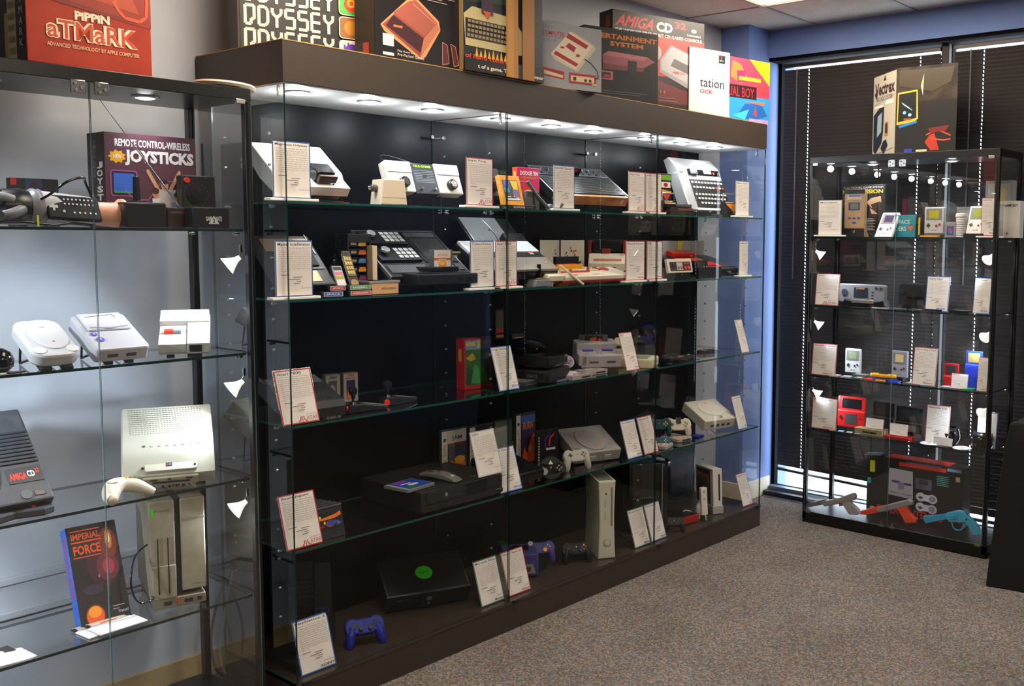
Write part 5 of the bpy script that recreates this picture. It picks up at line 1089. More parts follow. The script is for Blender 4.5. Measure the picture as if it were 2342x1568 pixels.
# big black console
T = stand_box('game_console', 'large glossy black upright console with a silver stripe and spaced pale letters', 'game console', M, 1432, .19, 1537, .07, Z, 1062, .28)
w, h = T.w, T.h
T.p('body', [(0, 0), (w * .82, 0), (w * .82, .0), (w * .82, h), (0, h)], .04, .30, mat('#0a0a0b', .12), 'xz', .008); 
T.p('curved_front', [(.0, .05), (w * .08, .01), (w * .3, -.01), (w * .6, -.012), (w * .9, .0), (w, .03), (w, .2), (0, .2)], 0, h - .004, mat('#0b0b0d', .1), 'xy', .004)
T.b('silver_stripe', (w * .74, -.0125, h * .04), (w * .765, .0, h * .97), mat('#8d9094', .2, .7), .001)
T.a((w * .12, -.0135, h * .5), (w * .56, 0, 0), (0, 0, h * .06), [('t', '#8a8a8c', 'P L A Y S T A T I O N  3', 0, .2, 1, .35)])
T.b('tray_base', (-.02, -.01, .0), (w * .2, .2, .008), mat('#3a332c', .4), .002)
pad('gamepad', 'small black gamepad resting against the large glossy console', M, 1542, .05, Z + .02, 0, -.9, '#121316', 1.1, .8, True, face_std(sticks=True))
flat('optical_unit', 'red-fronted flat black unit lying beyond the large console', 'game console', M, 1553, .09, Z, .14, .14, .045, -.15, '#120f10', None).b('red_front', (-.001, -.006, .004), (.141, .002, .043), mat('#a81c18', .35), .004)
T = Th('motion_controller', 'white pear-shaped controller beside the slim white remote', 'controller', Matrix.Translation(M.w(M.X(1599, .09, Z), .09, Z)))
T.lathe('shell', [(0, .0), (.012, .004), (.014, .02), (.02, .05), (.018, .075), (.008, .088), (0, .09)], mat('#d0c8bc', .35)); T.c('stick', (0, -.004, .086), .009, .012, mat('#b8b0a4', .4)); T.t('cable', [(-.09, .08, .02), (-.05, .05, .05), (-.015, .01, .03)], .003, mat('#c8b8a0', .4))
T = Th('motion_remote', 'slim white remote standing on end in a dark holder', 'controller', Matrix.Translation(M.w(M.X(1606, .055, Z), .055, Z)) @ Matrix.Rotation(-.5, 4, 'Z') @ Matrix.Rotation(-.12, 4, 'X'))
T.b('body', (0, 0, .03), (.037, .028, .175), mat('#dad6cf', .35), .005); T.b('holder', (.002, .004, 0), (.035, .06, .045), BLKM, .003); T.c('button', (.0185, 0, .12), .006, .003, mat('#b8c8d0', .3), (0, -1, 0)); T.c('cross_pad', (.0185, 0, .155), .006, .003, mat('#b8b8b8', .3), (0, -1, 0)); T.t('strap', [(.018, .0, .034), (.02, -.006, .02), (.017, -.008, .006)], .0025, mat('#d8d4cc', .5))
T = stand_box('slim_console', 'small white upright console with a black disc slot on a grey base', 'game console', M, 1633, .09, 1650, .06, Z, 1072, .2)
T.e.matrix_world = Matrix.Translation(M.w(M.X(1632, .08, Z), .08, Z)) @ Matrix.Rotation(math.radians(-28), 4, 'Z') @ Matrix.Rotation(math.radians(-4), 4, 'X'); h = T.h; w = .056
T.b('body', (0, 0, .035), (w, .21, h), mat('#d6d2cb', .35), .004); T.b('base', (-.004, -.002, 0.002), (w + .004, .2, .045), mat('#a8a6a0', .4), .003); T.b('disc_slot', (w * .58, -.002, h * .3), (w * .74, .002, h * .88), mat('#2a2826', .3), .001); T.b('side_panel', (-.001, .03, .05), (.001, .19, h - .01), mat('#5a5c60', .4), 0)
# ================================================================== FREE-STANDING GLASS CABINETS
CABM = mat('#0a0a0b', .3)
def lamp_head(T, x, y, z, sgn, to=None, P=SPOT_P, side='lamp'):
    """small silver spotlight on a short jointed arm, aimed inward and down"""
    l = T.t('spotlight_arm', [(x, y, z + .035), (x - sgn * .004, y, z + .025), (x - sgn * .012, y, z + .014)], .0035, CHROME, k=0)
    d = V3((-sgn * .75, .42, -.62)).normalized(); q = (-d).to_track_quat('Z', 'Y').to_matrix().to_4x4(); o = V3((x - sgn * .016, y, z + .008))
    T.lathe('spotlight_shade', [(.007, .014), (.010, .0), (.017, -.014), (.030, -.034), (.0285, -.034), (.015, -.012), (.0, -.008)], mat('#f2f0ea', .2, emis=.9), Matrix.Translation(o) @ q, to=l)
    T.lathe('spotlight_bulb', [(.0, -.0325), (.025, -.0322), (.0255, -.030), (0, -.028)], mat('#fbfcff', .4, emis=30), Matrix.Translation(o) @ q, to=l)
    T.b('bracket', (x - .004, y - .004, z + .03), (x + .004, y + .004, z + .055), CHROME, .001, to=l)
    ld = bpy.data.lights.new('spotlight_lamp', 'SPOT'); ld.energy = P; ld.spot_size = math.radians(105); ld.spot_blend = .7; ld.shadow_soft_size = .018; ld.color = (.74, .87, 1)
    lo = bpy.data.objects.new('lamp', ld); COL.objects.link(lo); lo.parent = l; lo.matrix_local = Matrix.Translation(o + d * .042) @ q
def cabinet(name, label, mw, w, dp, H, shelves, base, lamps, joint, hinge_y=None, rail=.037, post=.022, pucks=()):
    T = Th(name, label, 'display cabinet', mw)
    T.b('top_panel', (0, 0, H - rail), (w, dp, H), CABM, .002)
    T.b('base_panel', (0, 0, base - .045), (w, dp, base), CABM, .002)
    for x in (0, w - post):
        T.b('front_post', (x, 0, 0), (x + post, post, H - rail), CABM, .002); T.b('rear_post', (x, dp - .028, 0), (x + post, dp, H - rail), CABM, .002)
    T.b('lower_rail', (0, .002, base - .06), (w, .02, base - .045), CABM, .001)
    for a, b in ((post * .5 + .002, joint - .0015), (joint + .0015, w - post * .5 - .002)):
        pane('glass_door', (a, -.006, base + .004), (b, -.001, H - rail - .002), T.e, mat('#56736e', .15))
    for x in (post * .4, w - post * .4): pane('side_glass', (x - .0025, post, base), (x + .0025, dp - .028, H - rail), T.e, EDGE2)
    for z in shelves:
        pane('glass_shelf', (post + .001, .026, z - .008), (w - post - .001, dp - .03, z), T.e, EDGE2)
        for x in (post, w - post):
            for y in (.05, dp - .05):
                s = 1 if x < w / 2 else -1; o = link('shelf_peg', pme, T.e); o.location = (x + s * .001, y, z - .0145); o.rotation_euler = (0, s * math.pi / 2, 0)
    for sg in (-1, 1):
        x = joint + sg * .03
        h = T.b('hinge', (x - .019, -.011, H - rail - .034), (x + .019, -.005, H - rail + .002), CHROME, .002)
        for dx, dz in ((-.008, -.008), (.008, -.018), (-.006, -.026)): T.c('hinge_screw', (x + dx, -.011, H - rail + dz), .0045, .003, STEEL, (0, -1, 0), to=h, n=12)
        T.b('hinge', (x - .015, -.011, base - .002), (x + .015, -.005, base + .012), STEEL, .002)
    for x in (post + .002, w - post - .032): T.b('corner_hinge', (x, -.010, H - rail - .012), (x + .03, -.002, H - rail + .003), mat('#b9b6ae', .25, .9), .002); T.b('corner_hinge', (x, -.010, base - .006), (x + .03, -.002, base + .008), mat('#8a8070', .35, .8), .002)
    T.c('lock', (joint - .03, -.006, base + .02), .006, .004, STEEL, (0, -1, 0)); T.c('lock', (joint + .03, -.006, base + .02), .006, .004, STEEL, (0, -1, 0))
    for x, z, sg in lamps: lamp_head(T, x, .04, z, sg)
    for px in pucks:
        l = T.lathe('downlight', [(.04, 0), (.038, -.004), (.028, -.005), (.028, .001), (.04, .001)], mat('#a8a8aa', .3, .7), Matrix.Translation((px, dp * .45, H - rail)))
        T.lathe('lens', [(.026, -.0052), (.016, -.008), (0, -.009)], mat('#f4f8ff', .4, emis=30), Matrix.Translation((px, dp * .45, H - rail)), to=l)
        ld = bpy.data.lights.new('downlight_lamp', 'SPOT'); ld.energy = PUCK_P * 1.2; ld.spot_size = math.radians(150); ld.spot_blend = 1; ld.shadow_soft_size = .02; ld.color = (.88, .94, 1)
        lo = bpy.data.objects.new('lamp', ld); COL.objects.link(lo); lo.parent = l; lo.location = (px, dp * .45, H - rail - .016)
    return T
def MZ(py, px, v, z0=1.2): return M.Z(py, M.X(px, v, z0), v)
LW = LXR - LXL
lz = [MZ(600, 545, .04), MZ(883, 552, .04), MZ(1158, 555, .04)]
cabinet('glass_cabinet', 'black-framed glass cabinet beside the grey wall holding white and cream consoles', Matrix.Translation((LXL, LYF, 0)), LW, LDP, HC, (LA, LB, LC, LD), .095,
        [(LW - .024, z, 1) for z in lz] + [(.024, z, -1) for z in lz], -.574 - LXL, pucks=(.28, .70))
# ---- on top of the cabinet
ZT = HC + .0008
T = stand_box('game_box', 'big orange-red box with cream outlined lettering on top of the black cabinet', 'game box', M, 62, .035, 349, .045, ZT, -150, .15)
w, h = T.w, .42
T.b('body', (0, 0, 0), (w, .28, h), noise_mat('worn_orange_card', [(.35, '#a02c14'), (.65, '#b0381e')], 9, .5), .003)
OC = '#f0e0c0'
T.a((0, -.0003, 0), (w, 0, 0), (0, 0, h), [('p', '#98290f', [(.0, .42), (.25, .40), (.55, .36), (.85, .33), (1, .32), (1, 1), (0, 1)]), ('p', '#7d220f', [(.03, .42), (.25, .39), (.55, .36), (.88, .335), (.9, .35), (.55, .385), (.03, .45)]), ('p', '#b84420', [(.15, .62), (.8, .58), (.9, .4), (.6, .44), (.3, .47), (.18, .5)]), ('e', '#7d220f', .4, .54, .05, .022), ('e', '#7d220f', .52, .53, .018, .015), ('e', '#c04a22', .69, .48, .05, .035),
    ('l', '#d4562c', [(.69, .46), (.72, .41), (.78, .365), (.9, .355), (.96, .39), (.97, .5), (.94, .6)], .009), ('l', '#7d220f', [(.3, .66), (.55, .61), (.8, .62)], .008),
    ('t', OC, 'PiPPiN', .37, .30, .28, .055, .05), ('t', OC, 'aTMaRK', .145, .165, .735, .125, .075), ('t', '#cc4a22', 'aTMaRK', .155, .17, .715, .115, .012),
    ('t', '#e0b890', 'ADVANCED TECHNOLOGY BY APPLE COMPUTER', .15, .115, .74, .025, .02)])
T.a((-.0003, .28, 0), (0, -.28, 0), (0, 0, h), [('r', '#0c1022', 0, 0, 1, 1), ('r', '#c8b48a', .62, .0, .8, .42), ('r', '#a8946a', .55, .0, .62, .32), ('r', '#18181c', .86, 0, 1, .7)] + [('r', '#8a7850', .64 + .04 * k, .06 + .07 * j, .66 + .04 * k, .1 + .07 * j) for k in range(4) for j in range(5)] + [('t', '#c8c8c0', c_, .9, .42 - .065 * k, .07, .045) for k, c_ in enumerate('ATMARK')], name='side_print')
T = Th('round_lid', 'cream round lid with yellow inside resting on the black cabinet corner', 'lid', Matrix.Translation(aim(M, 515, 186, HC + .004) * 1.0))
P = M.w(M.X(513, .14, HC), .14, HC + .001); T.e.matrix_world = Matrix.Translation(P + V3((0, 0, .004))) @ Matrix.Rotation(.05, 4, 'Y')
T.lathe('rim', [(.075, .001), (.088, .004), (.093, .012), (.090, .018), (.084, .019), (.083, .008), (.074, .006)], mat('#ded0b4', .4), n=40); T.lathe('inner_disc', [(0, .001), (.08, .002), (.084, .012), (.0, .014)], mat('#b8862c', .5), n=40)
# ---- shelf A
Z = LA + .0005
T = stand_box('game_box', 'purple-brown box with chunky white lettering and a cheering family picture', 'game box', M, 245, .20, 451, .20, Z, 301, .1)
w, h = T.w, T.h
T.b('body', (0, 0, 0), (w, .11, h), mat('#4a2832', .45), .002)
T.a((0, -.0003, 0), (w, 0, 0), (0, 0, h), [('r', '#5a3440', 0, 0, 1, 1), ('t', '#e8e4e0', 'REMOTE CONTROL-WIRELESS', .11, .86, .83, .08, .03), ('p', '#f0a820', [(.13 + .1 * math.cos(i * math.pi / 9) * (1 if i % 2 else .72), .75 + .075 * math.sin(i * math.pi / 9) * (1 if i % 2 else .72)) for i in range(18)]), ('t', '#f8f0d0', 'NEW', .09, .73, .09, .045, .02), ('t', '#eae6e4', 'JOYSTICKS', .21, .66, .77, .17, .05),
    ('p', '#a84a98', rrect(.05, .33, .34, .61, .03)), ('p', '#1c1c22', rrect(.065, .345, .325, .595, .02)), ('r', '#3a6ad0', .085, .37, .305, .575), ('r', '#3aa060', .085, .365, .305, .385), ('l', '#c86ac0', [(.2, .4), (.3, .3), (.45, .3), (.6, .5), (.8, .52), (.95, .3)], .002),
    ('l', '#d8a078', [(.56, .42), (.46, .6)], .011), ('l', '#d8a078', [(.7, .42), (.8, .6)], .011), ('e', '#d8a078', .455, .61, .018, .022), ('e', '#d8a078', .805, .61, .018, .022), ('p', '#c8bcb8', [(.52, .42), (.76, .42), (.72, .12), (.56, .12)]), ('e', '#c89068', .635, .46, .04, .055), ('e', '#3a241c', .635, .5, .04, .025), ('e', '#c89068', .53, .37, .035, .05), ('e', '#4a2c1c', .53, .4, .04, .035), ('p', '#dcd8dc', [(.49, .32), (.58, .32), (.57, .1), (.5, .1)]), ('e', '#c89068', .77, .33, .035, .05), ('e', '#3a2418', .77, .365, .036, .028), ('p', '#8aa0b8', [(.7, .28), (.84, .28), (.83, .08), (.71, .08)]), ('p', '#b88a68', [(.3, .1), (.28, .2), (.36, .24), (.42, .2), (.42, .1)]), ('l', '#c04ac0', [(.7, .05), (.72, .16), (.78, .16), (.78, .05)], .002), ('t', '#e8dcd8', 'SEARS', .13, .09, .14, .035, .02)])
T.a((-.0003, .11, 0), (0, -.11, 0), (0, 0, h), [('r', '#2a181c', 0, 0, 1, 1)] + [('t', '#8a7a78', c_, .35, .88 - .05 * k, .16, .04) for k, c_ in enumerate('WIRELESS')] + [('t', '#d8d0cc', c_, .55, .62 - .085 * k, .36, .07, .04) for k, c_ in enumerate('JOYSTIC')], name='side_print')
T = Th('aerial', 'thin telescopic silver aerial slanting across the joystick box', 'aerial', Matrix.Translation(M.w(M.X(415, .13, Z), .13, Z)))
pB = V3((0, 0, .06)); pT = M.w(M.X(228, .03, 1.97), .03, MZ(228, 228, .03, 1.97)) - T.m.to_translation()
T.t('rod', [pB, pB.lerp(pT, .35), pB.lerp(pT, .7), pT], [.0028, .0024, .0018, .0012], CHROME, k=0); T.b('base', (-.02, -.02, 0), (.02, .02, .06), BLKM, .004)
def xy(px, v, z): return M.X(px, v, z)
T = stand_box('joystick', 'black box joystick with a short upright stick in front of the purple-brown box', 'joystick', M, 287, .06, 383, .06, Z, 462, .1)
w, h = T.w, T.h
T.b('base', (0, 0, 0), (w, .11, h), mat('#141416', .35), .005); T.c('collar', (w * .5, .055, h), .024, .006, BLKM); T.c('stick', (w * .5, .055, h), .0105, .075, BLK, r2=.009); T.b('silver_trim', (w * .3, .02, h), (w * .7, .022, h + .002), STEEL, 0)
T = stand_box('joystick', 'square black joystick standing on edge, round ribbed boot and red button showing', 'joystick', M, 418, .14, 495, .13, Z + .045, 400, .05)
w, h = T.w, T.h
T.b('base', (0, 0, 0), (w, .045, h), mat('#131314', .35), .004)
for k, r_ in enumerate((.026, .021, .016, .011)): T.c('boot_ring', (w * .4, -.002 * k, h * .48), r_, .004, mat('#1c1c1e', .25), (0, -1, 0), n=30)
T.c('red_button', (w * .14, 0, h * .86), .0085, .006, mat('#e0301c', .3), (0, -1, 0))
T.a((0, -.0004, 0), (w, 0, 0), (0, 0, h), [('e', '#8f9094', .4 + .36 * math.cos(i * .35), .48 + .36 * math.sin(i * .35) * w / h, .008, .008) for i in range(18)])
T.c('long_stick', (w * .72, .022, h), .0045, .10, BLK)
T = stand_box('control_box', 'low black box with a pale triangular logo before the square joystick', 'controller', M, 440, .055, 526, .055, Z, 473, .08)
w, h = T.w, T.h
T.b('base', (0, 0, 0), (w, .08, h), mat('#0f0f10', .35), .004)
T.a((0, -.0003, 0), (w, 0, 0), (0, 0, h), [('p', '#b8b8b8', [(.42, .2), (.72, .2), (.57, .6)]), ('t', '#101010', '2', .54, .26, .06, .2, .03), ('t', '#c8c8c8', 'GAME', .36, .34, .16, .22, .02), ('t', '#c8c8c8', 'MATE', .62, .34, .16, .22, .02)])
T = stand_box('control_box', 'dark brown low box between the two joysticks', 'controller', M, 384, .10, 441, .10, Z, 474, .06); T.b('base', (0, 0, 0), (T.w, .06, T.h), mat('#2a1c1c', .35), .003); T.a((0, -.0003, 0), (T.w, 0, 0), (0, 0, T.h), [('r', '#5a3a34', .1, .7, .9, .8)])
gbox('game_box', 'small red and yellow box edge behind the flesh-toned cuff', 'game box', M, 270, .11, 288, .11, Z, 484, .06, '#b02c20', [('r', '#e8b020', .1, .35, .9, .9), ('r', '#c03020', .2, .45, .8, .6)])
gbox('game_box', 'dark box with a tiny portrait picture behind the grey glove', 'game box', M, 28, .27, 138, .27, Z, 406, .03, '#0f0f10', [('r', '#1c2a4a', .3, .3, .65, .98), ('e', '#c0805a', .47, .7, .07, .18), ('e', '#2a1c18', .47, .84, .08, .09), ('r', '#8a1c18', .0, .85, .12, 1)])
# grey glove with forearm keypad
T = Th('electronic_glove', 'grey and black electronic glove with a forearm keypad on a flesh-toned cuff', 'glove', Matrix.Translation(M.w(M.X(130, .12, Z), .12, Z)))
def lx(px): return M.X(px, .12, Z) - M.X(130, .12, Z)
a0, a1, a2, a3, a4 = lx(-60), lx(20), lx(95), lx(215), lx(285)
T.t('flesh_cuff', [(a3 - .02, .0, .04), (a4 - .03, 0, .036), (a4 - .012, 0, .036), (a4 - .004, 0, .036), (a4, 0, .036)], [.032, .035, .046, .046, .036], mat('#d8987a', .5), k=2, n=20)
T.t('forearm_sleeve', [(a2 - .02, 0, .05), (a2 + .05, 0, .048), (a3, 0, .045)], [.05, .044, .038], mat('#b4b0b2', .5), k=3, n=20)
T.t('ribbed_wrist', [(a1 + .045, 0, .05), (a1 + .06, 0, .05), (a1 + .075, 0, .052), (a2 - .01, 0, .052)], [.047, .053, .05, .05], mat('#7c7c80', .4), k=2, n=20)
T.t('black_palm', [(a1 - .02, .0, .052), (a1 + .02, 0, .052), (a1 + .05, 0, .05)], [.046, .05, .044], mat('#121214', .3), k=3, n=20)
for k in range(4): T.t('finger', [(a1, -.035 + .022 * k, .07 - .006 * k), (a1 - .035, -.04 + .023 * k, .078 - .006 * k), (a0 + .02, -.042 + .024 * k, .058)], [.0125, .012, .009], mat('#8a8a8e', .45), k=4, n=12)
T.t('thumb', [(a1 + .02, -.04, .045), (a1 - .01, -.065, .035), (a1 - .04, -.075, .03)], [.014, .013, .009], mat('#6a6a6e', .45), k=4, n=12)
kp = T.b('keypad', (0, 0, 0), (a3 - a2 + .0, .075, .014), mat('#111113', .6, spec=.15), .004); kp.matrix_local = Matrix.Translation((a2 - .005, -.055, .018)) @ Matrix.Rotation(math.radians(58), 4, 'X') @ Matrix.Rotation(-.06, 4, 'Z')
kw = a3 - a2
it = [('p', '#9a9a9e', [(.1, .3), (.14, .3), (.14, .42), (.2, .42), (.2, .54), (.14, .54), (.14, .66), (.1, .66), (.1, .54), (.04, .54), (.04, .42), (.1, .42)]), ('e', '#9a9a9e', .3, .3, .025, .06)]
for k in range(8): it.append(('e', '#b8b8bc', .34 + k * .075, .62, .016, .04)); it.append(('e', '#b8b8bc', .34 + k * .075, .82, .016, .04))
for k in range(5): it.append(('e', '#b8b8bc', .48 + k * .1, .25, .018, .04))
T.a((0, 0, .0144), (kw, 0, 0), (0, .075, 0), it, to=kp)
T.t('cable', [(a1 + .06, -.04, .07), (a2, -.06, .085), (a2 + .04, -.07, .12), (a2 + .09, -.05, .135), (a3 - .03, -.03, .12), (a3 - .01, -.02, .08)], .0035, BLKG, k=5)
T.t('wires', [(a0, -.07, .006), (a1, -.075, .012), (a2, -.07, .005), (a2 + .05, -.06, .01), (a3 - .02, -.05, .004)], .004, BLKG, k=4); T.b('yellow_tag', (a2 - .04, -.082, .0), (a2 - .036, -.078, .03), mat('#d8e020', .4), 0)
# ---- shelf B
Z = LB + .0005
T = stand_box('game_console', 'x', 'game console', M, 75, .03, 192, .10, Z, 726, .1); bpy.data.objects.remove(T.e)
def slab(label, pl, vl, pr, vr, z0, py, vt, t, bay=M, name='game_console', stand=True): return slant(name, label, 'game console', bay, pl, vl, pr, vr, z0, py, vt, t, stand=stand)
WH = mat('#bebcbc', .4)
T = slab('small rounded white disc console leaning nearest the viewer', 82, .05, 191, .05, Z, 733, .22, .04)
w, h = T.w, T.h
T.p('shell', rrect(-.0, -.0, w, h, .035, 6), -.04, 0, WH, 'xy', .008); T.p('round_lid', ell(w * .55, h * .55, w * .4, h * .4, 40), 0, .0035, mat('#c4c2c2', .35), 'xy', .001)
for k, (a, b) in enumerate(((.17, .14), (.86, .14))): T.c('button', (w * a, h * b, 0), .016, .002, mat('#d2d0ce', .35), n=28)
T.a((0, 0, .0036), (w, 0, 0), (0, h, 0), [('t', '#8a8886', 'SONY', .48, .72, .12, .03, .01), ('p', '#d8402c', [(.54, .32), (.6, .32), (.56, .36)])])
T.b('black_foot', (w * .15, -.004, -.052), (w * .4, .03, -.038), BLKM, .004); T.b('black_foot', (w * .6, -.004, -.052), (w * .85, .03, -.038), BLKM, .004)
T = slab('white console with two lilac round buttons and a dark groove', 222, .05, 346, .05, Z, 722, .22, .045)
w, h = T.w, T.h
T.p('shell', rrect(0, 0, w, h, .012, 4), -.045, 0, mat('#bcbac0', .4), 'xy', .006); T.b('upper_step', (w * .1, h * .5, 0), (w * .9, h * .97, .008), mat('#c4c2c8', .4), .004)
T.a((0, 0, .0084), (w, 0, 0), (0, h, 0), [('p', '#8f8c9c', [(.15, .54), (.5, .5), (.85, .54), (.85, .57), (.5, .53), (.15, .57)]), ('l', '#6a6870', [(.2, .86), (.72, .9), (.75, .82)], .002)])
for k, (x, y, r_) in enumerate(((.16, .42, .009), (.2, .26, .011))): T.c('lilac_button', (w * x, h * y, 0), r_, .003, mat('#6a5ec0', .3), n=24); T.c('button_cap', (w * x, h * y, .003), r_ * .35, .001, WH)
for a in (.22, .56): T.b('port', (w * a, -.001, -.03), (w * (a + .2), .004, -.018), mat('#3c3a40', .4), .003)
T.b('black_foot', (w * .2, 0, -.055), (w * .36, .03, -.043), BLKM, .003); T.b('black_foot', (w * .58, 0, -.055), (w * .74, .03, -.043), BLKM, .003)
T = slab('white stepped top-loading console with a red and grey switch', 362, .11, 481, .04, Z, 718, .27, .04)
w, h = T.w, T.h
T.b('shell', (0, 0, -.04), (w, h, -.004), WH, .004); T.b('upper_block', (0, h * .62, -.006), (w * .98, h, .012), mat('#c6c2ba', .4), .003); T.b('port_block', (w * .55, -.01, -.03), (w, h * .62, .006), mat('#ccc8c0', .4), .003); T.b('lower_pad', (0, -.004, -.03), (w * .54, h * .3, .0), mat('#c6c2ba', .4), .002)
T.b('port', (w * .6, -.0115, -.024), (w * .84, -.008, .0), mat('#1c1a1c', .4), .001)
T.c('red_switch', (w * .1, h * .38, .0), .009, w * .18, mat('#e03a20', .35), (1, 0, 0)); T.c('grey_switch', (w * .27, h * .38, .0), .009, w * .16, mat('#8a8c94', .35), (1, 0, 0))
T.b('black_foot', (w * .15, 0, -.05), (w * .3, .02, -.039), BLKM, .002); T.b('black_foot', (w * .55, 0, -.05), (w * .8, .02, -.039), BLKM, .002)
T = Th('mouse', 'glossy black egg-shaped device at the shelf beside the rounded white console', 'mouse', Matrix.Translation(M.w(M.X(-2, .09, Z), .09, Z)))
T.lathe('shell', [(0, 0), (.02, .002), (.034, .016), (.036, .035), (.028, .054), (.012, .064), (0, .066)], mat('#0c0b0d', .12)); T.b('button', (.008, -.036, .02), (.012, -.03, .045), BLKM, .001)
flat('leaflet', 'pale leaflet with red print lying under the glossy black device', 'leaflet', M, -40, .04, Z, .09, .06, .002, .1, '#b8b0a8', [('r', '#c06a5a', .4, .5, .8, .7)]); 
T = Th('stylus', 'dark stylus pen lying at the shelf edge', 'pen', Matrix.Translation(M.w(M.X(22, .035, Z), .035, Z + .004))); T.t('barrel', [(0, 0, 0), (.04, .008, 0)], .0035, mat('#3a3a40', .3), k=0); T.t('tip', [(-.008, -.0015, 0), (0, 0, 0)], [.001, .003], BLK, k=0)
# ---- shelf C
Z = LC + .0005
CD = mat('#3c3d42', .4)
T = slab('dark grey disc console with ribbed vents and red lettering at the viewer side', -60, .05, 129, .05, Z, 955, .28, .06)
w, h = T.w, T.h
T.p('shell', rrect(0, 0, w, h, .008, 3), -.06, 0, CD, 'xy', .006)
bm = bmesh.new()
for k in range(9): bm_box(bm, (w * .48, h * (.4 + .04 * k), 0), (w * .97, h * (.418 + .04 * k), .005), .001)
bm_obj('vent_ribs', bm, mat('#2a2b2f', .4), T.e)['kind'] = 'stuff'
T.p('round_lid', ell(w * .22, h * .45, w * .24, h * .34, 36), 0, .006, mat('#2c2d31', .4), 'xy', .002)
T.b('logo_plate', (w * .52, h * .2, 0), (w * .95, h * .36, .002), mat('#2a2b30', .35), 0)
T.a((w * .52, h * .2, .002), (w * .43, 0, 0), (0, h * .16, 0), [('t', '#d8342a', 'AMIGA', .06, .2, .5, .45, .03), ('t', '#d8d8d8', 'CD', .58, .3, .22, .4, .03), ('t', '#d8342a', '32', .82, .5, .13, .3, .02)])
T.a((w * .3, h * .86, .0005), (w * .4, 0, 0), (0, h * .06, 0), [('t', '#c8c8cc', 'Commodore', 0, .1, .9, .8, .01)])
T.p('button_pad', rrect(w * .6, h * .03, w * .74, h * .12, h * .04, 5), 0, .003, mat('#4a4b50', .35)); T.b('port', (w * .77, h * .05, 0), (w * .9, h * .1, .002), BLKG, .001)
T = Th('gamepad', 'curved dark grey gamepad with four coloured buttons under the disc console', 'gamepad', Matrix.Translation(M.w(M.X(-45, .03, Z), .035, Z + .001)) @ Matrix.Rotation(.06, 4, 'Z'))
gw = (M.X(136, .03, Z) - M.X(-45, .03, Z)) * .98
T.p('shell', [(0, .0), (.03, -.012), (gw * .5, .012), (gw - .03, -.008), (gw, .004), (gw, .05), (gw - .03, .068), (gw * .5, .05), (.03, .068), (0, .05)], .004, .028, mat('#3a3c41', .4), 'xy', .006)
for k, c_ in enumerate(('#2aa04a', '#e8c020', '#3a5ad0', '#d83030')): T.c('button', (gw - .05 + (.014 * (k - 1) if k < 3 else .004), .03 + (.010 if k == 1 else 0 if k != 3 else -.010), .028), .0058, .004, mat(c_, .3))
T.c('disc_pad', (.03, .03, .028), .018, .004, mat('#2a2b30', .35), n=24)
PIP = mat('#aeaa9a', .45)
T = slab('large off-white console with perforated lid and a small four-colour badge', 278, .14, 494, .03, Z, 940, .34, .075)
w, h = T.w, T.h
T.p('shell', [(0, -.075), (0, -.03), (h * .2, -.004), (h * .3, 0), (h, -.006), (h, -.075)], 0, w, PIP, 'yz', .005)
bm = bmesh.new()
for i in range(26):
    for j in range(13): bm_box(bm, (w * (.1 + .031 * i), h * (.56 + .033 * j), -.0035), (w * (.1 + .031 * i) + .0022, h * (.56 + .033 * j) + .003, -.0012 if j else -.001))
bm_obj('perforations', bm, mat('#a8a598', .5), T.e)['kind'] = 'stuff'
for k in range(8): T.c('key', (w * (.24 + .085 * k), h * .36, -.001), .0045, .002, mat('#a8a49c' if k else '#5a5450', .4), n=12)
T.p('badge_panel', rrect(w * .24, h * .02, w * .8, h * .2, .008), -.03, -.014, mat('#b4ae9c', .4), 'xy', .002)
T.a((w * .47, h * .075, -.0135), (w * .065, 0, 0), (0, h * .09, 0), [('r', '#181818', 0, 0, 1, 1), ('r', '#3aa83a', .05, .55, .4, .92), ('r', '#d86020', .55, .55, .95, .92), ('r', '#3a6ad0', .5, .08, .9, .45), ('r', '#a82a20', .08, .1, .42, .45)])
T.b('front_lip', (w * .22, -.008, -.072), (w * .82, .004, -.035), mat('#b0a88e', .4), .004)
T.b('slot', (w * .32, -.0095, -.058), (w * .72, -.006, -.050), mat('#2a2828', .4), .001)
for a in (.3, .68): T.b('port', (w * a, -.0092, -.046), (w * (a + .07), -.007, -.038), mat('#3a3634', .4), .003)
T.c('port_hole', (w * .5, -.008, -.041), .005, .002, mat('#3a3634', .4), (0, -1, 0))
T.a((w * .02, -.0004, -.062), (w * .16, 0, 0), (0, 0, .012), [('t', '#8f8a7c', '@ATMARK', .0, .1, 1, .8)])
T.t('cable', [(0, .0, -.045), (-.03, -.01, -.035), (-.045, -.03, -.06), (-.045, -.035, -.075)], .003, mat('#6a665c', .5))
for k in range(4): T.t('cable', [(w * (.45 + .06 * k), .03, -.078), (w * (.42 + .08 * k), .01, -.1), (w * (.5 + .05 * k), .03, -.112), (w * (.55 + .06 * k), .05, -.1)], .003, mat('#26282a', .4), k=4)
T = Th('gamepad', 'cream boomerang-shaped gamepad lying before the perforated console', 'gamepad', Matrix.Translation(M.w(M.X(300, .04, Z), .04, Z)))
k_ = (M.X(352, .04, Z) - M.X(245, .04, Z)) / .15
T.t('shell', [(-.075 * k_, -.035, .014), (-.068 * k_, -.01, .026), (-.045 * k_, .02, .04), (-.01, .03, .042), (.03 * k_, .022, .034), (.075 * k_, -.004, .012)], [.012, .023, .026, .022, .02, .009], mat('#d8d0bc', .35), n=16)
T.c('thumb_disc', (-.05 * k_, .012, .058), .014, .003, mat('#c4bca8', .35), n=24)
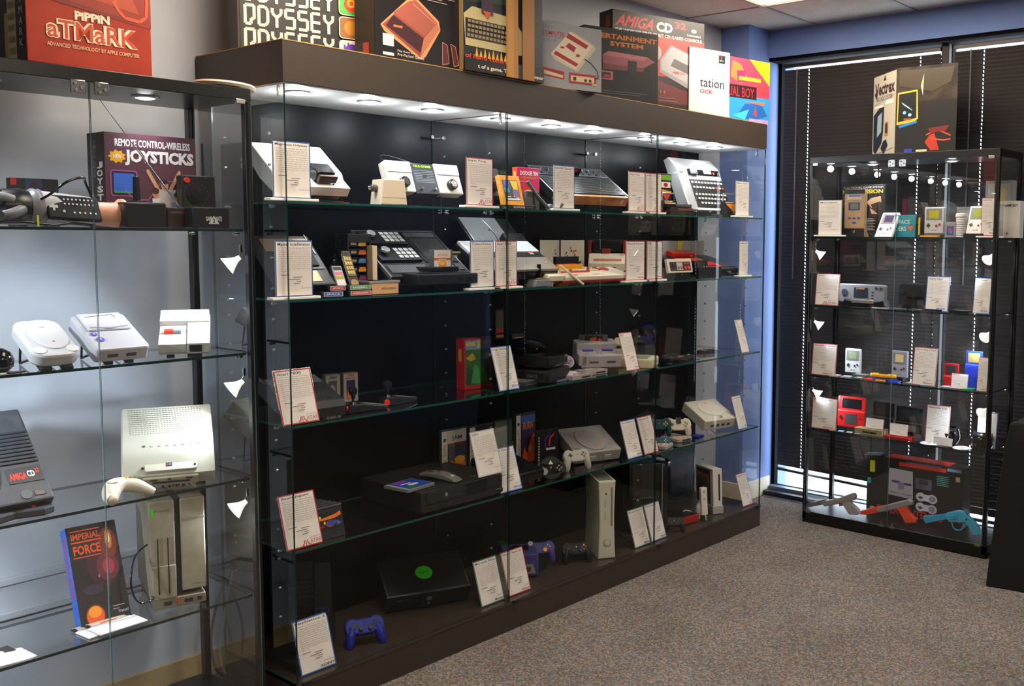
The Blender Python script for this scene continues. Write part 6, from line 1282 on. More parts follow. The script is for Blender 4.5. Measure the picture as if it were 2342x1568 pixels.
for k, c_ in enumerate(('#e0c020', '#d83a2a', '#3aa04a', '#8a8a8a')): T.c('button', (.0 + .012 * k, .025, .061 - .001 * k), .004, .003, mat(c_, .3), n=12)
# ---- shelf D
Z = LD + .0005
T = stand_box('game_box', 'tall dark space-art box with orange title and a blue spine', 'game box', M, 188, .15, 301, .14, Z, 1215, .05, tilt=math.radians(22))
w, h = T.w, T.h * 1.02
T.b('body', (0, 0, 0), (w, .05, h), mat('#120c10', .35), .002)
OR = '#e0521c'
T.a((0, -.0003, 0), (w, 0, 0), (0, 0, h), [('r', '#140d14', 0, 0, 1, 1), ('e', '#3a1420', .62, .62, .34, .26), ('e', '#6a2030', .7, .55, .22, .14), ('e', '#a8344a', .72, .55, .12, .08), ('e', '#7a2c1c', .78, .78, .18, .16), ('e', '#d8782c', .8, .82, .07, .1), ('e', '#f8e090', .8, .83, .035, .05), ('e', '#30243a', .35, .35, .2, .05), ('e', '#8a7ab0', .5, .47, .02, .015),
    ('r', OR, .06, .945, .66, .955), ('t', OR, 'IMPERIAL', .07, .86, .58, .065, .025), ('r', OR, .06, .83, .66, .845), ('t', OR, 'FORCE', .08, .71, .54, .095, .035), ('r', OR, .06, .68, .62, .69),
    ('e', '#5a2a10', .3, .09, .2, .115), ('e', '#d85018', .3, .09, .175, .1), ('e', '#e88a20', .3, .13, .13, .055), ('r', '#b8b0b8', .66, .14, .9, .147), ('r', '#a8a0a8', .66, .11, .78, .117), ('t', '#c8c0c8', 'Datatil', .76, .07, .2, .03)])
T.a((-.0003, .05, 0), (0, -.05, 0), (0, 0, h), [('r', '#1e62c0', 0, 0, 1, 1), ('r', '#a02c58', .3, .3, .6, .9)], name='spine_print')
CT = noise_mat('aged_cream_plastic', [(.35, '#8f8570'), (.65, '#9a907a')], 30, .45)
T = stand_box('tower_computer', 'tall aged cream computer stood on end with two long drive slots', 'computer', M, 347, .135, 474, .09, Z, 1118, .2)
w, h = T.w, LC - LD - .045
T.b('left_column', (0, 0, .028), (w * .46, .25, h), CT, .004); T.b('right_column', (w * .56, 0, .045), (w, .25, h), CT, .004); T.b('dark_centre', (w * .44, .012, .02), (w * .58, .24, h), mat('#1c1a16', .5), .001); T.b('lower_face', (.004, -.004, .03), (w * .455, .002, h * .4), mat('#958b76', .45), .003)
for x in (.13, .31): T.b('drive_slot', (w * x, -.006, h * .14), (w * (x + .02), -.003, h * .66), mat('#16140f', .5), 0)
T.b('foot_bar', (.006, -.002, 0), (w * .98, .24, .03), mat('#7a6f5c', .5), .003)
for x in (.62, .7, .86): T.c('jack', (w * x, -.002, .015), .007, .003, mat('#1c1914', .4), (0, -1, 0), n=14)
T.b('red_lamp', (w * .47, -.004, .004), (w * .5, -.001, .028), mat('#e0401c', .4), 0); T.b('port', (w * .22, -.004, .009), (w * .36, -.001, .021), mat('#2a241c', .4), .002)
T.b('green_sticker', (.006, -.001, h * .86), (.014, .001, h * .94), mat('#4ac81e', .4), 0)
T.b('shoulder_ridge', (w * .57, -.003, h * .8), (w * .99, .0, h * .82), mat('#857b66', .45), .001)
T.a((0, -.0008, 0), (w, 0, 0), (0, 0, h), [('t', '#5a5040', '(Amiga1000', .1, .9, .28, .02), ('t', '#4a4436', 'Amiga', .72, .18, .16, .015)])
T = Th('cable', 'thin black cable looping from the tall cream computer', 'cable', Matrix.Translation(M.w(M.X(340, .14, Z), .14, Z)))
T.t('cord', [(.012, .02, .20), (-.03, .0, .185), (-.055, -.02, .14), (-.06, -.03, .09), (-.045, -.04, .05), (.0, -.03, .045), (.012, .0, .045)], .0028, BLKG)
def floppies(lab, px, v, n, yaw, curl=False):
    T = Th('floppy_disks', lab, 'floppy disk', Matrix.Translation(M.w(M.X(px, v, Z), v, Z + .0008)) @ Matrix.Rotation(yaw, 4, 'Z')); return T
for k, (px, v, yaw, zz, lab) in enumerate(((205, .055, .10, 0, 'lower white-sleeved floppy disk of the fanned pair'), (232, .04, .06, .006, 'upper white-sleeved floppy disk with red and yellow label'))):
    T = Th('floppy_disk', lab, 'floppy disk', Matrix.Translation(M.w(M.X(px, v, Z), v, Z + .001 + zz)) @ Matrix.Rotation(yaw, 4, 'Z'), 'floppy disks in white sleeves')
    T.b('sleeve', (0, 0, 0), (.135, .075, .004), mat('#e8e6e8', .5), .001); T.b('disk', (.01, .05, .001), (.125, .11, .0034), mat('#c4bcb0', .4), 0)
    T.b('notch', (.0, .083, .002), (.012, .1, .0052), mat('#201c1c', .5), 0); T.b('notch', (.115, .083, .002), (.13, .1, .0052), mat('#201c1c', .5), 0)
    T.a((.02, .076, .0037), (.095, 0, 0), (0, .03, 0), [('r', '#d0c4b0', 0, 0, 1, 1), ('r', '#c84a40', .2, .2, .7, .45), ('r', '#d8b83a', .3, .5, .6, .65)] if k else [('r', '#c8bca8', 0, 0, 1, 1)])
T = Th('floppy_disk', 'white-sleeved floppy disk with a curled sleeve nearest the viewer', 'floppy disk', Matrix.Translation(M.w(M.X(-75, .04, Z), .04, Z + .001)) @ Matrix.Rotation(.1, 4, 'Z'), 'floppy disks in white sleeves')
bm = bmesh.new(); rows = []
for i in range(13):
    x = .17 * i / 12; z = .004 + .02 * max(0, (i - 7) / 5) ** 2 * 0 + .006 * math.sin(i * .35); rows.append([bm.verts.new((x, 0 - .02 * math.sin(math.pi * i / 12), z)), bm.verts.new((x, .085, z + .002)), bm.verts.new((x, .085, z - .001)), bm.verts.new((x, -.02 * math.sin(math.pi * i / 12), z - .003))])
for A, B in zip(rows, rows[1:]):
    for i in range(4): bm.faces.new((A[i], A[(i + 1) % 4], B[(i + 1) % 4], B[i]))
bm.faces.new(rows[0]); bm.faces.new(rows[-1][::-1]); bmesh.ops.recalc_face_normals(bm, faces=bm.faces)
bm_obj('sleeve', bm, mat('#e8e6e8', .5), T.e, smooth=True); T.b('disk', (.02, .07, .004), (.15, .115, .0065), mat('#2a2422', .5), 0); T.b('label', (.04, .085, .0065), (.12, .11, .0075), mat('#c8bca8', .5), 0)
T = Th('cable', 'grey cable loop hanging behind the cabinet by the baseboard', 'cable', Matrix.Translation((M.X(505, .44, .2), .44, .0)))
zz = .08
T.t('cord', [(.05, 0, .42), (.0, .0, .33), (-.035, 0, .2), (-.03, .0, .09), (0, 0, .03), (.03, 0, .02)], .005, mat('#2a2a2c', .4)); T.t('pale_cord', [(.055, .01, .40), (.02, .01, .24), (.0, .01, .12), (.012, .01, .04), (.04, .01, .02)], .005, mat('#8f8c80', .4)) ; T.b('plug', (.02, -.01, .0), (.05, .02, .03), mat('#77746a', .5), .003)
# ================================================================== BOXES ON THE CANOPY
ZT = ZST + .0012
def topbox(label, pl, pr, v, pyt, d, col, face, side=None, group=None, vr=None):
    T = stand_box('game_box', label, 'game box', M, pl, v, pr, v if vr is None else vr, ZT, pyt, d); T.b('body', (0, 0, 0), (T.w, d, T.h), mat(col, .5, grain=.1), .003)
    T.a((0, -.0004, 0), (T.w, 0, 0), (0, 0, T.h), face)
    if side: T.a((-.0004, d, 0), (0, -d, 0), (0, 0, T.h), side, name='side_print')
    return T
OD = '#f0d8b4'
def ody_word(y, hh):
    """one row of rounded outline capitals spelling odyssey"""
    it = []; ww = .098; x = .03; th = .0098
    segs = {'O': [[(.1, .05), (.1, .95), (.9, .95), (.9, .3), (.62, .3), (.62, .05), (.1, .05)]], 'D': [[(.1, .05), (.1, .95), (.65, .95), (.9, .8), (.9, .2), (.65, .05), (.1, .05)]], 'Y': [[(.1, .95), (.1, .7), (.5, .5), (.5, 0)], [(.9, .95), (.9, .7), (.5, .5)]], 'S': [[(.9, .95), (.1, .95), (.1, .55), (.9, .55), (.9, .05), (.1, .05)]], 'E': [[(.9, .95), (.1, .95), (.1, .05), (.9, .05)], [(.1, .5), (.9, .5)]]}
    for c_ in 'ODYSSEY':
        for s_ in segs[c_]: it.append(('l', OD, [(x + a * ww * .82, y + b * hh) for a, b in s_], th))
        x += ww
    return it
it = [('r', '#171210', 0, 0, 1, 1)]
for k in range(5): it += ody_word(.007 + .184 * k, .158)
for k, (c1, c2) in enumerate((('#d8ccb8', '#5a3a9a'), ('#8a5a2c', '#b8782c'), ('#4aa03a', '#c83a2a'))):
    y = -.02 + .19 * k
    it += [('p', '#e8d8b8', rrect(.735, y, .935, y + .178, .03)), ('p', c1, rrect(.742, y + .006, .928, y + .172, .026)), ('e', c2, .835, y + .09, .06, .06)]
    if k == 0: it += [('r', c2, .77 + .03 * j, y + .04, .785 + .03 * j, y + .14 + .02 * (j % 2)) for j in range(5)]
    if k == 2: it += [('e', '#e8a028', .835, y + .1, .035, .035), ('e', '#d84a2c', .835, y + .1, .018, .018)]
it += [('t', '#d8c4a0', 'FOR ALL AGES', .955, .0, .0001, .0001)]
it += [('t', '#d8c8a8', c_, .955, .02 + .05 * k, .028, .034, .02) for k, c_ in enumerate(reversed('EXPERIENCE FOR ALL AGES')) if c_ != ' ']
topbox('black box with repeated rounded cream lettering at the near end of the canopy', 550, 850, .27, -190, .16, '#191412', it, [('r', '#3a4030', 0, 0, 1, 1), ('r', '#c0b090', .85, 0, 1, 1)], vr=.15)
it = [('r', '#141012', 0, 0, 1, 1), ('p', '#c88a5a', [(.06, .27), (.1, .22), (.5, .03), (.56, .06), (.74, .32), (.72, .4), (.46, .56), (.36, .53)]), ('p', '#8a4238', [(.08, .27), (.5, .05), (.72, .33), (.7, .38), (.45, .54), (.37, .51)]), ('p', '#9a5244', [(.2, .39), (.55, .24), (.7, .38), (.45, .54), (.37, .51)]), ('p', '#3c2024', [(.12, .27), (.2, .37), (.54, .22), (.5, .09)]), ('r', '#b86a48', .2, .27, .3, .29), ('p', '#b06a50', [(.5, .05), (.54, .22), (.7, .38), (.72, .33)]), ('l', '#d0a080', [(.42, .5), (.68, .37)], .002)]
it += [('p', '#5a2424', [(.76, .02), (.84, .04), (.82, .2), (.76, .22)]), ('p', '#5a2424', [(.86, .22), (.92, .2), (.96, .04), (.9, .02)]), ('l', '#d8a878', [(.76, .02), (.84, .04), (.82, .2), (.76, .22), (.76, .02)], .0015), ('l', '#d8a878', [(.86, .22), (.92, .2), (.96, .04), (.9, .02), (.86, .22)], .0015), ('r', '#b8c8c8', .08, .1, .2, .2), ('r', '#e0d8d0', .08, .02, .2, .045), ('t', '#d8ccc0', 'Play these two', .24, .06, .2, .022), ('t', '#d8ccc0', 'Pre-Packed Games', .24, .03, .3, .024), ('t', '#d8ccc0', 'Optional Cartridges...', .52, .7, .34, .025)]
rnd = random.Random(3)
for k in range(10): it.append(('r', '#a89c94', .08, .86 - .032 * k, .3 + rnd.random() * .15, .868 - .032 * k)); it.append(('r', '#a89c94', .52, .67 - .022 * (k % 6), .7 + rnd.random() * .25, .676 - .022 * (k % 6)))
topbox('black box picturing a wood-toned wedge console and two handsets', 858, 1056, .015, -150, .11, '#141012', it, [('r', '#1c1414', 0, 0, 1, 1), ('r', '#8a2c2c', .4, .0, .7, .12)])
it = [('r', '#1a2026', 0, 0, 1, 1), ('p', '#2a3c2a', [(.0, .55), (.55, .6), (.98, .9), (1, 1), (0, 1)]), ('p', '#c89a20', [(.02, .98), (.3, .62), (.62, .98)])]
for k in range(14): it.append(('l', '#4a8a3a' if k % 2 else '#c8a030', [(.3, .62), (.0 + k * .075, 1 - .25 * abs(k - 6) / 8)], .0018))
it += [('p', '#b8a878', [(.02, .2), (.0, .45), (.1, .52), (.6, .5), (.72, .4), (.72, .2)]), ('p', '#2a2420', [(.02, .26), (.02, .42), (.55, .42), (.66, .36), (.66, .26)])]
for j in range(4): it += [('r', '#8a7c5c', .04 + .045 * k, .275 + .037 * j, .075 + .045 * k, .297 + .037 * j) for k in range(13 - j)]
it += [('r', '#3a2a3a', .2, .48, .34, .6), ('p', '#c8502c', [(.22, .5), (.27, .44), (.32, .5)]), ('r', '#14120f', 0, .0, 1, .12)]
it += [('p', '#d8a020', [(.12 + .05 * k, .12), (.14 + .05 * k, .2 - .02 * (k % 2)), (.16 + .05 * k, .12)]) for k in range(9)] + [('t', '#d84020', 'of hand controls.', .0, .1, .6, .035, .02), ('t', '#e8e0d0', 't of a game. The', .15, .02, .42, .04, .02), ('t', '#e8e0d0', 'computer', .84, .015, .15, .035, .02), ('r', '#a8702c', .5, 0, .655, 1), ('r', '#9a6426', .71, 0, .87, 1), ('r', '#b88038', .52, .0, .6, .9)]
topbox('battered box with keyboard artwork sealed by two strips of brown tape', 1060, 1240, -.008, -130, .15, '#6a5434', it)
it = [('r', '#9a9ca0', 0, 0, 1, 1), ('t', '#b03040', 'COMPUTER', -.0, .80, .37, .07, .01), ('l', '#b03040', [(0, .78), (.36, .78)], .0015), ('t', '#3a4a9a', 'ファミリー', .0, .9, .2, .045), ('t', '#3a4a9a', 'コンピュータ', .0, .70, .22, .04), ('p', '#c8bca0', [(.14, .5), (.22, .42), (.58, .28), (.9, .68), (.86, .74), (.5, .9), (.42, .86)]), ('p', '#ddd0b4', [(.14, .52), (.55, .32), (.84, .72), (.46, .9)]), ('p', '#a83038', [(.39, .8), (.43, .87), (.77, .72), (.73, .66)]), ('p', '#a83038', [(.18, .52), (.22, .57), (.6, .41), (.56, .36)]), ('p', '#a83038', [(.38, .66), (.44, .72), (.56, .66), (.52, .58)]), ('r', '#a83038', .3, .62, .36, .65), ('r', '#a83038', .56, .52, .62, .56)]
it += [('p', '#a82c38', [(.0, .18), (.0, .3), (.36, .26), (.36, .14)]), ('p', '#d8c49a', [(.01, .2), (.01, .26), (.34, .2), (.34, .16)]), ('r', '#a82c38', .44, .1, .9, .26), ('r', '#d8c49a', .47, .13, .87, .22), ('r', '#3a2c28', .51, .14, .56, .2), ('e', '#3a2c28', .72, .16, .025, .025), ('e', '#3a2c28', .8, .16, .025, .025), ('l', '#1c1c20', [(.7, .5), (.82, .44), (.93, .32), (.94, .22), (.88, .2)], .004), ('r', '#d8b87a', .83, .09, .92, .12)]
topbox('silver-grey box picturing a cream and maroon console with two small handsets', 1240, 1375, .04, 48, .05, '#8d9094', it, vr=-.035)
it = [('r', '#0f0f12', 0, 0, 1, 1), ('t', '#d8782a', 'ENTERTAINMENT', -.02, .855, 1.0, .07, .035), ('t', '#d8782a', 'SYSTEM', .34, .76, .45, .065, .035), ('p', '#a05a62', [(.24, .62), (.32, .68), (.85, .66), (.95, .6), (.8, .5), (.25, .5)]), ('p', '#b87078', [(.24, .62), (.32, .68), (.85, .66), (.8, .6)]), ('p', '#7a3c44', [(.24, .42), (.25, .5), (.8, .5), (.8, .44)]), ('r', '#1c1c20', .58, .38, .7, .58), ('r', '#b87078', .1, .28, .38, .4), ('r', '#2a2022', .22, .3, .35, .38), ('r', '#c83a3a', .26, .31, .34, .35), ('r', '#6a666a', .2, .12, .85, .128), ('r', '#6a666a', .2, .09, .75, .098)]
topbox('black box with orange techno capitals and a pinkish console picture', 1335, 1504, .12, 56, .05, '#131316', it, vr=.0)
it = [('r', '#1a1214', 0, 0, 1, 1), ('r', '#c02a20', 0, .38, 1, .80), ('p', '#5a2422', [(0, .1), (0, .45), (1, .2), (1, .1)]), ('t', '#d83428', 'AMIGA', .02, .84, .4, .12, .03, .12), ('t', '#d8d4d0', 'CD', .46, .84, .18, .105, .05), ('t', '#d83428', '32', .66, .9, .13, .07, .03), ('t', '#e0dcd8', "THE WORLD'S FIRST 32-BIT CD GAMES CONSOLE", .02, .785, .95, .035, .025), ('t', '#e0dcd8', 'Commodore', .8, .84, .16, .025, .01), ('e', '#e0dcd8', .88, .9, .03, .02), ('p', '#8f8a8e', [(.5, .55), (.62, .72), (.98, .6), (.86, .26), (.5, .42)]), ('p', '#a8a4a8', [(.52, .55), (.63, .7), (.96, .6), (.85, .32), (.52, .45)]), ('p', '#5a585c', [(.62, .5), (.66, .58), (.9, .5), (.86, .42)]), ('e', '#a89c98', .4, .62, .12, .1), ('t', '#d83a2c', 'AMIGA', .64, .42, .14, .03, .01), ('r', '#6a5a5c', .1, .1, .38, .11), ('r', '#6a5a5c', .1, .13, .36, .14), ('r', '#6a5a5c', .5, .12, .7, .13), ('r', '#6a5a5c', .5, .15, .68, .16), ('r', '#3a7a4a', .5, .2, .52, .23), ('r', '#c83a3a', .54, .2, .56, .23)]
topbox('tall black and red box with a grey disc console picture', 1400, 1608, .24, 20, .11, '#161012', it, [('r', '#141012', 0, 0, 1, 1), ('r', '#8a2420', .5, .82, .8, .95)], vr=.09)
it = [('r', '#b9bdc8', 0, 0, 1, 1), ('r', '#15151c', .72, .82, .88, .94), ('p', '#c83a30', [(.78, .86), (.8, .86), (.8, .93), (.78, .93)]), ('e', '#d8a820', .77, .86, .03, .01), ('e', '#3a6ac0', .83, .86, .03, .01), ('t', '#1c1c24', 'PlayStation', -.5, .44, 1.38, .13, .0), ('t', '#c83a3c', 'DUAL SHOCK', -.1, .345, .75, .055, .02), ('r', '#c8c0a0', .74, .65, .86, .7)]
it[5] = ('t', '#1c1c24', 'tation', .26, .44, .6, .13, .0); it[6] = ('t', '#c83a3c', 'OCK', .26, .345, .32, .055, .02)
topbox('plain pale box with thin dark lettering beside the tall black and red box', 1575, 1667, .11, 106, .1, '#aeb3c0', it, vr=.05)
it = [('r', '#c83a52', 0, 0, 1, 1), ('p', '#e8b818', [(.5, 1), (1, 1), (1, .62)]), ('r', '#2a8ac0', 0, 0, 1, .42), ('p', '#e8703c', [(.1, .95), (.3, .9), (.45, .7), (.3, .6), (.05, .7)]), ('p', '#8a2a5a', [(.2, .8), (.4, .82), (.4, .64), (.22, .62)]), ('r', '#a8a82c', .25, .66, .78, .72), ('r', '#2a1418', 0, .38, .68, .58), ('t', '#e02c3c', 'UAL BOY', .0, .4, .62, .15, .0), ('r', '#b03a44', .74, .5, .95, .62), ('p', '#1c5aa8', [(.2, .1), (.4, .3), (.8, .32), (.95, .15), (.6, .05)]), ('p', '#3ab8d0', [(.1, .1), (.5, .22), (.4, .05)]), ('p', '#d86a5a', [(.4, .33), (.9, .36), (.85, .3)]), ('p', '#c8402c', [(.6, .15), (.66, .28), (.7, .12)]), ('r', '#a08ac8', .5, .0, .98, .08)]
topbox('bright red, yellow and blue game box at the far end of the canopy', 1664, 1758, .10, 128, .10, '#b83a4a', it, vr=.04)
# ================================================================== CORNER CABINET BY THE WINDOWS
RW = RY1 - RY2
rz = [R.Z(py, .05, .026) for py in (541, 698.5, 858, 980)]
rb = R.Z(1168, .05, .02)
mwr = Matrix.Translation((RXF, RY1, 0)) @ Matrix.Rotation(-math.pi / 2, 4, 'Z')
rj = R.X(2053, 0, 1.95)
cabinet('glass_cabinet', 'black-framed glass cabinet before the window blinds full of handheld devices', mwr, RW, RDP, HC, rz, rb,
        [(RW - .024, R.Z(py, RW - .03, .04), 1) for py in (590, 768, 942)] + [(.024, R.Z(py, .03, .04), -1) for py in (580, 740, 897)], rj, pucks=(.3, .74))
def rcard(label, title, border, brand, bc, pl, pr, z, py, v=.035, tilt=0, small=False, yaw=0, base=None):
    u = R.X(pl, v, z); w = R.X(pr, v, z) - u; h = (R.Z(py, u, v + (.05 if tilt else 0)) - z) / math.cos(tilt)
    if yaw: w /= math.cos(yaw)
    return card(label, title, border, brand, bc, pl, v, z, R, tilt, (not tilt) if base is None else base, w=w, h=h - .009, yaw=yaw)
def rflat(name, lab, cat, px, v, z, wd, dp, th, yaw, col, items=None, front=None, group=None): return flat(name, lab, cat, R, px, v, z, wd, dp, th, yaw, col, items, front, group)
def rbox(name, lab, cat, pl, vl, pr, vr, z, py, d, col, face, side=None, tilt=0, group=None): return gbox(name, lab, cat, R, pl, vl, pr, vr, z, py, d, col, face, side, tilt, group)
# ---- top shelf
Z = rz[0] + .0005
rcard('pale card beside the tan handheld in the corner cabinet', 'Microvision', '#a8a8b0', None, BLU, 1871, 1924, Z, 458)
T = rbox('handheld_game', 'tall tan handheld game with blue-framed screen window', 'handheld game', 1930, .10, 1976, .10, Z, 433, .03, '#a88a66', [('r', '#1a1416', 0, .9, 1, .99), ('r', '#16120f', 0, 0, 1, .17), ('r', '#8a5a3a', 0, .17, 1, .19), ('r', '#c8b8c0', .14, .78, .84, .88), ('r', '#3a5ab0', .2, .84, .8, .87), ('r', '#d8a850', .2, .79, .8, .81), ('r', '#2a3a80', .2, .56, .76, .72), ('r', '#6a6c50', .28, .58, .68, .7), ('r', '#2a4aa0', .2, .38, .34, .41), ('r', '#2a4aa0', .42, .38, .56, .41), ('r', '#2a4aa0', .64, .38, .78, .41), ('r', '#2a4aa0', .4, .28, .6, .31)])
T.c('dial', (T.w * .5, 0, T.h * .1), .009, .006, CHROME, (0, -1, 0))
rbox('game_box', 'black box with gold lettering and a handheld photo behind the tan handheld', 'game box', 1923, .2, 2022, .2, Z, 424, .07, '#120f0f', [('t', '#b8b0a8', 'ELECTRONIC GAME SYSTEM', .05, .93, .9, .035), ('t', '#b89a30', 'MICROVISION', .02, .83, .93, .08, .03), ('p', '#c8a078', [(.58, .66), (.68, .74), (.9, .78), (.92, .66), (.7, .55)]), ('p', '#3a2420', [(.68, .62), (.9, .68), (.92, .52), (.75, .48)]), ('p', '#d8a888', [(.66, .55), (.72, .52), (.85, .44), (.7, .44)])] + [('r', '#b8b0a8', .55, .34 - .03 * k, .55 + .2 + .04 * (k % 2), .352 - .03 * k) for k in range(8)] + [('p', '#d89070', [(.52, 0), (.48, .2), (.6, .14), (.66, 0)])])
def boy(lab, pl, vl, pr, vr, z, py, col, scr, t=.03, tilt=0, lay='dmg', group=None):
    T = stand_box('handheld_game', lab, 'handheld game', R, pl, vl, pr, vr, z, py, t, group, tilt); w, h = T.w, T.h
    T.p('shell', rrect(0, 0, w, h, min(w, h) * .08, 4), -t, 0, mat(col, .35), 'xz', .003) if False else T.b('shell', (0, 0, 0), (w, t, h), mat(col, .3), .004)
    T.b('screen_bezel', (w * .1, -.0015, h * .52), (w * .9, .001, h * .93), mat('#7d7c80', .35), .001); T.b('screen', (w * .24, -.0022, h * .58), (w * .76, 0, h * .87), mat(scr, .2), .0005)
    T.p('cross_pad', [(x * w + w * .22, y * w + h * .32) for x, y in ((-.03, .1), (-.03, .03), (-.1, .03), (-.1, -.03), (-.03, -.03), (-.03, -.1), (.03, -.1), (.03, -.03), (.1, -.03), (.1, .03), (.03, .03), (.03, .1))], -.003, .0, mat('#232326', .4), 'xz')
    bc = '#8a2a5a' if lay == 'dmg' else '#3a3a44'
    for a, b in ((.64, .3), (.8, .35)): T.c('button', (w * a, 0, h * b), w * .06, .003, mat(bc, .3), (0, -1, 0), n=14)
    for a in (.38, .54): T.b('pill_button', (w * a, -.0015, h * .13), (w * (a + .1), .001, h * .15), mat('#8a8a90', .4), 0)
    return T
boy('white handheld with dark narrow screen leaning far back near the teal tin', 1999, .03, 2038, .03, Z, 486, '#e6e2e4', '#3a2c50', .02, math.radians(38))
rbox('storage_tin', 'teal tin with white lettering and an orange arrow behind the leaning white handheld', 'tin', 2030, .12, 2093, .11, Z, 492, .04, '#2a8a9c', [('t', '#c8dcd8', 'SPIDERS', .05, .28, .62, .2, .02), ('p', '#e86a2c', [(.7, .5), (.95, .5), (.84, .25)]), ('t', '#a8ccd0', 'SPACE', .3, .58, .5, .2, .02)])
T = rbox('book', 'thin black upright booklet with yellow spine writing', 'booklet', 2095, .1, 2107, .1, Z, 490, .05, '#17161a', [('r', '#d8c020', .4, .1, .7, .85)])
boy('clear-shelled handheld with a yellow-green screen on a small stand', 2113, .09, 2157, .09, Z + .018, 474, '#b8bcbc', '#b0b000', .03)
T = rflat('prop_stand', 'grey wedge under the clear-shelled handheld', 'stand', 2113, .07, Z, .09, .05, .017, 0, '#55585c')
rflat('cartridge', 'flat yellow-orange cartridge at the front of the top shelf', 'cartridge', 2104, .03, Z, .09, .05, .009, 0, '#e89a10')
rbox('cartridge', 'small grey cartridge with a blue and red picture', 'cartridge', 2160, .05, 2185, .05, Z, 508, .01, '#8f8a90', [('r', '#2a4a9a', .2, .15, .8, .72), ('e', '#b83a5a', .5, .45, .2, .2), ('e', '#3a8ac0', .6, .35, .12, .1)])
T = Th('ribbed_cup', 'white ribbed plastic cylinder beside the brightest white handheld', 'container', Matrix.Translation(R.w(R.X(2198, .07, Z), .07, Z)))
pr_ = [(0, .0)]
for k in range(9): pr_ += [(.0285, .004 + .011 * k), (.026, .009 + .011 * k), (.026, .011 + .011 * k), (.0285, .0145 + .011 * k)]
T.lathe('body', pr_ + [(.026, .104), (0, .104)], mat('#dcd8da', .35)); T.lathe('cap', [(.03, .104), (.031, .112), (.027, .122), (0, .124)], mat('#e8e4e6', .35))
boy('white handheld with a green screen leaning back on a black stand', 2208, .04, 2249, .04, Z + .018, 471, '#e8e6e4', '#8a9a20', .03, math.radians(22))
rflat('prop_stand', 'black wedge stand with tiny lettering under the leaning white handheld', 'stand', 2203, .03, Z, .1, .06, .02, 0, '#232428')
rcard('red-edged card at the dark post end of the top shelf', 'Game Boy', '#b8484c', 'Nintendo', CR, 2243, 2283, Z, 452)
T = rbox('handheld_box', 'grey tapered box picturing a handheld behind the red-edged card', 'game box', 2250, .2, 2312, .2, Z, 414, .06, '#8a8884', [('r', '#a8a6a0', .08, .3, .92, .95), ('r', '#c8b878', .3, .6, .75, .86)])
rbox('game_box', 'plain white box with dark capital letters beyond the dark post', 'game box', 2293, .14, 2331, .14, Z, 460, .06, '#c9c5bc', [('t', '#2a2a30', 'GAME BOY', .05, .84, .8, .08, .02), ('e', '#b83a4a', .25, .12, .06, .03)])
rbox('handheld_box', 'low grey frame box between the ribbed cylinder and the clear handheld', 'game box', 2186, .16, 2222, .16, Z, 474, .03, '#77787c', [('r', '#8f9094', .1, .1, .9, .9)])
# ---- second shelf
Z = rz[1] + .0005
rcard('red-edged card beside the wide silver handheld', 'Atari Lynx', '#b8484c', 'ATARI', CR, 1863, 1917, Z, 622, tilt=math.radians(6))
T = stand_box('handheld_game', 'wide silver-grey handheld with a dark screen and disc pad', 'handheld game', R, 1917, .12, 2023, .12, Z + .02, 648, .04); w, h = T.w, T.h
T.p('shell', rrect(0, 0, w, h, .012, 4), 0, .035, mat('#8b8b93', .35, .3), 'xz', .005)
T.b('screen', (w * .34, -.002, h * .28), (w * .64, .001, h * .82), mat('#2a3038', .2), .001); T.a((w * .4, -.0022, h * .72), (w * .18, 0, 0), (0, 0, h * .08), [('t', '#e88a2c', 'LYNX', 0, 0, 1, 1, .03)])
T.c('disc_pad', (w * .14, 0, h * .55), .018, .004, mat('#3a3b42', .35), (0, -1, 0), n=24)
for a in (.82, .92): T.c('button', (w * a, 0, h * .82), .008, .005, CHROME, (0, -1, 0), n=14)
for k in range(3): T.b('key', (w * .72, -.002, h * (.25 + .16 * k)), (w * .76, 0, h * (.3 + .16 * k)), mat('#2a2a2e', .4), .0005)
T = stand_box('handheld_game', 'low wide black handheld lying before the silver-grey one', 'handheld game', R, 1926, .04, 2023, .04, Z, 683, .05); w, h = T.w, T.h
T.p('shell', [(0, h * .3), (w * .1, 0), (w * .9, 0), (w, h * .3), (w * .96, h), (w * .8, h * .8), (w * .2, h * .8), (w * .04, h)], 0, .07, mat('#17181b', .25), 'xz', .004); T.b('silver_face', (w * .22, -.002, h * .55), (w * .74, .02, h * .98), mat('#b8b8b8', .2, .6), .002)
T = stand_box('handheld_game', 'black wing-shaped handheld with a deep square screen', 'handheld game', R, 2053, .10, 2124, .10, Z + .02, 646, .05); w, h = T.w, T.h
T.p('shell', rrect(0, 0, w, h, .02, 5), 0, .05, mat('#2c2d30', .22), 'xz', .006); T.b('screen_hood', (w * .3, -.012, h * .35), (w * .85, .002, h * .98), mat('#1e1f21', .25), .004); T.b('screen', (w * .36, -.0135, h * .42), (w * .8, -.011, h * .92), mat('#2a2e2c', .12), .001); T.c('round_pad', (w * .13, 0, h * .6), .014, .004, mat('#2c2d30', .3), (0, -1, 0))
rflat('prop_stand', 'dark block under the wing-shaped handheld', 'stand', 2062, .1, Z, .1, .05, .019, 0, '#101012')
rcard('bright blue-edged card leaning beside the wing-shaped handheld', 'Game Gear', '#4a78c0', 'SEGA', '#3a5fc0', 2115, 2167, Z, 628, tilt=math.radians(8), yaw=0)
rcard('blue-edged card by the dark post on the second shelf', 'Sega Nomad', '#5a88c8', 'SEGA', '#3a5fc0', 2224, 2262, Z, 632, tilt=math.radians(8))
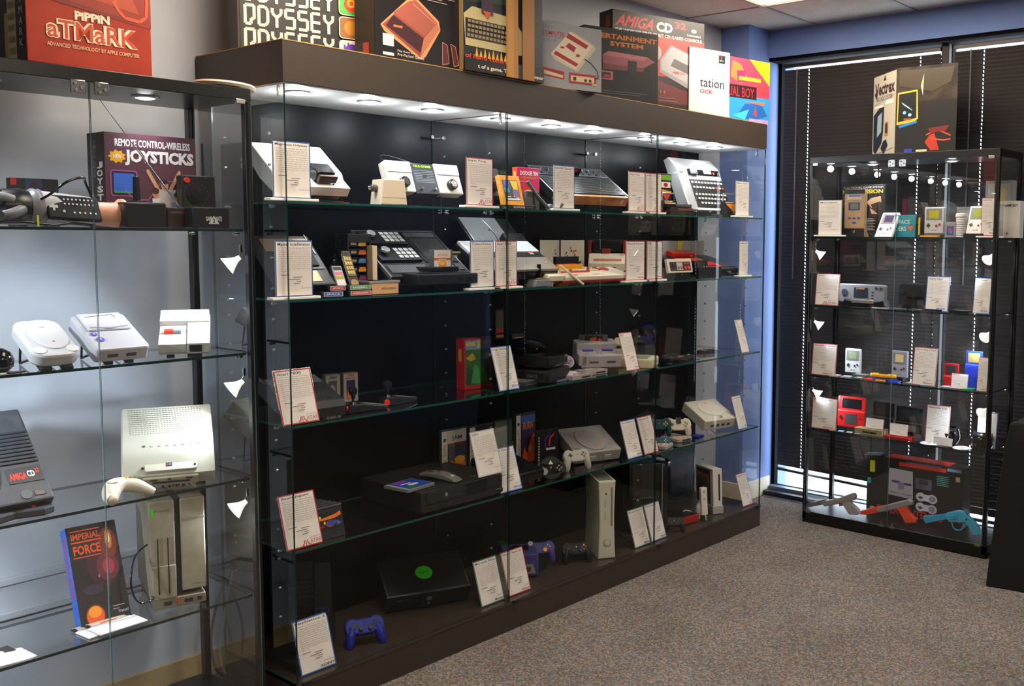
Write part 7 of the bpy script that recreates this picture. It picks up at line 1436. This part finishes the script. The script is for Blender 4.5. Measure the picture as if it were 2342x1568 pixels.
for k, (px, c_, lab) in enumerate(((1993, '#b8b4b0', 'flat pale game card with orange print'), (2032, '#5a5658', 'flat grey game card next to the orange-printed one'), (2075, '#3a3a3e', 'flat charcoal game card in the middle of the second shelf'), (2110, '#17171a', 'flat black cartridge under the bright blue-edged card'), (2170, '#131316', 'flat black cartridge past the bright blue-edged card'))):
    rflat('cartridge', lab, 'cartridge', px, .03, Z, .075 if k < 3 else .10, .06, .006 if k < 3 else .013, 0, c_, [('r', '#c8502c' if k == 0 else '#7a7678', .2, .3, .8, .8)], group='flat cartridges on the second shelf')
# ---- third shelf
Z = rz[2] + .0005
rcard('bright red-edged card at the blind end of the third shelf', 'Game Boy Pocket', '#d0485c', 'Nintendo', CR, 1855, 1910, Z, 780, tilt=math.radians(6))
boy('small white handheld with a grey-green screen', 1932, .13, 1967, .13, Z + .018, 796, '#d2d2d4', '#8a9a78', .02, lay='p')
boy('small clear violet-tinted handheld with a cream screen', 2038, .13, 2074, .13, Z + .018, 801, '#9a98a8', '#d8c088', .02, lay='p')
for px in (1930, 2036): rflat('prop_stand', 'black block under the small %s handheld' % ('white' if px == 1930 else 'clear violet'), 'stand', px, .12, Z, .07, .05, .017, 0, '#111113')
rcard('red-edged card in the middle of the third shelf', 'Game Boy Color', '#b86a6c', 'Nintendo', CR, 2085, 2138, Z, 789, tilt=math.radians(8))
def folding(lab, pl, v, pr, z, py0, py1, col, scr, lid_tilt=.1, group=None):
    """clamshell handheld: flat base towards the viewer, screen lid up"""
    ul = R.X(pl, v, z); w = R.X(pr, v, z) - ul
    T = Th('handheld_game', lab, 'handheld game', Matrix.Translation(R.w(ul, v, z)) @ Matrix.Rotation(R.a, 4, 'Z')); zt = R.Z(py0, ul, v + .04) - z; zh = R.Z(py1, ul, v + .03) - z
    bs = T.b('lower_shell', (0, 0, 0), (w, .012, zh), mat(col, .3), .003); T.b('upper_shell', (0, .008, zh + .002), (w, .02, zt), mat(col, .3), .003)
    T.b('screen', (w * .14, .0068, zh + (zt - zh) * .18), (w * .86, .0085, zt - (zt - zh) * .14), mat(scr, .15), .001)
    T.c('button', (w * .85, 0, zh * .6), .004, .002, mat('#26262a', .4), (0, -1, 0), n=12); T.c('hinge', (0, .01, zh), .005, w, mat(col, .35), (1, 0, 0), n=12)
    return T, w, zh
folding('red clamshell handheld half hidden by a tiny card', 2156, .10, 2190, Z, 828, 858, '#b01c20', '#3a3438')
folding('blue clamshell handheld standing open by the dark post', 2205, .09, 2243, Z, 800, 832, '#2238b0', '#8a7a48')
rcard('tiny red-edged card before the red clamshell handheld', 'GBA SP', '#c8787c', None, CR, 2174, 2212, Z, 848, v=.05, tilt=.15)
rcard('narrow red-edged card against the dark post on the third shelf', 'GBA', '#b8686c', 'Nintendo', CR, 2233, 2256, Z, 812, tilt=.12)
def lens_hand(lab, px, v, c_, z=Z):
    T = Th('handheld_game', lab, 'handheld game', Matrix.Translation(R.w(R.X(px, v, z), v, z)) @ Matrix.Rotation(R.a, 4, 'Z')); T.p('shell', [(0, .02), (.02, .0), (.12, .0), (.15, .025), (.14, .05), (.01, .05)], 0, .018, mat(c_, .3), 'xy', .006); T.b('screen', (.05, .015, .018), (.1, .042, .019), mat('#3a3c40', .2), 0); return T
lens_hand('teal rounded handheld lying at the back of the third shelf', 1988, .12, '#1c8494'); lens_hand('yellow rounded handheld lying on a blue one', 1986, .05, '#e8a810', Z + .02); lens_hand('blue rounded handheld under the yellow one', 1988, .05, '#1c2a90')
for k, (px, c_, lab) in enumerate(((1895, '#b8a8a8', 'pale pink cartridge nearest the bright card'), (1922, '#a8aab8', 'pale grey-blue cartridge beside the pink one'), (1950, '#6a6c68', 'dull grey cartridge at the shelf edge'), (1975, '#d02c20', 'red cartridge at the shelf edge'), (2001, '#e89a18', 'orange-yellow cartridge at the shelf edge'), (2030, '#2242c0', 'blue cartridge at the shelf edge'), (2068, '#6c7076', 'grey cartridge with a tan print past the blue one'), (2104, '#7a9cb0', 'light blue-labelled cartridge in a clear case'), (2150, '#8a9298', 'clear cased cartridge before the tiny card'), (2200, '#1c8a3a', 'green cartridge near the dark post'))):
    rflat('cartridge', lab, 'cartridge', px, .03, Z, .055, .055, .008, .1, c_, [('r', '#c8c4c0' if k not in (3, 4, 5, 9) else c_, .25, .2, .8, .7)], group='cartridges along the third shelf edge')
rflat('clear_case', 'empty clear plastic case under the small white handheld', 'case', 1950, .07, Z, .08, .06, .02, .1, '#55585a', [('r', '#77797a', .1, .1, .9, .9)])
# ---- fourth shelf
Z = rz[3] + .0005
rcard('glaring white red-edged card under the spotlight on the fourth shelf', 'Nintendo DS', '#d0485c', 'Nintendo', CR, 1855, 1912, Z, 902, tilt=.08)
T, w, zh = folding('bright red dual-screen handheld standing open', 1915, .10, 1976, Z + .02, 902, 935, '#d01c1c', '#14141a')
T.b('lower_screen', (w * .28, -.001, zh * .2), (w * .72, .001, zh * .85), mat('#4a4648', .15), .0005); T.p('cross_pad', [(x * .01 + w * .12, y * .01 + zh * .6) for x, y in ((-.3, 1), (-.3, .3), (-1, .3), (-1, -.3), (-.3, -.3), (-.3, -1), (.3, -1), (.3, -.3), (1, -.3), (1, .3), (.3, .3), (.3, 1))], -.003, 0, BLKM, 'xz')
rflat('prop_stand', 'black block under the bright red handheld', 'stand', 1928, .10, Z, .07, .05, .019, 0, '#111113')
for k, (px, c_, lab) in enumerate(((1896, '#c8a878', 'tan chip cartridge nearest the glaring card'), (1915, '#7aa0c8', 'blue-labelled chip cartridge beside the tan one'), (1934, '#a8a4a8', 'grey-labelled chip cartridge after the blue-labelled one'), (1953, '#8a6a6a', 'dusky chip cartridge before the gold console'))): rflat('chip_cartridge', lab, 'cartridge', px, .03, Z, .032, .032, .004, .1, c_, group='tiny chip cartridges on the fourth shelf')
T = rbox('game_console', 'small dull gold box-shaped console under a tiny card', 'game console', 1954, .05, 2017, .05, Z, 977, .08, '#8f8660', [('r', '#1c1a16', .3, .3, .8, .6), ('r', '#6a6448', .0, .82, 1, .86)])
GZ = Z + T.h
rcard('tiny red-edged card standing on the gold console', 'Game Boy Micro', '#c8787c', None, CR, 1979, 2020, GZ + .0008, 949, v=.07, tilt=.12, base=False)
T = rflat('handheld_game', 'flat glossy red handheld under the second tiny card', 'handheld game', 2020, .04, Z, .145, .075, .014, 0, '#b01c1a')
rcard('second tiny red-edged card, standing on the flat red handheld', 'Nintendo DSi', '#c8787c', None, CR, 2033, 2075, Z + .0155, 961, v=.06, tilt=.15, base=False)
for k, (a, b, y0, y1, lab) in enumerate(((1994, 2043, 915, 950, 'open black dual-screen handheld behind the tiny cards'), (2047, 2108, 925, 962, 'second open black dual-screen handheld with dusty screens'))):
    T, w, zh = folding(lab, a, .16, b, Z + .02, y0, y1, '#131315', '#23262a'); T.b('lower_screen', (w * .25, -.001, zh * .15), (w * .78, .001, zh * .8), mat('#5a564c' if k else '#26282c', .2), 0)
    rflat('prop_stand', ['black block under the open black handheld', 'black block under the dusty-screened handheld'][k], 'stand', a + 6, .15, Z, .09, .05, .019, 0, '#0d0d0f')
rcard('red-edged card behind the curled black handheld', 'Nintendo 3DS', '#b86a6c', 'Nintendo', CR, 2115, 2168, Z, 919, v=.07, tilt=.1)
def cradle(lab, px, v, rot):
    T = Th('cradle', lab, 'handheld stand', Matrix.Translation(R.w(R.X(px, v, Z), v, Z)) @ Matrix.Rotation(R.a + rot, 4, 'Z'))
    T.lathe('curled_shell', [(.045, 0), (.058, .02), (.056, .06), (.04, .085), (.03, .088), (.046, .06), (.048, .02), (.04, .004)], mat('#101012', .12), Matrix.Translation((0, .03, .0)), n=28); T.b('screen_slab', (-.04, -.02, .01), (.04, -.008, .075), BLKG, .004)
    T.t('chrome_rim', [(.05, -.02, .01), (.062, .0, .04), (.05, .01, .085)], .003, CHROME); return T
cradle('glossy black curled stand with a chrome rim behind the lowest tiny card', 2168, .10, 0); cradle('second glossy black curled stand against the dark post', 2243, .09, .3)
rcard('tiny blue-edged card before the curled black stand', 'PSP', '#7aa0c8', None, BLU, 2135, 2177, Z, 992, v=.04, tilt=.12)
rcard('blue-edged card by the dark post on the fourth shelf', 'PS Vita', '#4a88c8', 'SONY', '#3c3836', 2232, 2276, Z, 935, v=.12, tilt=.12)
for px, v, lab in ((2125, .05, 'white coiled wrist strap at the shelf edge'), (2200, .04, 'white disc with a clear hub at the shelf edge')):
    T = Th('disc' if px > 2150 else 'strap', lab, 'disc' if px > 2150 else 'strap', Matrix.Translation(R.w(R.X(px, v, Z), v, Z)))
    T.lathe('ring', [(.018, .001), (.045, .001), (.047, .005), (.042, .007), (.018, .005)], mat('#d0d0d4', .3), n=28); T.lathe('hub', [(0, .001), (.012, .001), (.012, .006), (0, .006)], mat('#8a8c90', .2), n=16)
# ---- bottom: light guns and a console box
Z = rb + .0005
SX0, SX1 = 1983, 2210
T = stand_box('console_box', 'large worn black box picturing a pale grey console and two gamepads', 'game box', R, 1981, .20, 2199, .235 if False else .20, Z, 1040, .12); w, h = T.w, T.h
T.b('body', (0, 0, 0), (w, .12, h), mat('#141416', .5, grain=.15), .003)
it = [('r', '#121214', 0, 0, 1, 1), ('r', '#c8d010', .03, .72, .085, .92), ('r', '#2a9a8a', .005, .52, .045, .62), ('r', '#c83020', .34, .9, .83, .965), ('r', '#3a5a8a', .42, .965, .78, .99), ('r', '#7a90b0', .84, .93, .98, .98), ('p', '#b8b4c0', [(.24, .84), (.49, .83), (.5, .36), (.24, .38)]), ('r', '#4a3f90', .27, .6, .36, .64), ('r', '#4a3f90', .39, .58, .48, .62), ('r', '#8a8698', .34, .5, .4, .62), ('r', '#8a8698', .25, .42, .36, .44), ('r', '#8a8698', .38, .41, .49, .43), ('r', '#5a5468', .52, .56, .69, .74), ('r', '#3a3440', .56, .64, .65, .72)]
for y in (.42, .25): it += [('e', '#c8c4cc', .58, y + .01, .05, .075), ('e', '#c8c4cc', .7, y, .05, .075), ('r', '#c8c4cc', .57, y - .05, .71, y + .06), ('e', '#8a84a0', .7, y, .035, .055), ('p', '#4a4450', [(.55, y), (.58, y + .03), (.61, y), (.58, y - .03)])]
it += [('r', '#4a8a7a', .74, .62 - .03 * k + .2, .86, .635 - .03 * k + .2) for k in range(6)] + [('r', '#c8b890', .93, .78, .97, .86), ('t', '#c83020', 'SUPER NINTENDO', .12, .06, .7, .12, .02), ('e', '#b0a888', .07, .1, .03, .03), ('p', '#b8a878', [(.93, .14), (.99, .1), (.94, .22)])]
T.a((0, -.0004, 0), (w, 0, 0), (0, 0, h), it); T.b('torn_flap', (w * .02, .0, h), (w * .2, .07, h + .004), mat('#4a4c50', .6), .001).rotation_euler = (.05, -.08, 0)
T.b('red_lid_edge', (w * .2, .01, h), (w * .85, .1, h + .006), mat('#a02a20', .5), .001)
def rp(p, v): return R.X(p[0], v, Z + .1), R.Z(p[1], R.X(p[0], v, Z + .1), v)
def gun(lab, v, parts, name='light_gun'):
    """pistol outlines read off as real profiles standing at one depth"""
    u0 = R.X(parts[0][2][0][0], v, Z); T = Th(name, lab, 'light gun', Matrix.Translation(R.w(u0, v, 0)) @ Matrix.Rotation(R.a, 4, 'Z'))
    for nm, col, pts, th in parts:
        P = []
        for px, py in pts:
            u, z = rp((px, py), v); u = R.X(px, v, z); P.append((u - u0, z))
        T.p(nm, P, -th / 2, th / 2, mat(col, .35), 'xz', th * .18)
    return T
gun('grey pistol-shaped light gun nearest the blue corner', .07, [('barrel', '#77757a', [(1845, 1160), (1846, 1153), (1857, 1148), (1888, 1140), (1888, 1152)], .02), ('body', '#8f8c8e', [(1882, 1150), (1884, 1145), (1920, 1138), (1948, 1127), (1956, 1127), (1959, 1135), (1957, 1142), (1920, 1151), (1888, 1157)], .032), ('grip', '#a19ea2', [(1922, 1143), (1946, 1140), (1949, 1150), (1963, 1162), (1968, 1172), (1963, 1176), (1944, 1175)], .028), ('trigger', '#d8402a', [(1919, 1148), (1926, 1147), (1928, 1156), (1920, 1157)], .012)])
gun('orange and grey pistol-shaped light gun in the middle', .05, [('barrel', '#e0401c', [(1968, 1175), (1970, 1167), (2005, 1158), (2036, 1152), (2036, 1166), (1985, 1176)], .02), ('body', '#8a888a', [(2006, 1164), (2012, 1158), (2050, 1148), (2080, 1141), (2088, 1146), (2088, 1153), (2050, 1163), (2012, 1171)], .032), ('grip', '#e8461c', [(2051, 1160), (2070, 1156), (2076, 1157), (2082, 1172), (2098, 1187), (2097, 1194), (2072, 1195), (2066, 1182)], .028)])
gun('bright blue toy revolver near the dark post', .035, [('barrel', '#2a9ac8', [(2113, 1186), (2113, 1179), (2150, 1176), (2168, 1173), (2169, 1186), (2117, 1196)], .018), ('frame', '#3ab0dc', [(2163, 1180), (2166, 1172), (2192, 1166), (2205, 1169), (2215, 1179), (2216, 1190), (2202, 1194), (2172, 1192)], .026), ('cylinder', '#2c9cc8', [(2173, 1188), (2173, 1177), (2192, 1172), (2194, 1186)], .034), ('grip', '#38b0dc', [(2208, 1184), (2216, 1178), (2232, 1194), (2240, 1206), (2244, 1222), (2227, 1223), (2222, 1208), (2210, 1197)], .026), ('hammer', '#2a8ab8', [(2205, 1170), (2212, 1164), (2216, 1168), (2212, 1174)], .01)])
T = Th('trigger_guard', '', '', Matrix.Identity(4)); bpy.data.objects.remove(T.e)
g_ = [o for o in bpy.data.objects if o.name.startswith('light_gun') and o.parent is None][-1]
gi = g_.matrix_world.inverted(); gp = []
bpy.context.view_layer.update(); gi = g_.matrix_world.inverted()
for px, py in ((2176, 1190), (2180, 1205), (2190, 1212), (2201, 1208), (2205, 1194)):
    u = R.X(px, .035, Z + .05); z = R.Z(py, u, .035); gp.append(gi @ R.w(R.X(px, .035, z), .035, z))
bm = bmesh.new(); bm_tube(bm, smooth_path(gp, 5), .004, 8); bm_obj('trigger_guard', bm, mat('#38b0dc', .35), g_, smooth=True, ang=62)
# ---- box on top of the corner cabinet
ZT = HC + .0008
a = R.w(R.X(2046, .05, ZT), .05, ZT); 
b_ = R.w(R.X(2185, .04, ZT), .04, ZT)
T = Th('game_box', 'tall battered box, one side white with a console picture, the other dark', 'game box', Matrix.Translation((a.x, a.y, ZT)))
ex = (b_ - a).normalized(); w = (b_ - a).length; ey = V3((-ex.y, ex.x, 0)); ey = ey if ey.x > 0 else -ey
# left face swings back from the near corner
l_ = R.w(R.X(1995, .24, ZT), .24, ZT); dl = l_ - a; dd = dl.length; dl = dl.normalized()
hB = R.Z(156, R.X(2046, .05, ZT), .05) - ZT
bm = bmesh.new(); o0 = V3((0, 0, 0)); p = [o0, ex * w, ex * w + dl * dd, dl * dd]
lo = [bm.verts.new(v) for v in p]; hi = [bm.verts.new(v + V3((0, 0, hB + dz))) for v, dz in zip(p, (0, -.004, -.003, -.004))]
bm.faces.new(lo); bm.faces.new(hi)
for i in range(4): bm.faces.new((lo[i], lo[(i + 1) % 4], hi[(i + 1) % 4], hi[i]))
bmesh.ops.recalc_face_normals(bm, faces=bm.faces); bm_obj('body', bm, noise_mat('scuffed_black_card', [(.4, '#1c1712'), (.62, '#3a3024')], 12, .55), T.e)
H_ = hB - .006
n1 = ex.cross(V3((0, 0, 1))) * .0006; 
it = [('r', '#14110f', .01, .01, .99, .6), ('p', '#3a3020', [(.05, .98), (.95, .97), (.9, .8), (.6, .7), (.3, .76), (.05, .8)]), ('p', '#c8a020', [(.02, .34), (.03, .72), (.36, .74), (.38, .4), (.3, .36)]), ('p', '#0c0c10', [(.04, .37), (.05, .7), (.34, .72), (.35, .41)]), ('l', '#6aa0b8', [(.1, .6), (.2, .55), (.28, .5)], .004), ('l', '#c8d8e0', [(.12, .58), (.24, .52)], .002), ('e', '#6aa8c0', .15, .48, .03, .02), ('e', '#8ab8c8', .24, .45, .03, .02), ('r', '#c83a20', .14, .39, .26, .41), ('p', '#2a6ab8', [(.05, .33), (.36, .38), (.36, .35), (.07, .3)]), ('p', '#b8a888', [(.41, .78), (.46, .92), (.45, .66)]), ('p', '#a8301c', [(.5, .12), (.58, .2), (.66, .22), (.74, .02), (.6, .02)]), ('l', '#b83a20', [(.52, .2), (.7, .26), (.92, .18)], .008), ('l', '#c8482c', [(.6, .16), (.8, .13), (.92, .14)], .007), ('p', '#6a1c14', [(.55, .28), (.9, .3), (.85, .24), (.6, .22)]), ('r', '#c8b890', .36, .01, .54, .035), ('r', '#2a3a90', .16, .01, .3, .05)]
T.a(n1, ex * w, V3((0, 0, H_)), it)
it = [('r', '#b0a894', 0, 0, 1, 1), ('p', '#3a241c', [(.04, .78), (.22, .86), (.16, .7)]), ('t', '#3a241c', 'Vectrex', .06, .75, .88, .16, .035, .0), ('p', '#3a241c', [(.44, .92), (.5, .99), (.56, .92)]), ('t', '#5a5038', 'ARCADE SYSTEM', .14, .68, .7, .055, .01), ('l', '#6a6890', [(.05, .64), (.95, .72)], .002), ('r', '#d8d4c0', .05, .6, .45, .63), ('r', '#d8d4c0', .55, .62, .9, .67), ('p', '#1c1a1a', [(.05, .08), (.03, .52), (.3, .6), (.5, .6), (.48, .3), (.42, .16), (.15, .04)]), ('p', '#8aa0a0', [(.2, .24), (.22, .5), (.42, .54), (.4, .3)]), ('r', '#a8762c', .54, .24, .7, .41), ('r', '#2a2420', .57, .27, .67, .39), ('p', '#1c1a1c', [(.38, .1), (.52, .02), (.7, .12), (.62, .2), (.5, .18)]), ('l', '#5a5878', [(.05, .03), (.95, .08)], .002)]
T.a(dl * dd - dl.cross(V3((0, 0, 1))) * .0, -dl * dd, V3((0, 0, H_)), it, name='side_print')
pf = [c for c in T.e.children if c.name.startswith('side_print')][0]; pf.location = (V3((0, 0, 1)).cross(-dl)) * -.0008
